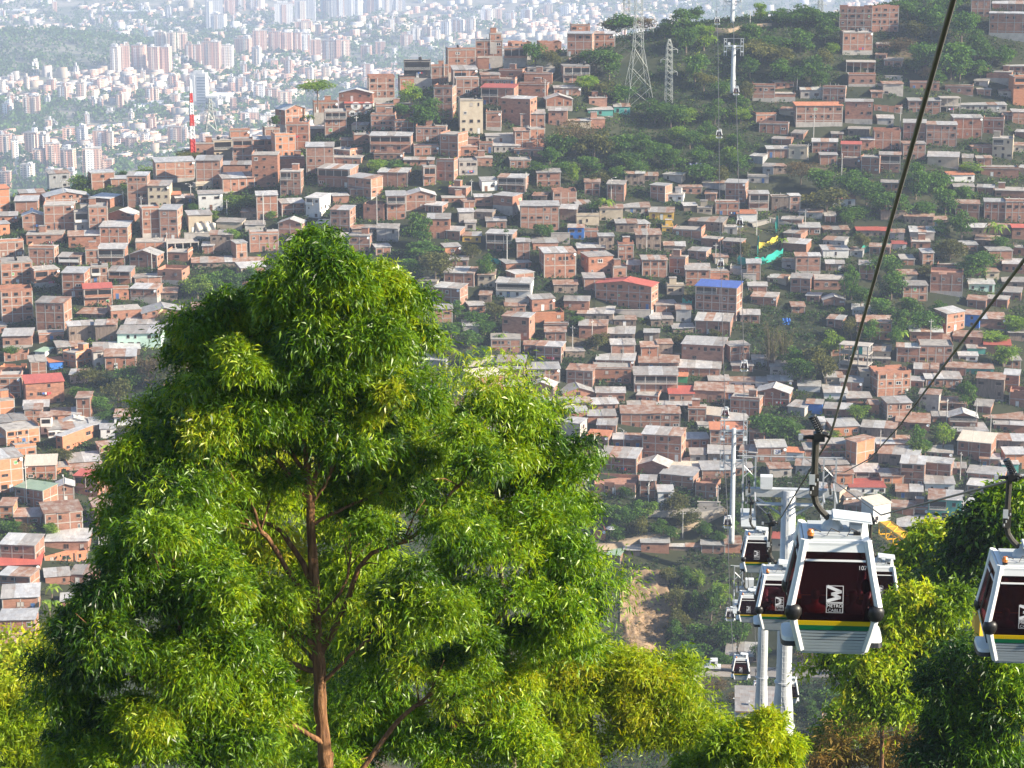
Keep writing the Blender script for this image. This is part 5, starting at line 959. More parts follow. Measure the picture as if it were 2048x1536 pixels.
# people seated in the near cabins
M_SKIN = plain('skin', (.30, .16, .10), .6); M_HAIR = plain('dark_hair', (.015, .011, .009), .6)
def person(gond, x, y, rz, lab, shirt, arm_up=False):
    me = bpy.data.meshes.new('person')
    # pelvis chest neck head / arms / legs, sitting
    J = [(0,0,.08,.15),(0,.02,.30,.155),(0,.02,.48,.17),(0,.0,.62,.06),(0,-.02,.70,.085),(0,-.03,.80,.10),(0,-.02,.88,.075)]
    E = [(0,1),(1,2),(2,3),(3,4),(4,5),(5,6)]
    def chain(st, pts):
        prev = st
        for p in pts: J.append(p); E.append((prev, len(J)-1)); prev = len(J)-1
        return prev
    for s in (-1, 1):
        if arm_up and s > 0: h = chain(2, [(s*.19,0,.53,.065),(s*.27,-.12,.38,.05),(s*.16,-.28,.52,.038),(s*.13,-.31,.58,.03)])
        else: h = chain(2, [(s*.19,0,.53,.065),(s*.24,-.04,.28,.05),(s*.16,-.26,.20,.038),(s*.13,-.33,.19,.03)])
        b = J[h]
        for k in range(4): chain(h, [(b[0]+s*(-.03+.02*k), b[1]-.05, b[2]+.004*k, .010), (b[0]+s*(-.032+.021*k), b[1]-.075-.006*(k in (1,2)), b[2]-.02, .008)])
        chain(h, [(b[0]-s*.05, b[1]-.02, b[2]+.01, .010)])
        chain(0, [(s*.10,-.12,.09,.085),(s*.11,-.42,.10,.065),(s*.11,-.44,-.15,.05),(s*.11,-.44,-.34,.04),(s*.11,-.55,-.36,.03)])
    me.from_pydata([j[:3] for j in J], E, []); o = bpy.data.objects.new('person', me); COL.objects.link(o); me.materials.append(shirt); me.materials.append(M_SKIN)
    md = o.modifiers.new('skin', 'SKIN'); md.use_smooth_shade = True
    for v, j in zip(me.skin_vertices[0].data, J): v.radius = (j[3], j[3] * (.75 if j[2] < .6 and abs(j[0]) < .01 else 1)); v.use_root = False
    me.skin_vertices[0].data[0].use_root = True
    o.modifiers.new('sub', 'SUBSURF').levels = 1; o.modifiers['sub'].render_levels = 1
    tag(o, lab, 'person', 'passengers in the cabins'); o.matrix_basis = Matrix.Translation(gond.location) @ Matrix.Rotation(gond.rotation_euler.z, 4, 'Z') @ Matrix.Translation((x, y, .40)) @ Matrix.Rotation(rz, 4, 'Z')
    m2 = MB(); m2.lathe([(.05, .955), (.092, .92), (.108, .86), (.10, .78), (.075, .74)], M_HAIR, 12, Matrix.Translation((0, .012, .0))); m2.build('hair', o, smooth=True)
    m3 = MB(); m3.lathe([(.045, .71), (.07, .745), (.083, .80), (.08, .86), (.05, .9)], M_SKIN, 12, Matrix.Translation((0, -.052, 0))); m3.box(-.012, .012, -.152, -.12, .785, .825, M_SKIN)
    for s in (-1, 1): m3.box(s*.035-.014, s*.035+.014, -.135, -.125, .826, .84, M_HAIR)
    m3.box(-.022, .022, -.134, -.12, .755, .765, plain('lips', (.2,.06,.05), .6) if 'lips' not in bpy.data.materials else bpy.data.materials['lips']); m3.build('face', o, smooth=True)
SHIRT_R = plain('red_shirt', (.28, .05, .03), .8); SHIRT_D = plain('dark_jacket', (.02, .02, .025), .8); SHIRT_O = plain('rust_shirt', (.42, .13, .05), .8)
person(G0, -.40, -.40, math.pi, 'seated passenger in red behind the cabin window left of the mark, near cabin', SHIRT_R); person(G0, .44, -.40, R(192), 'seated passenger in dark jacket behind the right bumper, near cabin', SHIRT_D)
_g = [o for o in COL.objects if o.get('label') == GOND[1][3]][0]; person(_g, -.34, -.42, math.pi, 'seated passenger in a rust shirt in the half hidden cabin', SHIRT_O)
_g = [o for o in COL.objects if o.get('label') == GOND[5][3]][0]; person(_g, -.44, -.42, math.pi, 'seated passenger resting one arm up in the edge cabin', SHIRT_D, True)

# ropes
def rope(label, pts, r, name='haul_rope', cat='cable', sag=None):
    mb = MB(); mb.tube(pts, r, M_ROPE, 6); return tag(mb.build(name, smooth=True), label, cat, 'cable car ropes' if name == 'haul_rope' else None)
def rp(i): return GPOS[i] + Vector((-.16, 0, 4.80))
dirn = rp(0) - P(1912, -20, 18)
left = [P(1912, -20, 18) - dirn * .12, P(1912, -20, 18), rp(0), rp(1), rp(2), P(1512, 1030, 164), rp(3), P(1499, 1200, 240), rp(6), P(1468, 1330, 350), rp(9), rp(10), P(1447, 880, 575), rp(11), rp(13), rp(15), P(1436, 95, 840), rp(17), P(1434, -40, 960)]
right = [P(2130, 930, 30), P(2052, 953, 58) , P(1762, 1030, 116), P(1664, 960, 164), P(1610, 1110, 207), P(1580, 1140, 240), rp(7), P(1528, 1345, 350), rp(8), P(1488, 880, 575), rp(12), rp(14), rp(16), P(1468, 95, 840), P(1466, -40, 960)]
GPOS[5]
rope('thick steel rope running from the upper edge to the near cabin grip and on', left, [.027]*3 + [.03]*3 + [.04]*3 + [.055]*2 + [.085]*8)
rope('thin grey rope passing over the teal house to the second line of cabins', right, [.04]*5 + [.05]*2 + [.06]*2 + [.085]*6)
pts = [P(2200, 330, 18), P(2048, 520, 25), P(1900, 715, 38), P(1800, 850, 60), P(1740, 917, 85), P(1690, 944, 110), P(1650, 943, 135), P(1612, 918, 160)]
rope('dark beaded slack cable sagging from the right edge to the tower head', pts, .024, 'signal_cable')

# towers on round poles
def pole_tower(lab, px, Y, ztop, zbot, r, half, arms, joints=(), M=M_STEEL, g=1.0):
    b = P(px, 768, Y); x = b.x; root = thing('cable_tower', lab, 'cable tower', (x, Y, zbot), R(-5), 'cable car towers'); H = ztop - zbot
    mb = MB(); prof = [(r*1.3, -1), (r*1.25, 0)] + [(r*k, z - zbot) for z, k in joints] + [(r*.92, H - .01), (r*.8, H)]
    mb.lathe(prof, M, 20); mb.build('pole', root, smooth=True)
    for z, k in joints[::2]:
        m2 = MB(); m2.lathe([(r*k + .01, 0), (r*k + .12, .02), (r*k + .12, .16), (r*k + .01, .18)], M, 20, Matrix.Translation((0, 0, z - zbot - .05))); m2.build('flange', root)
    m2 = MB()
    for s in (-.16, .16): m2.tube([(s, -r*1.25 - .1, H*.05), (s, -r*1.02 - .1, H - .3)], .022, M, 4)
    for q in range(int(H / .45)): z = H*.05 + q*.45; m2.tube([(-.16, -r*1.2 - .09, z), (.16, -r*1.2 - .09, z)], .015, M, 3)
    if H > 12: m2.build('ladder', root)
    for za in arms:
        z = za - zbot; m3 = MB(); m3.box(-half - .25, half + .25, -.28, .28, z - .3, z + .3, M)
        m3.tube([(-half*.9, 0, z - .25), (-r*.7, 0, z - 1.8)], .1, M, 5); m3.tube([(half*.9, 0, z - .25), (r*.7, 0, z - 1.8)], .1, M, 5); m3.build('crossarm', root)
        for s in (-1, 1):
            m4 = MB(); x0 = s*half
            for dx in (-.45, .45):
                m4.box(x0+dx-.06*g, x0+dx+.06*g, -.06, .06, z - 2.0*g, z + 2.7, M); m4.box(x0+dx-.05, x0+dx+.05, -2.6, 2.6, z - .05, z + .05, M)
            for a, c in (((-.45, 2.0), (.45, 1.1)), ((.45, 2.0), (-.45, 1.1)), ((-.45, 2.6), (.45, 2.6)), ((-.45, -1.9), (.45, -1.9))): m4.tube([(x0+a[0], 0, z+a[1]), (x0+c[0], 0, z+c[1])], .04*g, M, 4)
            m4.box(x0 - .55, x0 + .55, -2.4, 2.4, z - 2.05, z - 1.98, M_GREYP); gb = m4.build('gantry', root)
            for q in range(4):
                m5 = MB(); m5.lathe([(.22, -.06), (.25, -.05), (.2, 0), (.25, .05), (.22, .06)], M_RUBBER, 14, Matrix.Translation((x0, -1.5 + q, z + .55 - .02*q)) @ Matrix.Rotation(R(90), 4, 'Y')); m5.build('sheave', gb)
            m5 = MB(); m5.box(x0 - .08, x0 + .08, -1.9, 1.9, z + .42, z + .62, M_ARM); m5.build('sheave_beam', gb)
        m6 = MB(); m6.tube([(-half - .9, 0, z + 2.72), (half + .9, 0, z + 2.72)], .045, M, 5); m6.box(-half + .5, half - .5, -.35, .35, z - .95, z - .88, M_GREYP)
        m6.build('walkway', root)
        m7 = MB(); m7.box(-half*.55 - .5, -half*.55 + .4, -.4, .4, z + .31, z + 1.25, M_WHITEMETAL); m7.build('equipment_box', root)
    return root
zB = P(1583, 985, 164).z
pole_tower('thick grey pole with gantry head right behind the near cabin', 1584, 164, zB + .2, -92, .58, 2.95, [zB], [(P(1583, 1452, 164).z, 1.42), (P(1583, 1420, 164).z, 1.34), (P(1583, 1365, 164).z, 1.0), (P(1583, 1315, 164).z, .985)])
zA = P(1539, 1180, 242).z
pole_tower('slimmer pale pole between the white warehouse and the thick pole', 1539, 242, zA + .2, -132, .58, 2.85, [zA], [(P(1539, 1422, 242).z, 1.28), (P(1539, 1400, 242).z, 1.22), (P(1539, 1355, 242).z, 1.0), (P(1539, 1296, 242).z, .98)])
zC = P(1468, 860, 575).z; M_PALE = surf('white_pole', (.40,.43,.45), (.50,.53,.54), 1.2, .5, .05)
pole_tower('white pole tower with two gantry levels among houses at the hill foot', 1470, 575, zC + .5, P(1474, 1035, 575).z - 6, .58, 2.9, [zC - .2, P(1468, 921, 575).z], [], M_PALE, 1.8)
zD = P(1452, 92, 840).z
pole_tower('hilltop cable tower with a single wide gantry on a white pole', 1453, 840, zD + .3, P(1453, 164, 840).z - 3, .75, 3.0, [zD], [], M_PALE, 1.8)
zE = P(1450, 6, 905).z
pole_tower('farthest cable tower standing on the ridge behind the other', 1449, 905, zE + 2.5, P(1452, 76, 905).z - 3, .75, 3.0, [zE + .5], [], M_PALE, 1.8)
# ------------------------------------------------------------------ lattice pylons and masts
M_LAT = plain('pylon_steel', (.33, .35, .33), .5, .2)
def lattice(mb, secs, mat, w=.09, panels=8):
    """square lattice through (z, half width) sections"""
    for (z0, h0), (z1, h1) in zip(secs, secs[1:]):
        n = max(1, round((z1 - z0) / ((h0 + h1) * 1.0)))
        for sx in (-1, 1):
            for sy in (-1, 1): beam(mb, (sx*h0, sy*h0, z0), (sx*h1, sy*h1, z1), w, mat)
        for k in range(n):
            a = z0 + (z1-z0)*k/n; b = z0 + (z1-z0)*(k+1)/n; ha = h0 + (h1-h0)*k/n; hb = h0 + (h1-h0)*(k+1)/n
            for s in (-1, 1):
                beam(mb, (-ha, s*ha, a), (hb, s*hb, b), w*.6, mat); beam(mb, (ha, s*ha, a), (-hb, s*hb, b), w*.6, mat)
                beam(mb, (s*ha, -ha, a), (s*hb, hb, b), w*.6, mat); beam(mb, (s*ha, ha, a), (s*hb, -hb, b), w*.6, mat)
def base_at(px, py, Y=None): return ground(px, py) if Y is None else P(px, py, Y)
def pylon(lab, px, yb, secs_px, arms, Y=None, mat=None, w=.16, group='lattice pylons'):
    C = base_at(px, yb, Y); s = C.length / FPX; root = thing('lattice_pylon', lab, 'pylon', C, R(12), group); mb = MB(); lattice(mb, [((yb - y)*s, h*s) for y, h in secs_px], mat or M_LAT, w); mb.build('lattice_body', root)
    for y, x0, x1 in arms:
        z = (yb - y)*s; m2 = MB(); hh = 3*s
        for x in (x0, x1):
            if x: beam(m2, (0, -hh*.7, z), (x*s, 0, z), w*.8, M_LAT); beam(m2, (0, hh*.7, z), (x*s, 0, z), w*.8, M_LAT); beam(m2, (0, 0, z + 8*s), (x*s, 0, z), w*.6, M_LAT); beam(m2, (x*s, 0, z), (x*s, 0, z - 7*s), w*.7, M_STEEL)
        m2.build('crossarm', root)
    return root
pylon('tall four-legged lattice pylon among the trees on the ridge', 1275, 212, [(212, 27), (98, 9), (30, 7), (-30, 6)], [(60, -34, 30), (25, -30, 28), (-8, -26, 24)], w=.14)
pylon('slender lattice mast with short brackets beside the tall pylon', 1337, 206, [(206, 6.5), (95, 5), (80, 1.5)], [(101, 0, 17), (145, 0, 17), (120, -17, 0)], w=.16)
pylon('pale lattice pylon down in the hazy valley beside the red and white mast', 422, 262, [(262, 11), (225, 4), (198, 2)], [(238, -14, 16), (222, -12, 12), (208, -9, 9)], Y=1150, w=.3)
C = base_at(386, 318); s = C.length / FPX; mast = thing('radio_mast', 'red and white banded lattice mast on the ridge behind roofs', 'mast', C, R(20)); M_REDP = plain('mast_red', (.55, .05, .04), .6)
ys = [320, 278, 253, 230, 207, 188, 162]
for q, (a, b) in enumerate(zip(ys, ys[1:])):
    mb = MB(); h0, h1 = 4.6 - q*.55, 4.6 - (q+1)*.55; lattice(mb, [((318-a)*s, h0*s), ((318-b)*s, h1*s)], M_REDP if q % 2 == 0 else M_WHITEMETAL, .2)
    if q % 2 == 0: mb.box(-h1*s*.75, h1*s*.75, -h1*s*.75, h1*s*.75, (318-a)*s + 1, (318-b)*s - .6, M_REDP)
    mb.build('mast_section', mast)
pylon('upper part of a thin lattice pylon behind the tall one at the ridge', 1253, 40, [(40, 6), (-20, 5)], [(8, -12, 12)], Y=930, w=.16)
pylon('small lattice pylon behind the trees above the brick block', 1640, 40, [(40, 5), (-20, 3)], [(10, -12, 12)], Y=935, w=.16)
# ------------------------------------------------------------------ utility poles and wires
M_POLE = surf('cement_pole', (.36,.35,.33), (.5,.49,.46), 2, .9, .1)
P_T = '''127 362 408;247 383 414;283 394 432;382 370 406;335 466 530;304 500 545;527 388 458;454 400 432;172 288 350;754 388 456;713 233 268;888 92 148;1090 160 200;1052 345 386;1014 468 522;1222 358 402;1293 448 506;1431 488 528;1513 424 472;1145 652 702;1594 143 182;1627 233 276;1800 214 262;1683 308 352;1616 288 322;1893 798 852;1952 800 852;1924 1002 1068;1920 905 962;1365 1022 1078;1297 965 1012;1435 972 1018;54 932 1012;129 950 1008;200 1052 1142;72 718 748;1247 860 905;1184 640 690;943 360 405;631 145 178;1340 30 62;1735 1250 1340;1475 1395 1440;1980 830 880;1196 895 925;1500 25 48;1860 640 700;1760 860 905;1610 420 462'''
POLE_TOP = []; POLE_ITEMS = []
for i, t in enumerate(P_T.replace('\n', ';').split(';')):
    px, yt, yb = map(float, t.split()); C = ground(px, yb); h = (yb - yt) / FPX * C.length * 1.03; root = thing('utility_pole', None, 'utility pole', C, i * 1.3, 'utility poles on the hillside')
    mb = MB(); mb.tube([(0, 0, -1), (0, 0, h)], [.17, .11], M_POLE, 7); mb.build('pole', root); mb = MB(); mb.box(-.75, .75, -.06, .06, h - .75, h - .63, M_POLE)
    for x in (-.65, 0, .65): mb.lathe([(.05, 0), (.07, .08), (.03, .2)], M_WHITEMETAL, 6, Matrix.Translation((x, 0, h - .63)))
    mb.build('crossarm', root)
    if i % 3 == 0:
        mb = MB(); mb.tube([(0, 0, h - .3), (.5, -.2, h + .2), (1.3, -.5, h + .3)], .035, M_POLE, 5); mb.box(1.15, 1.7, -.68, -.5, h + .24, h + .33, M_WHITEMETAL); mb.build('lamp_arm', root)
    POLE_TOP.append((px, C + Vector((0, 0, h - .5)))); POLE_ITEMS.append((root, 'grey cement utility pole' + (' with a street lamp' if i % 3 == 0 else ''), px, (yt+yb)/2))
label_all(POLE_ITEMS, LANDMARKS)
def wire(a, b, lab, sag=3.0, r=.035):
    pts = [a.lerp(b, q/12) - Vector((0, 0, sag*4*(q/12)*(1-q/12))) for q in range(13)]; mb = MB(); mb.tube(pts, r, M_ROPE, 4); tag(mb.build('power_line'), lab, 'wire', 'power lines over the hill')
for q, (dx, dy) in enumerate(((-8, 60), (0, 66), (8, 74), (-10, 92), (4, 100))):
    wire(P(1262 + dx, dy, 868), P(560 + q*38, 452 + q*6, 742), 'thin power line slanting down from the tall pylon across the roofs', 5 + q*.7, .03)
for (a, b) in ((8, 4), (6, 8), (25, 16), (29, 28), (27, 26), (16, 15), (19, 25), (38, 14)):
    wire(POLE_TOP[a][1], POLE_TOP[b][1], 'thin wire strung between two cement poles over the roofs', 2.0, .025)
wire(P(1262, 640, 690), P(1155, 980, 590), 'thin wire running down the dark stair alley', 3, .03)
# ------------------------------------------------------------------ things on and between the houses
M_NETT = surf('teal_net', (.01,.27,.22), (.02,.36,.29), 1.5, .8); M_NETY = surf('yellow_net', (.42,.34,.03), (.52,.42,.05), 1.5, .8)
def net(lab, pts, hp, mat):
    g = [ground(x, y) for x, y in pts]; rnd = random.Random(int(pts[0][0])); mb = MB(); n = len(g); vs = []
    M_ = 6; full = [g[i].lerp(g[i+1], q/M_) for i in range(n-1) for q in range(M_)] + [g[-1]]
    for i, c in enumerate(full):
        h = hp / FPX * c.length * (.8 + .35*abs(math.sin(i*1.3))); b = .25*math.sin(i*1.9)
        for k in range(4): vs.append((c.x + b*k*.2, c.y - .6 - .3*math.sin(k + i), c.z - .3 + h*k/3 + .2*math.sin(i*.9)*(k > 0)))
    fs = [(i*4+k, i*4+4+k, i*4+5+k, i*4+1+k) for i in range(len(full)-1) for k in range(3)]; off = len(vs)
    vs += [(x, y + .05, z) for x, y, z in vs]; fs += [tuple(q + off for q in f[::-1]) for f in fs]; mb.add(vs, fs, mat)
    root = thing('debris_net', lab, 'net', g[0], 0, 'debris nets on the slope'); o = mb.build('netting', root, smooth=True); o.matrix_basis = Matrix.Translation(-g[0])
    for i in range(0, len(full), M_):
        c = full[i] - g[0]; m2 = MB(); m2.tube([(c.x, c.y - .3, c.z - .5), (c.x, c.y - .3, c.z + hp / FPX * full[i].length * 1.1 + .3)], .05, M_PLANK, 5); m2.build('post', root)
net('long teal debris net across the bare slope left of the white-framed hut', [(1474, 527), (1500, 534), (1530, 528), (1565, 512)], 17, M_NETT); net('yellow debris net hung on the bare slope', [(1514, 498), (1535, 494), (1556, 480)], 13, M_NETY)
net('upright teal net strip at the upper end of the yellow net', [(1550, 466), (1556, 464)], 32, M_NETT); net('upright teal net strip left end post of the yellow net', [(1514, 512), (1517, 511)], 38, M_NETT); net('small teal net beside the blue-roofed block', [(1364, 612), (1372, 620), (1384, 619)], 20, M_NETT)
net('teal net below the rusty plank shacks', [(1720, 503), (1750, 502), (1782, 497)], 13, M_NETT); net('small teal sheet by the ridge shacks', [(405, 428), (412, 428)], 12, M_NETT); net('teal patch above the sloping gardens', [(978, 522), (990, 524), (1002, 530)], 10, M_NETT); net('turquoise sheet low on the wooded slope', [(1216, 284), (1232, 284)], 6, M_NETT)
def tank(px, py, Y, r, h, lab, mat):
    root = thing('water_tank', lab, 'water tank', P(px, py, Y), 0, 'rooftop water tanks'); mb = MB(); mb.lathe([(r*.86, 0), (r, h*.5), (r*.98, h*.85), (r*.6, h*.96)], mat, 12); mb.build('body', root, smooth=True); mb = MB(); mb.lathe([(r*.3, h*.961), (r*.3, h*1.05)], mat, 10); mb.build('lid', root)
TANKS = []
for i, h in enumerate(HOUSES):
    if h['roof'] == 'f' and (h['n'] >= 2) and (i % 3 == 0 or h['yt'] < 110):
        q = random.Random(i)
        for k in range(1 if h['yt'] > 110 else q.randint(1, 3)):
            lx = q.uniform(-.35, .35)*h['w']; ly = q.uniform(1, h['D']*.7); c, s = math.cos(h['rz']), math.sin(h['rz']); C = h['C'] + Vector((lx*c - ly*s, lx*s + ly*c, h['H'] + .2))
            root = thing('water_tank', None, 'water tank', C, 0, 'rooftop water tanks'); r = q.uniform(.5, .65); hh = q.uniform(1.1, 1.5); mb = MB(); mb.lathe([(r*.86, 0), (r, hh*.5), (r*.98, hh*.85), (r*.6, hh*.96)], M_RUBBER, 12); mb.build('body', root, smooth=True); mb = MB(); mb.lathe([(r*.3, hh*.961), (r*.3, hh*1.05)], M_RUBBER, 10); mb.build('lid', root); TANKS.append((root, 'black round water tank on a slab roof', *to_px(C)))
label_all(TANKS, LANDMARKS)
# satellite dishes and washing on some houses
DISH = []; WASH = []; M_CL = [plain('cloth_%s' % n, c, .9) for n, c in (('white', (.7,.7,.7)), ('red', (.5,.05,.06)), ('blue', (.05,.15,.45)), ('pink', (.6,.2,.3)), ('navy', (.03,.04,.1)))]
for i, h in enumerate(HOUSES):
    q = random.Random(900 + i)
    if i % 9 == 4 and h['n'] >= 1 and h['wall'] in 'bowc' and h['roof'] != 'x':
        c, s = math.cos(h['rz']), math.sin(h['rz']); lx = h['w']*.5 - .5; C = h['C'] + Vector((lx*c + .35*s, lx*s - .35*c, h['H'] - .6))
        root = thing('satellite_dish', None, 'satellite dish', C, h['rz'], 'satellite dishes on houses'); mb = MB(); mb.lathe([(.02, 0), (.25, .05), (.42, .15), (.42, .17), (.24, .08), (.01, .03)], M_WHITEMETAL, 14, Matrix.Rotation(R(65), 4, 'X')); mb.build('dish', root, smooth=True); mb = MB(); mb.tube([(0, 0, 0), (0, .34, -.1)], .03, M_STEEL, 5); mb.build('bracket', root); DISH.append((root, 'small white satellite dish on a house front', *to_px(C)))
    if i % 13 == 5 and h['n'] >= 2:
        c, s = math.cos(h['rz']), math.sin(h['rz']); hs = h['H'] / h['n']; lx = q.uniform(-.25, .1)*h['w']; C = h['C'] + Vector((lx*c + .5*s, lx*s - .5*c, hs*.75 + hs*(h['n']-2)))
        root = thing('washing_line', None, 'washing line', C, h['rz'], 'washing lines on houses'); L_ = min(2.6, h['w']*.4); mb = MB(); mb.tube([(0, 0, 0), (L_, 0, 0)], .012, M_ROPE, 4); mb.tube([(0, 0, 0), (0, .5, 0)], .015, M_STEEL, 4); mb.tube([(L_, 0, 0), (L_, .5, 0)], .015, M_STEEL, 4); mb.build('line', root); x = .1
        while x < L_ - .5:
            w_ = q.uniform(.3, .6); d_ = q.uniform(.45, .85); m2 = MB(); vs = [(x + w_*a/3, .04*math.sin(a*2.1 + b), -d_*b/3) for b in range(4) for a in range(4)]; m2.add(vs, [(b*4+a, b*4+a+1, b*4+a+5, b*4+a+4) for b in range(3) for a in range(3)], q.choice(M_CL)); m2.build('cloth', root); x += w_ + .12
        WASH.append((root, 'line of washing on a house front', *to_px(C)))
label_all(DISH, LANDMARKS); label_all(WASH, LANDMARKS)
# the sign 29, the white window circles, the blue tarpaulin, pale tarpaulin
def on_front(h, lx, lz, off=.06):
    c, s = math.cos(h['rz']), math.sin(h['rz']); return h['C'] + Vector((lx*c + off*s, lx*s - off*c, lz))
h29 = house_at(1543, 910); lx = (1554 - 1543) / h29['ppm']; sg = thing('number_sign', 'white board reading 29 in blue on the brick front', 'sign', on_front(h29, lx, (925 - 903) / h29['ppm']), h29['rz'])
mb = MB(); mb.box(-1.0, 1.0, -.03, 0, -.72, .72, M_WHITE); mb.build('board', sg); vs, fs = text_flat('29', 1.35, 'txt'); mb = MB(); mb.add([(x, -.045, y) for x, y, *_ in vs], fs, plain('sign_blue', (.01, .04, .30), .5)); mb.build('number', sg)
hw_ = house_at(718, 220); M_CIRC = surf('white_circle_paint', (.62,.62,.6), (.72,.72,.7), .8, .8)
for (cx, cz, r) in ((712, 212, 10), (735, 211, 9), (705, 227, 7.5), (718, 227, 6), (737, 227, 8)):
    mb = MB(); n = 18; lx = (cx - 718) / hw_['ppm']; lz = (234 - cz) / hw_['ppm']; rr_ = r / hw_['ppm']; mb.prism([(lx + rr_*math.cos(2*math.pi*q/n), lz + rr_*.8*math.sin(2*math.pi*q/n)) for q in range(n)], -.05, -.012, M_CIRC); mb.build('painted_circle', hw_['root'])
    link_mesh('window', WIN[2], hw_['root'], T(lx, -.055, lz, 1.3, .9))
def drape(lab, cx, cy, wp, hp, mat):
    C = ground(cx, cy); s = C.length / FPX; w, h = wp*s, hp*s; mb = MB(); n, m = 14, 8; vs = [(w*(a/n - .5), -.4 - .9*(1 - b/m) + .25*math.sin(a*1.1 + b*.5), h*b/m + .25*math.sin(a*1.7)*(b > 0)) for b in range(m+1) for a in range(n+1)]
    fs = [(b*(n+1)+a, b*(n+1)+a+1, (b+1)*(n+1)+a+1, (b+1)*(n+1)+a) for b in range(m) for a in range(n)]; off = len(vs); vs += [(x, y + .06, z) for x, y, z in vs]; fs += [tuple(q + off for q in f[::-1]) for f in fs]; mb.add(vs, fs, mat); o = mb.build('tarpaulin', smooth=True); o.location = C; tag(o, lab, 'tarpaulin', 'tarpaulins on the slope')
drape('pale translucent tarpaulin hung over a wall under the ridge', 412, 467, 40, 22, surf('pale_plastic', (.5,.46,.38), (.62,.58,.5), 1.2, .6)); drape('dark blue tarpaulin with white marks on the wooded slope', 1390, 350, 26, 24, surf('navy_tarp', (.02,.03,.09), (.035,.05,.13), 1, .5)); drape('blue tarpaulin among the shacks beside the bamboo', 1572, 648, 16, 12, M_BLUE)
def retaining(lab, x0, x1, yt, yb):
    C = ground((x0+x1)/2, yb); s = C.length / FPX; az = math.atan2(C.x, C.y); root = thing('retaining_wall', lab, 'wall', C, -az, 'retaining walls on the slope'); w = (x1-x0)*s; h = (yb-yt)*s; mb = MB(); mb.box(-w/2, w/2, 0, .5, -3, h, M_CONC); mb.build('wall', root); mb = MB(); mb.box(-w/2 - .1, w/2 + .1, -.08, .58, h + .002, h + .14, M_CONC); mb.build('coping', root)
for a in (('pale retaining wall under the tarpaulin', 370, 455, 466, 484), ('retaining wall below the brick wall on the right slope', 1752, 1804, 168, 176), ('concrete wall on the terrace beside the tall block', 1770, 1804, 152, 164), ('concrete retaining wall below the long red-roofed block', 1196, 1300, 620, 630), ('retaining wall under the cream plank wall', 1102, 1140, 466, 488), ('grey wall beneath the pillared white house', 1010, 1058, 597, 612), ('concrete wall by the blue-roofed block', 1486, 1512, 548, 562), ('wall on the dirt slope right of the pillared hut', 1480, 1520, 540, 556), ('low brick-coloured wall above the gorge path', 1395, 1440, 1004, 1018)): retaining(*a)
# unfinished concrete frame tower by the near rope
C = ground(1706, 752); s = C.length / FPX; root = thing('concrete_frame_tower', 'unfinished open concrete frame tower with green sheeting on top', 'unfinished building', C, R(-22))
for x in (-4.2, -1.4, 1.4, 4.2):
    for y in (0, 5):
        if abs(x) > 2 or y == 0: mb = MB(); mb.box(x-.16, x+.16, y-.16, y+.16, -1, 9.2, M_CONC); mb.build('column', root)
for z in (3.4, 6.6, 9.2): mb = MB(); mb.box(-4.6, 4.6, -.4, 5.4, z, z + .22, M_CONC); mb.build('slab', root)
mb = MB(); mb.box(-.5, .8, -.1, .0, 6.85, 9.0, M_NETT); mb.box(1.3, 2.6, -.1, 0, 6.85, 9.0, M_NETT); mb.build('green_sheeting', root)
# ------------------------------------------------------------------ gorge floor: road, lorry, car, warehouse, crane
def strip(name, pts, w, mat, lift=.25):
    g = [Vector((x, y, 0)) for x, y in pts]; n = 8; full = [g[i].lerp(g[i+1], q/n) for i in range(len(g)-1) for q in range(n)] + [g[-1]]; mb = MB(); vs = []
    for i, c in enumerate(full):
        t = (full[min(i+1, len(full)-1)] - full[max(i-1, 0)]).normalized(); nx = Vector((-t.y, t.x, 0))
        zc = max(float(hz(*(c + nx*k*w/4).xy)) for k in (-2, -1, 0, 1, 2))
        for k in (-1, 1): p = c + nx*k*w/2; vs.append((p.x, p.y, zc + lift))
        for k in (-1, 1): p = c + nx*k*(w/2 + .6); vs.append((p.x, p.y, zc + lift - 1.6))
    fs = [(i*4, i*4+1, i*4+5, i*4+4) for i in range(len(full)-1)] + [(i*4+2, i*4, i*4+4, i*4+6) for i in range(len(full)-1)] + [(i*4+1, i*4+3, i*4+7, i*4+5) for i in range(len(full)-1)]
    mb.add(vs, [f[::-1] for f in fs], mat); return tag(mb.build(name), kind='structure')
M_ROAD = surf('road_surface', (.20,.185,.165), (.27,.25,.22), .15, .95, 0, fine=(3, .2)); M_DIRT = surf('dirt_path', (.25,.19,.13), (.34,.27,.19), .3, .95, 0, fine=(3, .2))
def gp(px, py): c = ground(px, py); return (c.x, c.y)
strip('road', [gp(1330, 1352), gp(1400, 1346), gp(1480, 1348), gp(1560, 1350), gp(1640, 1350), gp(1760, 1338), gp(1860, 1328)], 7, M_ROAD); strip('upper_road', [gp(1600, 1328), gp(1680, 1320), gp(1780, 1308)], 6, M_ROAD); strip('footpath', [gp(1190, 1102), gp(1240, 1090), gp(1320, 1068), gp(1400, 1048), gp(1450, 1022)], 1.8, M_DIRT, .2); strip('ridge_path', [gp(1420, 60), gp(1455, 62), gp(1490, 54), gp(1540, 50)], 3, M_DIRT, .2)
strip('hill_street', [gp(1290, 1030), gp(1340, 1032), gp(1400, 1028), gp(1440, 1018)], 4, M_ROAD, .2); strip('slope_street', [gp(1596, 455), gp(1540, 442), gp(1500, 452)], 2.5, M_ROAD, .2)
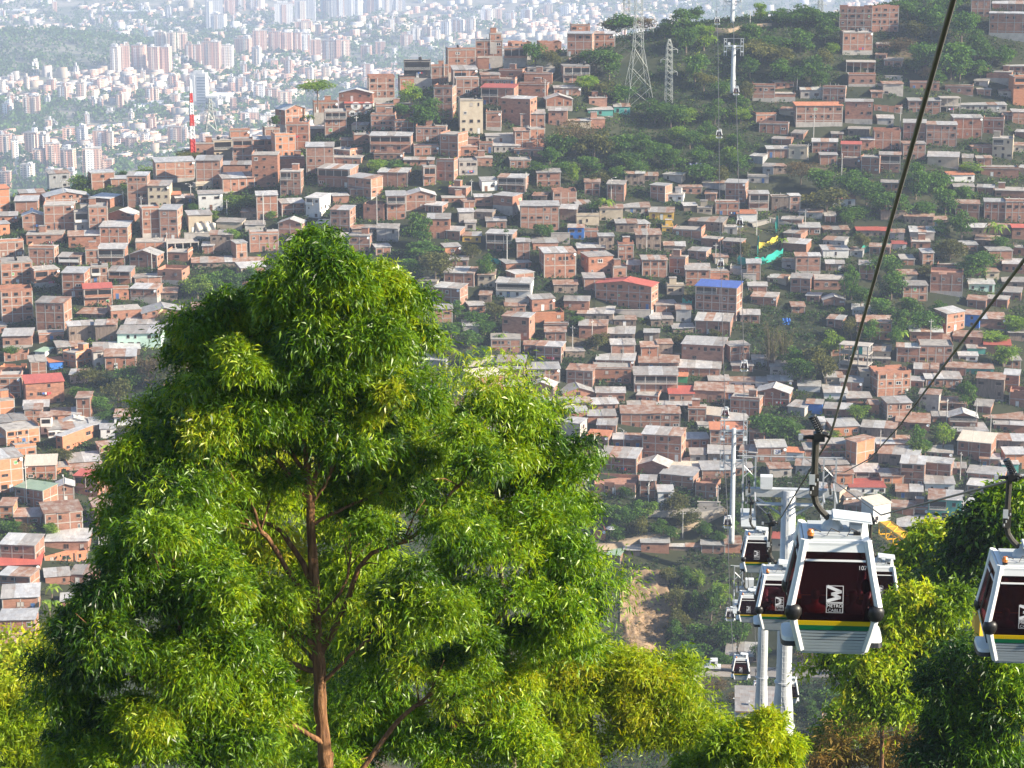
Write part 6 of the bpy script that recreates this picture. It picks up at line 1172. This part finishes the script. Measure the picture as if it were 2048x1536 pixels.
def wheel(root, x, y, r, w=.25):
    m = MB(); M_ = Matrix.Translation((x, y, r)) @ Matrix.Rotation(R(90), 4, 'X'); m.lathe([(r*.6, -w/2), (r, -w/2 + .03), (r, w/2 - .03), (r*.6, w/2)], M_RUBBER, 16, M_); o = m.build('wheel', root); m = MB(); m.lathe([(r*.58, -w/2 + .02), (r*.58, w/2 + .01)], M_STEEL, 12, M_); m.build('rim', o)
C = ground(1430, 1347); C.z = float(hz(C.x, C.y)) + .7; lt = thing('white_lorry', 'white lorry cab with flatbed stopped on the gorge road', 'lorry', C, R(176))
mb = MB(); mb.prism([(-1.4, .7), (2.6, .7), (2.6, 1.25), (1.5, 1.55), (1.2, 2.75), (-.6, 2.8), (-.6, 1.2), (-1.4, 1.2)], -1.15, 1.15, M_WHITEMETAL); mb.build('cab', lt)
mb = MB(); mb.prism([(1.45, 1.62), (1.19, 2.62), (1.21, 2.62), (1.48, 1.62)], -1.0, 1.0, M_PANE); mb.build('windscreen', lt)
for s in (-1, 1): mb = MB(); mb.prism([(.1, 1.65), (1.2, 1.65), (1.0, 2.5), (.1, 2.55)], s*1.152 - .01, s*1.152 + .01, M_PANE); mb.build('side_window', lt); mb = MB(); mb.box(2.58, 2.63, s*.8 - .15, s*.8 + .15, .85, 1.05, M_SOLAR); mb.build('headlight', lt)
mb = MB(); mb.box(-7.6, -1.4, -.45, .45, .75, .95, M_ARM); mb.box(-7.6, -1.5, -1.15, 1.15, .951, 1.1, M_PLANK); mb.build('flatbed', lt)
for x in (1.7, -5.2, -6.5):
    for s in (-1, 1): wheel(lt, x, s*1.0, .5)
C = ground(1683, 1347); C.z = float(hz(C.x, C.y)) + .6; car = thing('parked_car', 'small white car on the gorge road', 'car', C, R(-6))
mb = MB(); mb.prism([(-2.1, .35), (2.05, .35), (2.1, .75), (1.2, .95), (.55, 1.42), (-1.0, 1.46), (-1.9, .98), (-2.15, .85)], -.82, .82, M_WHITEMETAL); mb.build('body', car)
for s in (-1, 1):
    mb = MB(); mb.prism([(-1.5, .98), (.95, .96), (.45, 1.34), (-.95, 1.38)], s*.822 - .008, s*.822 + .008, M_PANE); mb.build('side_window', car)
    for x in (-1.3, 1.3): wheel(car, x, s*.76, .31, .2)
mb = MB(); mb.prism([(.62, 1.40), (1.2, .98), (1.24, .99), (.66, 1.41)], -.7, .7, M_PANE); mb.build('windscreen', car); mb = MB(); mb.prism([(-1.08, 1.44), (-1.92, 1.0), (-1.95, 1.01), (-1.1, 1.46)], -.7, .7, M_PANE); mb.build('rear_window', car)
for s in (-1, 1): mb = MB(); mb.box(2.06, 2.12, s*.6 - .14, s*.6 + .14, .6, .74, M_SOLAR); mb.build('headlight', car)
C = P(1524, 1500, 430); wh = thing('white_warehouse', 'white ribbed metal warehouse wall below the gorge road', 'warehouse', C, R(-5)); s = 430 / FPX
mb = MB(); mb.box(-58*s, 56*s, 0, 14, -12, 86*s, M_WHITE)
for q in range(58): x = (-57 + q*1.95)*s; mb.box(x, x + .09, -.09, -.002, -8, 85.8*s, M_WHITE)
mb.build('wall', wh); mb = MB(); mb.box(-59*s, 57*s, -.35, 14.3, 86.1*s, 87.5*s, R_DULL); mb.box(-59*s, 57*s, -.4, -.351, 85*s, 88*s, plain('eave_brown', (.3,.2,.14), .8)); mb.build('roof', wh); mb = MB(); mb.box(-30*s, -28*s, 3, 4, 87.6*s, 95*s, M_WHITE); mb.build('vent', wh)
M_CRANE = plain('crane_yellow', (.72, .40, .01), .5)
a, b = P(1770, 1056, 300), P(1960, 1190, 262); L_ = (b - a).length; crn = thing('crane_boom', 'yellow lattice crane boom poking out of the trees on the right', 'crane', a, 0); dx = (b - a).normalized(); up = Vector((0, 0, 1)); sy = dx.cross(up).normalized(); uz = sy.cross(dx); mb = MB(); hw_ = .85
def bp_(t, i, j): return dx*(L_*t) + sy*(i*hw_) + uz*(j*hw_)
N_ = 12
for i in (-1, 1):
    for j in (-1, 1): beam(mb, bp_(0, i, j), bp_(1, i, j), .2, M_CRANE)
    for q in range(N_): t0, t1 = q/N_, (q+1)/N_; beam(mb, bp_(t0, i, -1), bp_(t1, i, 1), .1, M_CRANE); beam(mb, bp_(t0, i, 1), bp_(t0, i, -1), .1, M_CRANE); beam(mb, bp_(t0, -1, i), bp_(t1, 1, i), .14, M_CRANE); beam(mb, bp_(t0, 1, i), bp_(t0, -1, i), .14, M_CRANE)
mb.build('boom', crn); mb = MB(); mb.add([bp_(t, i, 1.02) for t in (0, 1) for i in (-.9, .9)], [(0, 1, 3, 2)], plain('walkway_grating', (.62, .33, .02), .7)); mb.build('walkway', crn); mb = MB(); gz = float(hz(b.x, b.y)) - a.z; mb.tube([dx*L_, (b.x - a.x, b.y - a.y, gz)], .8, M_CRANE, 8); mb.build('pedestal', crn)
# bare ochre bank of the gorge
rngb = np.random.default_rng(8); bx = np.linspace(1240, 1352, 30); by = np.linspace(1146, 1310, 34); bv = np.zeros((34, 30, 3))
for j, yy in enumerate(by):
    for i, xx in enumerate(bx):
        g = ground(xx, yy, 470); e = math.hypot((xx - 1290)/58, (yy - 1215)/92) + .25*(vnoise(np.array(xx*1.0), np.array(yy*1.0), 14, 21) - .5); bv[j, i] = (g.x, g.y, g.z + min(.9, (1.02 - e)*6) + .5*(vnoise(np.array(xx*1.0), np.array(yy*1.0), 6, 22) - .5))
M_OCHRE = surf('ochre_earth', (.20,.135,.08), (.36,.25,.15), .35, .95, 0, (1,1,.35), stain=((.11,.085,.06), .25, .5, .7), fine=(2, .3), bump=.6)
tag(grid_mesh('earth_bank', bv[..., 0], bv[..., 1], bv[..., 2], M_OCHRE), kind='structure')
# white umbrella and scree at the gorge rim
C = ground(1221, 1072); um = thing('sun_umbrella', 'white sun umbrella at the rim of the gorge', 'umbrella', C, 0); mb = MB(); mb.lathe([(.01, 2.75), (.7, 2.6), (1.35, 2.2), (1.4, 2.1), (.7, 2.5), (.01, 2.65)], M_WHITE, 10); mb.build('canopy', um); mb = MB(); mb.tube([(0, 0, 0), (0, 0, 2.6)], .03, M_STEEL, 6); mb.build('pole', um)
rng = np.random.default_rng(77); n = 2600; x = np.concatenate([rng.uniform(1245, 1345, n)]); y = rng.uniform(1165, 1310, n); m = (x - 1245) < (y - 1130)*.75; pts = np.array([ground(a, b, 470) for a, b in zip(x[m][:900], y[m][:900])])
sc = leaf_quads(np.repeat(pts, 5, 0) + rng.normal(0, .5, (len(pts)*5, 3)), unit(rnd_dirs(len(pts)*5, rng) + np.array([0, -.2, .8])), rng.uniform(.5, 1.4, len(pts)*5), rng.uniform(.06, .2, len(pts)*5), rng)
tag(link_mesh('dry_grass', quads_mesh('dry_grass', sc, rng.random(len(pts)*5), L_DRYGRASS)), kind='stuff')
# ------------------------------------------------------------------ near trees: leaves hanging in sprays from domed clumps
def blob_leaves(blobs, Y, leaf_len, dens, rng, droop=.62, depth=.9, clump=.30, y_jit=0.0, lw=.185, clump_tint=.17):
    """blobs: (px, py, rx, ry[, dy, tint]) read off the photograph -> leaf quads, tints and clump centres"""
    V, T_, CC = [], [], []
    for bl in blobs:
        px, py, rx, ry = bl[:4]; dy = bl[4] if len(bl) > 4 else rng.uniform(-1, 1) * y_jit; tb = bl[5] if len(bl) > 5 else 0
        c = np.array(P(px, py, Y + dy)); s = (Y + dy) / FPX; ax, az = rx * s, ry * s; ax, az = max(.4*ax, ax - .55*clump), max(.4*az, az - .55*clump); ay = depth * (ax + az) / 2
        n_cl = max(3, int(1.45 * ax * az / clump ** 2)); n_leaf = int(1.9 * dens * rx * ry * 3.14 / n_cl)
        d = rnd_dirs(n_cl, rng); d[:, 2] = np.where(rng.random(n_cl) < .35, np.abs(d[:, 2]), d[:, 2]); rad = .45 + .55 * rng.random((n_cl, 1)) ** .6
        cc = c + d * rad * np.array([ax, ay, az]); CC.append((c, cc))
        for k in range(n_cl):
            cr = clump * float(np.exp(rng.normal(-.08, .34))); ns = max(5, n_leaf // 6); o = rnd_dirs(ns, rng); o[:, 2] = np.abs(o[:, 2]) * .9 - .25; o = unit(o + d[k] * .45)
            sp0 = cc[k] + o * cr * np.array([1, 1, .75]) * (.25 + .85 * rng.random((ns, 1))) + rng.normal(0, .14*clump, (ns, 3))
            ct = rng.normal(.42, clump_tint) + tb  # blob tint puts lit and shaded parts of a crown into leaf colour
            sd_ = unit(o + rnd_dirs(ns, rng) * .5); L = cr * rng.uniform(.6, 1.15, ns); stt = rng.normal(0, .13, ns); kk = 6
            t = np.tile(np.linspace(.1, 1, kk), ns); base = np.repeat(sp0, kk, 0) + np.repeat(sd_, kk, 0) * (t * np.repeat(L, kk))[:, None] - np.array([0, 0, 1]) * (t ** 2 * np.repeat(L, kk) * droop * .7)[:, None]
            ld = unit(np.repeat(sd_, kk, 0) * .55 + rnd_dirs(ns * kk, rng) * .95 - np.array([0, 0, droop]))
            LL = leaf_len * rng.uniform(.6, 1.25, ns * kk); V.append(leaf_quads(base, ld, LL, LL * rng.uniform(lw*.75, lw*1.3, ns * kk), rng)); T_.append(ct + np.repeat(stt, kk) + rng.normal(0, .08, ns * kk))
    return np.concatenate(V), np.concatenate(T_), CC
def near_tree(name, label, blobs, Y, leaf_len, dens, mat, seed, trunk, limbs, bark, r0, group=None, **kw):
    """trunk/limbs: picture points (px, py, radius in px) at distance Y"""
    rng = np.random.default_rng(seed); rnd = random.Random(seed)
    b = P(trunk[0][0], trunk[0][1], Y); gz = float(hz(b.x, b.y)); base = Vector((b.x, b.y, min(gz, b.z - .5))); root = thing(name, label, 'tree', base, 0, group); o3 = np.array(base)
    s = Y / FPX; p0_ = b; dl = (p0_ - P(trunk[1][0], trunk[1][1], Y)).length
    tp = [base - Vector((0, 0, .5)), p0_ + (base - p0_).normalized() * min(dl, (base - p0_).length * .5)] + [P(x, y, Y) for x, y, r in trunk]; tr = [trunk[0][2]*s*1.25, trunk[0][2]*s*1.06] + [r*s for _, _, r in trunk]
    def smooth_path(pts, rad, wob, n=5):
        op, orr = [], []
        for i in range(len(pts) - 1):
            for q in range(n):
                t = q / n; p = pts[i].lerp(pts[i+1], t); p0 = pts[max(i-1, 0)]; p3 = pts[min(i+2, len(pts)-1)]
                p = .5*((2*pts[i]) + (pts[i+1]-p0)*t + (2*p0-5*pts[i]+4*pts[i+1]-p3)*t*t + (3*pts[i]-p0-3*pts[i+1]+p3)*t**3)
                op.append(p + Vector((rnd.uniform(-1,1), rnd.uniform(-1,1), rnd.uniform(-1,1)))*wob); orr.append((rad[i] + (rad[i+1]-rad[i])*t) * rnd.uniform(.92, 1.08))
        return op + [pts[-1]], orr + [rad[-1]]
    off = lambda pts: [p - base for p in pts]
    mb = MB(); q, rr_ = smooth_path(tp, tr, .012); mb.tube(off(q), rr_, bark, 12); mb.build('trunk', root, smooth=True); wood = list(q); extra = []
    for lm in limbs:
        mb = MB(); dy0, dy1 = lm[0], lm[1]; n = len(lm[2]); pts = [P(x, y, Y + dy0 + (dy1 - dy0) * i / (n - 1)) for i, (x, y, r) in enumerate(lm[2])]; q, rr_ = smooth_path(pts, [r*s for _, _, r in lm[2]], .014)
        mb.tube(off(q), rr_, bark, 8); wood += q; L_ = sum((a - c).length for a, c in zip(q, q[1:]))
        for j in range(int(3 + L_ * 2.2 / max(1, Y / 40))):                       # side shoots with a little foliage
            k = rnd.randrange(int(len(q) * .38), len(q)); a = q[k]; t = (q[min(k+1, len(q)-1)] - q[k-1]).normalized(); r1 = min(rr_[k] * .6, .03); ln = rnd.uniform(.35, 1.0) * max(1, Y / 50)
            d = (t * .7 + Vector((rnd.uniform(-1,1), rnd.uniform(-1,1), rnd.uniform(-.3, 1.1)))).normalized(); m = a + d*ln*.55 + Vector((0, 0, .05)); e = a + d*ln + Vector((rnd.uniform(-.1,.1), 0, rnd.uniform(-.15, .12)))
            mb.tube(off([a, m, e]), [r1, r1*.65, r1*.3], bark, 5); x, y = to_px(e)
            if rnd.random() < kw.get('shoot', .35): extra.append((x, y, rnd.uniform(.2, .36) / s, rnd.uniform(.16, .26) / s, e.y - Y, rnd.uniform(-.12, .12)))
        x, y = to_px(q[-1]); extra.append((x, y, .42 / s, .3 / s, q[-1].y - Y, 0)); mb.build('limb', root, smooth=True)
    kw.pop('shoot', None); V, T_, CC = blob_leaves(list(blobs) + extra, Y, leaf_len, dens, rng, **kw)
    link_mesh('foliage', quads_mesh('foliage', V - o3, T_, mat), root)
    mb = MB(); wa = np.array([tuple(p) for p in wood])
    for c, cc in CC[:len(blobs)]:
        k = int(np.argmin(((wa - c) ** 2).sum(1) + 3*np.maximum(0, wa[:, 2] - c[2])**2)); a = Vector(wa[k]); m = Vector(c)
        if (m - a).length > 6: continue
        mid = a.lerp(m, .5) - Vector((0, 0, .12*(m-a).length)); mb.tube(off([a, mid, m]), [r0*.5, r0*.36, r0*.26], bark, 5)
        for j in range(min(len(cc), 12)): e = Vector(cc[rnd.randrange(len(cc))]); mb.tube(off([m.lerp(mid, rnd.uniform(0, .7)), m.lerp(e, .5) - Vector((0,0,.08)), e]), [r0*.22, r0*.15, r0*.07], bark, 4)
    if mb.v: mb.build('twigs', root)
    return root
MAIN_B = [(632,492,34,34),(640,535,72,48),(600,575,85,55),(700,575,95,55),(760,590,75,60),(810,640,50,60),(830,700,32,42),(540,590,45,40),(470,625,55,45),(500,660,60,40),(420,670,45,45),(560,650,90,45),(650,650,90,50),(740,660,80,45),
 (400,730,55,50),(470,730,70,55),(560,735,75,50),(640,735,85,48),(720,745,85,45),(790,790,40,40),(700,800,90,50),(600,805,80,42),(500,810,70,45),(400,810,55,55),(345,860,50,50),(300,920,55,48),(275,990,45,55),(330,990,55,45),(420,850,60,40),(250,1050,30,60),(740,860,60,45),(790,860,40,40),(450,790,70,50,.9),(540,860,60,40,1.2),(640,870,70,40,1.2),(360,780,45,45),(310,850,40,40),(430,900,60,45,1.3),(360,920,60,50,1.0),(250,960,35,45),(300,1050,60,50,.8),(400,1000,60,50,1.4),(770,930,60,45,1.3),(690,930,50,35,1.6),(850,780,30,40),(930,1325,55,38,.7,-.1),(800,1195,55,38,-.5,-.15),(880,1215,70,40,-.6,-.1),(590,620,70,50),(680,600,80,50),(760,710,60,45)]
near_tree('eucalyptus_tree', 'tall eucalyptus with peeling brown trunk and drooping leaves, in front of everything else', MAIN_B, 40, .135, .42, L_MAIN, 101,
 [(652,1536,15), (641,1420,13.5), (637,1310,13), (629,1180,10.5), (622,1040,9.5), (616,940,8), (608,850,5.5), (604,740,4.5), (615,640,3.5), (632,540,2)],
 [(0,-.8,[(639,1312,9),(690,1215,6.5),(728,1120,5),(828,1072,4),(905,985,3.2),(960,930,2)]), (0,.8,[(619,985,6),(645,915,5),(668,860,4.5),(700,760,3.2),(735,680,2)]), (0,-.9,[(620,1010,6),(560,925,4.5),(500,880,3.6),(452,835,3),(420,790,1.8)]), (0,.6,[(615,955,5),(575,895,4),(535,855,3.2),(500,800,2)]),
  (0,-1.2,[(628,1225,7),(560,1115,5.5),(522,1062,5),(440,1005,4),(380,960,2.6),(330,930,1.5)]), (0,.9,[(626,1165,6.5),(565,1065,5),(508,1035,4.2),(474,965,3.2),(430,900,2.2)]), (0,-.6,[(637,1300,8),(600,1270,6.5),(545,1245,5),(498,1205,3.5)]), (0,.7,[(640,1345,7),(560,1318,5.5),(480,1275,4),(430,1250,3)]), (-.8,-1.6,[(440,1140,4),(390,1080,3.4),(360,1020,3),(345,960,2)]), (0,-.9,[(650,1490,7),(590,1455,5),(520,1440,3.5)]), (.0,.5,[(612,880,4),(640,830,3.2),(680,770,2)]), (0,.6,[(624,1050,4.5),(690,1015,3.5),(760,985,3),(815,915,1.8)]), (0,-.4,[(621,1010,4),(655,960,3.2),(672,900,2.4),(690,840,1.4)]), (0,.8,[(632,1240,4),(690,1170,3),(700,1080,2.2),(690,1000,1.2)]), (0,-.5,[(642,1370,5),(700,1310,3.5),(760,1260,2.4),(800,1200,1.4)]), (0,.9,[(640,1330,5),(600,1290,3.6),(540,1230,2.6),(470,1190,1.6)]), (-.6,-1.3,[(520,1062,3),(500,1000,2.6),(455,960,1.8),(430,900,1)]), (0,.7,[(700,1570,7),(800,1440,5),(860,1390,4),(930,1340,2.2)]), (0,.3,[(612,900,3),(575,840,2.2),(560,780,1.3)]), (0,-.3,[(606,800,2.6),(650,740,2),(690,690,1.2)]), (0,.4,[(604,740,2.4),(570,680,1.8),(545,620,1)]), (0,-.5,[(620,1000,4),(580,960,2.6),(545,900,1.8),(520,860,1.2)])],
 M_BARK, .035, 'near trees', y_jit=1.3)
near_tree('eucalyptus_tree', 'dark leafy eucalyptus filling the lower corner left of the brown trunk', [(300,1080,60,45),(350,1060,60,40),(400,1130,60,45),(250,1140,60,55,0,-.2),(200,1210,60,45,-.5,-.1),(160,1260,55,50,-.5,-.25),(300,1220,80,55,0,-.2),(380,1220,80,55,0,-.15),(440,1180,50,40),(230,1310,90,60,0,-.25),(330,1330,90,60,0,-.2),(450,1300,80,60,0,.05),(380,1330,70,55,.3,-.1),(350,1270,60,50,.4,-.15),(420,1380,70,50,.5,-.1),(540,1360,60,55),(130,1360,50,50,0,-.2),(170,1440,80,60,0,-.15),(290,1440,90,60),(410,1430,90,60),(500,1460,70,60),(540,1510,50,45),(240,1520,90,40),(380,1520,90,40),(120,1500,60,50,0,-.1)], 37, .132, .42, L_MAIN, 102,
 [(470,1640,11),(430,1500,8),(400,1400,6),(370,1300,4),(340,1180,2)], [(0,.5,[(425,1490,6),(480,1440,4.5),(540,1400,3)]), (0,-.6,[(400,1400,6),(300,1340,4.5),(200,1270,3)]), (0,.5,[(385,1340,5),(420,1260,4),(430,1180,2)])], M_BARK, .035, 'near trees', y_jit=.9)
near_tree('lime_green_tree', 'bright yellow-green tree seen between the limbs of the tall eucalyptus', [(520,930,60,50,0,.2),(540,1010,70,60,0,.25),(490,1080,60,55,0,.15),(560,1130,60,60,0,.2),(540,1220,70,55,0,.2),(470,1170,60,50,0,.1),(590,1270,50,50,0,.1),(500,1290,70,45,0,.15),(440,1090,40,40),(600,1180,40,60,0,.1),(590,1400,60,50,0,.15),(700,1010,50,50,0,.05),(690,1190,50,60,0,-.2),(700,1300,55,60,0,-.25),(680,1400,60,60,0,-.1),(740,1230,50,60,0,-.25),(610,1340,60,60,0,.15),(540,1400,70,50,0,.15),(560,1480,80,50,0,.1),(720,1120,50,50),(680,1080,40,60)], 54, .19, .38, L_LIME, 103,
 [(545,1640,9),(545,1400,7),(530,1250,5),(525,1100,4),(520,960,2)], [(0,.6,[(540,1330,5),(480,1250,3.5),(450,1170,2)])], M_BARKG, .05, 'near trees', droop=.55, y_jit=1.0, clump=.5)
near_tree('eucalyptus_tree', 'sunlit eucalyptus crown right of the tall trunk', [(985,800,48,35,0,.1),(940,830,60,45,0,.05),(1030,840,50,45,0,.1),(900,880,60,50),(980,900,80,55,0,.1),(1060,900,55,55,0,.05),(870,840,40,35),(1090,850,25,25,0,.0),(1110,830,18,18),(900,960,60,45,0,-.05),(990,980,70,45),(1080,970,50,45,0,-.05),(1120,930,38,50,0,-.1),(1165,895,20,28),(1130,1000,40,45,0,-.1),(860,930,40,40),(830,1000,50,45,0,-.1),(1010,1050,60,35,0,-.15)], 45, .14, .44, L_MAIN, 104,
 [(1030,1640,8),(1022,1400,7),(1012,1250,6),(1000,1120,5),(990,1000,3.5),(985,880,2)], [(0,.6,[(1005,1180,5),(1070,1080,3.6),(1110,980,2)]), (0,-.6,[(1002,1130,5),(930,1040,3.4),(890,960,2)]), (0,.5,[(1008,1220,4),(1080,1120,3),(1130,1030,2)])], M_BARKG, .035, 'near trees', y_jit=1.1)
near_tree('eucalyptus_tree', 'eucalyptus with broad sunlit lower boughs, below the crown right of the trunk', [(1090,1060,70,40,0,.1),(1030,1110,70,45,0,.05),(1130,1120,55,50,0,.1),(1165,1150,35,45),(1180,1200,35,45,0,-.1),(1100,1190,70,50,0,.1),(1000,1190,70,50),(910,1110,60,40,0,-.1),(940,1060,50,35),(1140,1255,55,40),(1060,1270,70,45,0,.1),(960,1270,70,45,0,.05),(860,1190,60,45,0,-.05),(840,1260,60,45),(900,1330,70,45,0,.1),(790,1190,50,40,0,-.15),(760,1270,60,50,0,-.1),(780,1350,70,50,0,-.05),(720,1400,60,50,0,-.1),(830,1420,80,50),(760,1480,80,50,0,-.1),(880,1500,80,45,0,-.05),(1000,1350,80,50,0,.15),(940,1400,70,50,0,.1),(1010,1440,80,50,0,.2),(940,1490,80,45,0,.15),(1060,1500,70,40,0,.15),(700,1480,60,50),(680,1530,80,30)], 43.5, .14, .42, L_MAIN, 105,
 [(880,1640,10),(900,1480,8),(930,1360,6.5),(990,1250,5),(1050,1150,3.5),(1080,1090,2)], [(0,.5,[(910,1440,6),(850,1350,4.5),(800,1260,3)]), (0,-.5,[(960,1300,5),(1060,1270,3.6),(1150,1230,2)]), (0,.7,[(895,1500,5),(800,1440,3.6),(740,1390,2)])], M_BARK, .035, 'near trees', y_jit=1.0)
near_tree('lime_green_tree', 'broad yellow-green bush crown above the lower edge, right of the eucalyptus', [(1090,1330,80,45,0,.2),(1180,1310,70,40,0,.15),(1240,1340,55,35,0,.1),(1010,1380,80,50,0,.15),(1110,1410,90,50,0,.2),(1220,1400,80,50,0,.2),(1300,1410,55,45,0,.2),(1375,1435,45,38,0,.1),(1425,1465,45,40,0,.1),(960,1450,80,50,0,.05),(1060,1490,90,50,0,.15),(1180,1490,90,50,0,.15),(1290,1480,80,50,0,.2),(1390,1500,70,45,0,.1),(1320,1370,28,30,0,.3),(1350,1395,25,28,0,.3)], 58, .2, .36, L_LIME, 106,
 [(1200,1680,9),(1190,1540,7),(1180,1420,5),(1180,1330,2)], [(0,.6,[(1190,1520,5),(1290,1450,3.6),(1350,1360,2)]), (0,-.6,[(1188,1500,5),(1090,1430,3.6),(1050,1380,2)])], M_BARKG, .05, 'near trees', droop=.5, y_jit=1.2, clump=.5)
near_tree('lime_green_tree', 'rounded bright bush below the pole tower, at the lower edge', [(1510,1470,45,40,0,.1),(1450,1500,50,40),(1560,1500,40,45,0,.1),(1500,1530,70,35,0,.1),(1410,1530,50,30),(1535,1440,22,22,0,.1)], 47, .18, .42, L_LIME, 107, [(1500,1660,7),(1500,1560,5),(1510,1480,2)], [(0,.3,[(1500,1570,3.5),(1550,1520,2)])], M_BARKG, .035, 'near trees', droop=.5, y_jit=.5)
near_tree('lime_green_tree', 'yellow-green bush at the far lower corner beside the dark eucalyptus', [(45,1395,45,35,0,.2),(20,1440,50,45,0,.15),(80,1450,45,45,0,.1),(40,1500,60,50,0,.1),(95,1510,40,40,0,-.05),(5,1390,30,30,0,.15)], 62, .2, .4, L_LIME, 108, [(50,1660,7),(50,1540,5),(45,1420,2)], [(0,.3,[(50,1520,3.5),(85,1460,2)])], M_BARKG, .05, 'near trees', droop=.5, y_jit=.6, clump=.5)
near_tree('leafy_tree', 'mid-green round tree behind the corner bush, under the lowest brick house', [(60,1315,45,25,0,.1),(25,1335,40,30),(85,1345,30,30),(45,1360,50,25,0,-.1)], 120, .36, .5, L_LIME, 109, [(50,1560,5),(50,1440,4),(52,1340,2)], [(0,.3,[(50,1430,2.5),(80,1360,1.5)])], M_BARKG, .08, 'near trees', droop=.35, y_jit=1, clump=.9, lw=.34)
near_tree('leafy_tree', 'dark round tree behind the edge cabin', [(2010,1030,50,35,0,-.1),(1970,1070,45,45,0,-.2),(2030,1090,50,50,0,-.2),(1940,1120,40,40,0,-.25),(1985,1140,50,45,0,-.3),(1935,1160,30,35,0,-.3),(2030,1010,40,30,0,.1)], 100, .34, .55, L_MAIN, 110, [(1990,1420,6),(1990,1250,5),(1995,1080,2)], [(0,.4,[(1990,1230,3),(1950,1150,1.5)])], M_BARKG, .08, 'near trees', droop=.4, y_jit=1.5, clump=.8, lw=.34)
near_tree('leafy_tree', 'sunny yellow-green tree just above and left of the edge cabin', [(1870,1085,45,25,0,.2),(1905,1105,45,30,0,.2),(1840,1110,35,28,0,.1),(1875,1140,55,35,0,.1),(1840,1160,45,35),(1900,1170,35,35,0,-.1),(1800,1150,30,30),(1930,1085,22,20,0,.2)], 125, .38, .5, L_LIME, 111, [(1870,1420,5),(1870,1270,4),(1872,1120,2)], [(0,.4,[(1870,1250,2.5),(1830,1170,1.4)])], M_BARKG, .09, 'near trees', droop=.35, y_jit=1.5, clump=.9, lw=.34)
near_tree('leafy_tree', 'airy yellow-green tree with thin pale trunk right of the near cabin', [(1830,1205,45,30,0,.2),(1790,1240,40,35,0,.1),(1860,1240,40,35,0,-.1),(1820,1270,60,35,0,.1),(1760,1290,35,35,0,.1),(1880,1290,50,40,0,-.25),(1800,1310,55,35,0,.15),(1740,1330,30,30),(1850,1340,55,40,0,-.2),(1780,1360,50,35,0,.0),(1820,1400,55,40,0,-.1),(1730,1390,35,35,0,.05),(1760,1430,45,35,0,-.1),(1900,1200,40,35,0,-.1)], 95, .30, .34, L_LIME, 112, [(1762,1620,5.5),(1764,1480,4.5),(1766,1360,3.5),(1790,1260,2)], [(0,.5,[(1765,1420,3),(1690,1350,2.2),(1665,1340,1.2)]), (0,.5,[(1766,1380,3),(1830,1310,2),(1860,1260,1)]), (0,-.4,[(1764,1450,2.4),(1720,1400,1.6),(1710,1360,1)])], M_BARK, .05, 'near trees', droop=.4, y_jit=1.6, clump=.7, lw=.3)
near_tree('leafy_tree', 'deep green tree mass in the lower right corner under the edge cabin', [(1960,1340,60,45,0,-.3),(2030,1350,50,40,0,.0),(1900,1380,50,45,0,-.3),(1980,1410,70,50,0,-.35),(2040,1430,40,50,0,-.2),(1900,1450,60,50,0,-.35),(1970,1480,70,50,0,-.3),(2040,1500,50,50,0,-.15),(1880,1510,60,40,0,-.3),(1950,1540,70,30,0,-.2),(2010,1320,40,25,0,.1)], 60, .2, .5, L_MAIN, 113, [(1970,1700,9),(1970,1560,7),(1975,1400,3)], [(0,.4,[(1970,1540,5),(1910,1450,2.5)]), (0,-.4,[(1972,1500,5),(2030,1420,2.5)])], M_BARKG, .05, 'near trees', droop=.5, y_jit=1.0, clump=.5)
near_tree('dry_bush', 'orange-brown dry bush at the lower edge right of the pole', [(1700,1500,40,25,0,.1),(1760,1490,45,30,0,.2),(1820,1480,40,35,0,.1),(1790,1530,60,25,0,.2),(1700,1535,60,20),(1850,1520,40,30,0,-.1),(1650,1525,30,20,0,-.2),(1740,1440,25,25,0,.5)], 105, .34, .22, L_DRYGRASS, 114, [(1770,1640,4),(1765,1560,3),(1765,1500,1.5)], [(0,.3,[(1766,1540,2),(1800,1490,1)]), (0,.3,[(1766,1530,2),(1745,1450,1)])], M_BARK, .05, 'near trees', droop=.1, y_jit=1.5, clump=.6, lw=.16)
near_tree('leafy_tree', 'green shrub between the dry bush and the deep green mass', [(1690,1450,30,30,0,-.1),(1670,1480,30,25,0,-.2),(1650,1500,25,20,0,-.1)], 112, .34, .5, L_LIME, 115, [(1680,1640,4),(1680,1540,3),(1682,1470,1.5)], [], M_BARKG, .06, 'near trees', droop=.35, y_jit=1, clump=.8, lw=.34)
# ------------------------------------------------------------------ the hazy air of the valley
mb = MB(); mb.box(-5200, 5200, -60, 13500, -520, 12, None); hzb = bpy.data.objects.new('haze', None)
bpy.data.objects.remove(hzb); me = bpy.data.meshes.new('haze'); me.from_pydata(mb.v, [], mb.f); m = bpy.data.materials.new('haze_air'); m.use_nodes = True; nt = m.node_tree; nt.nodes.clear()
pv = node(nt, 'ShaderNodeVolumePrincipled'); pv.inputs['Color'].default_value = (.62, .75, 1.0, 1); pv.inputs['Density'].default_value = HAZE_DENSITY; pv.inputs['Anisotropy'].default_value = 0.0
out = node(nt, 'ShaderNodeOutputMaterial'); nt.links.new(pv.outputs[0], out.inputs['Volume']); me.materials.append(m); tag(link_mesh('haze', me), kind='stuff')
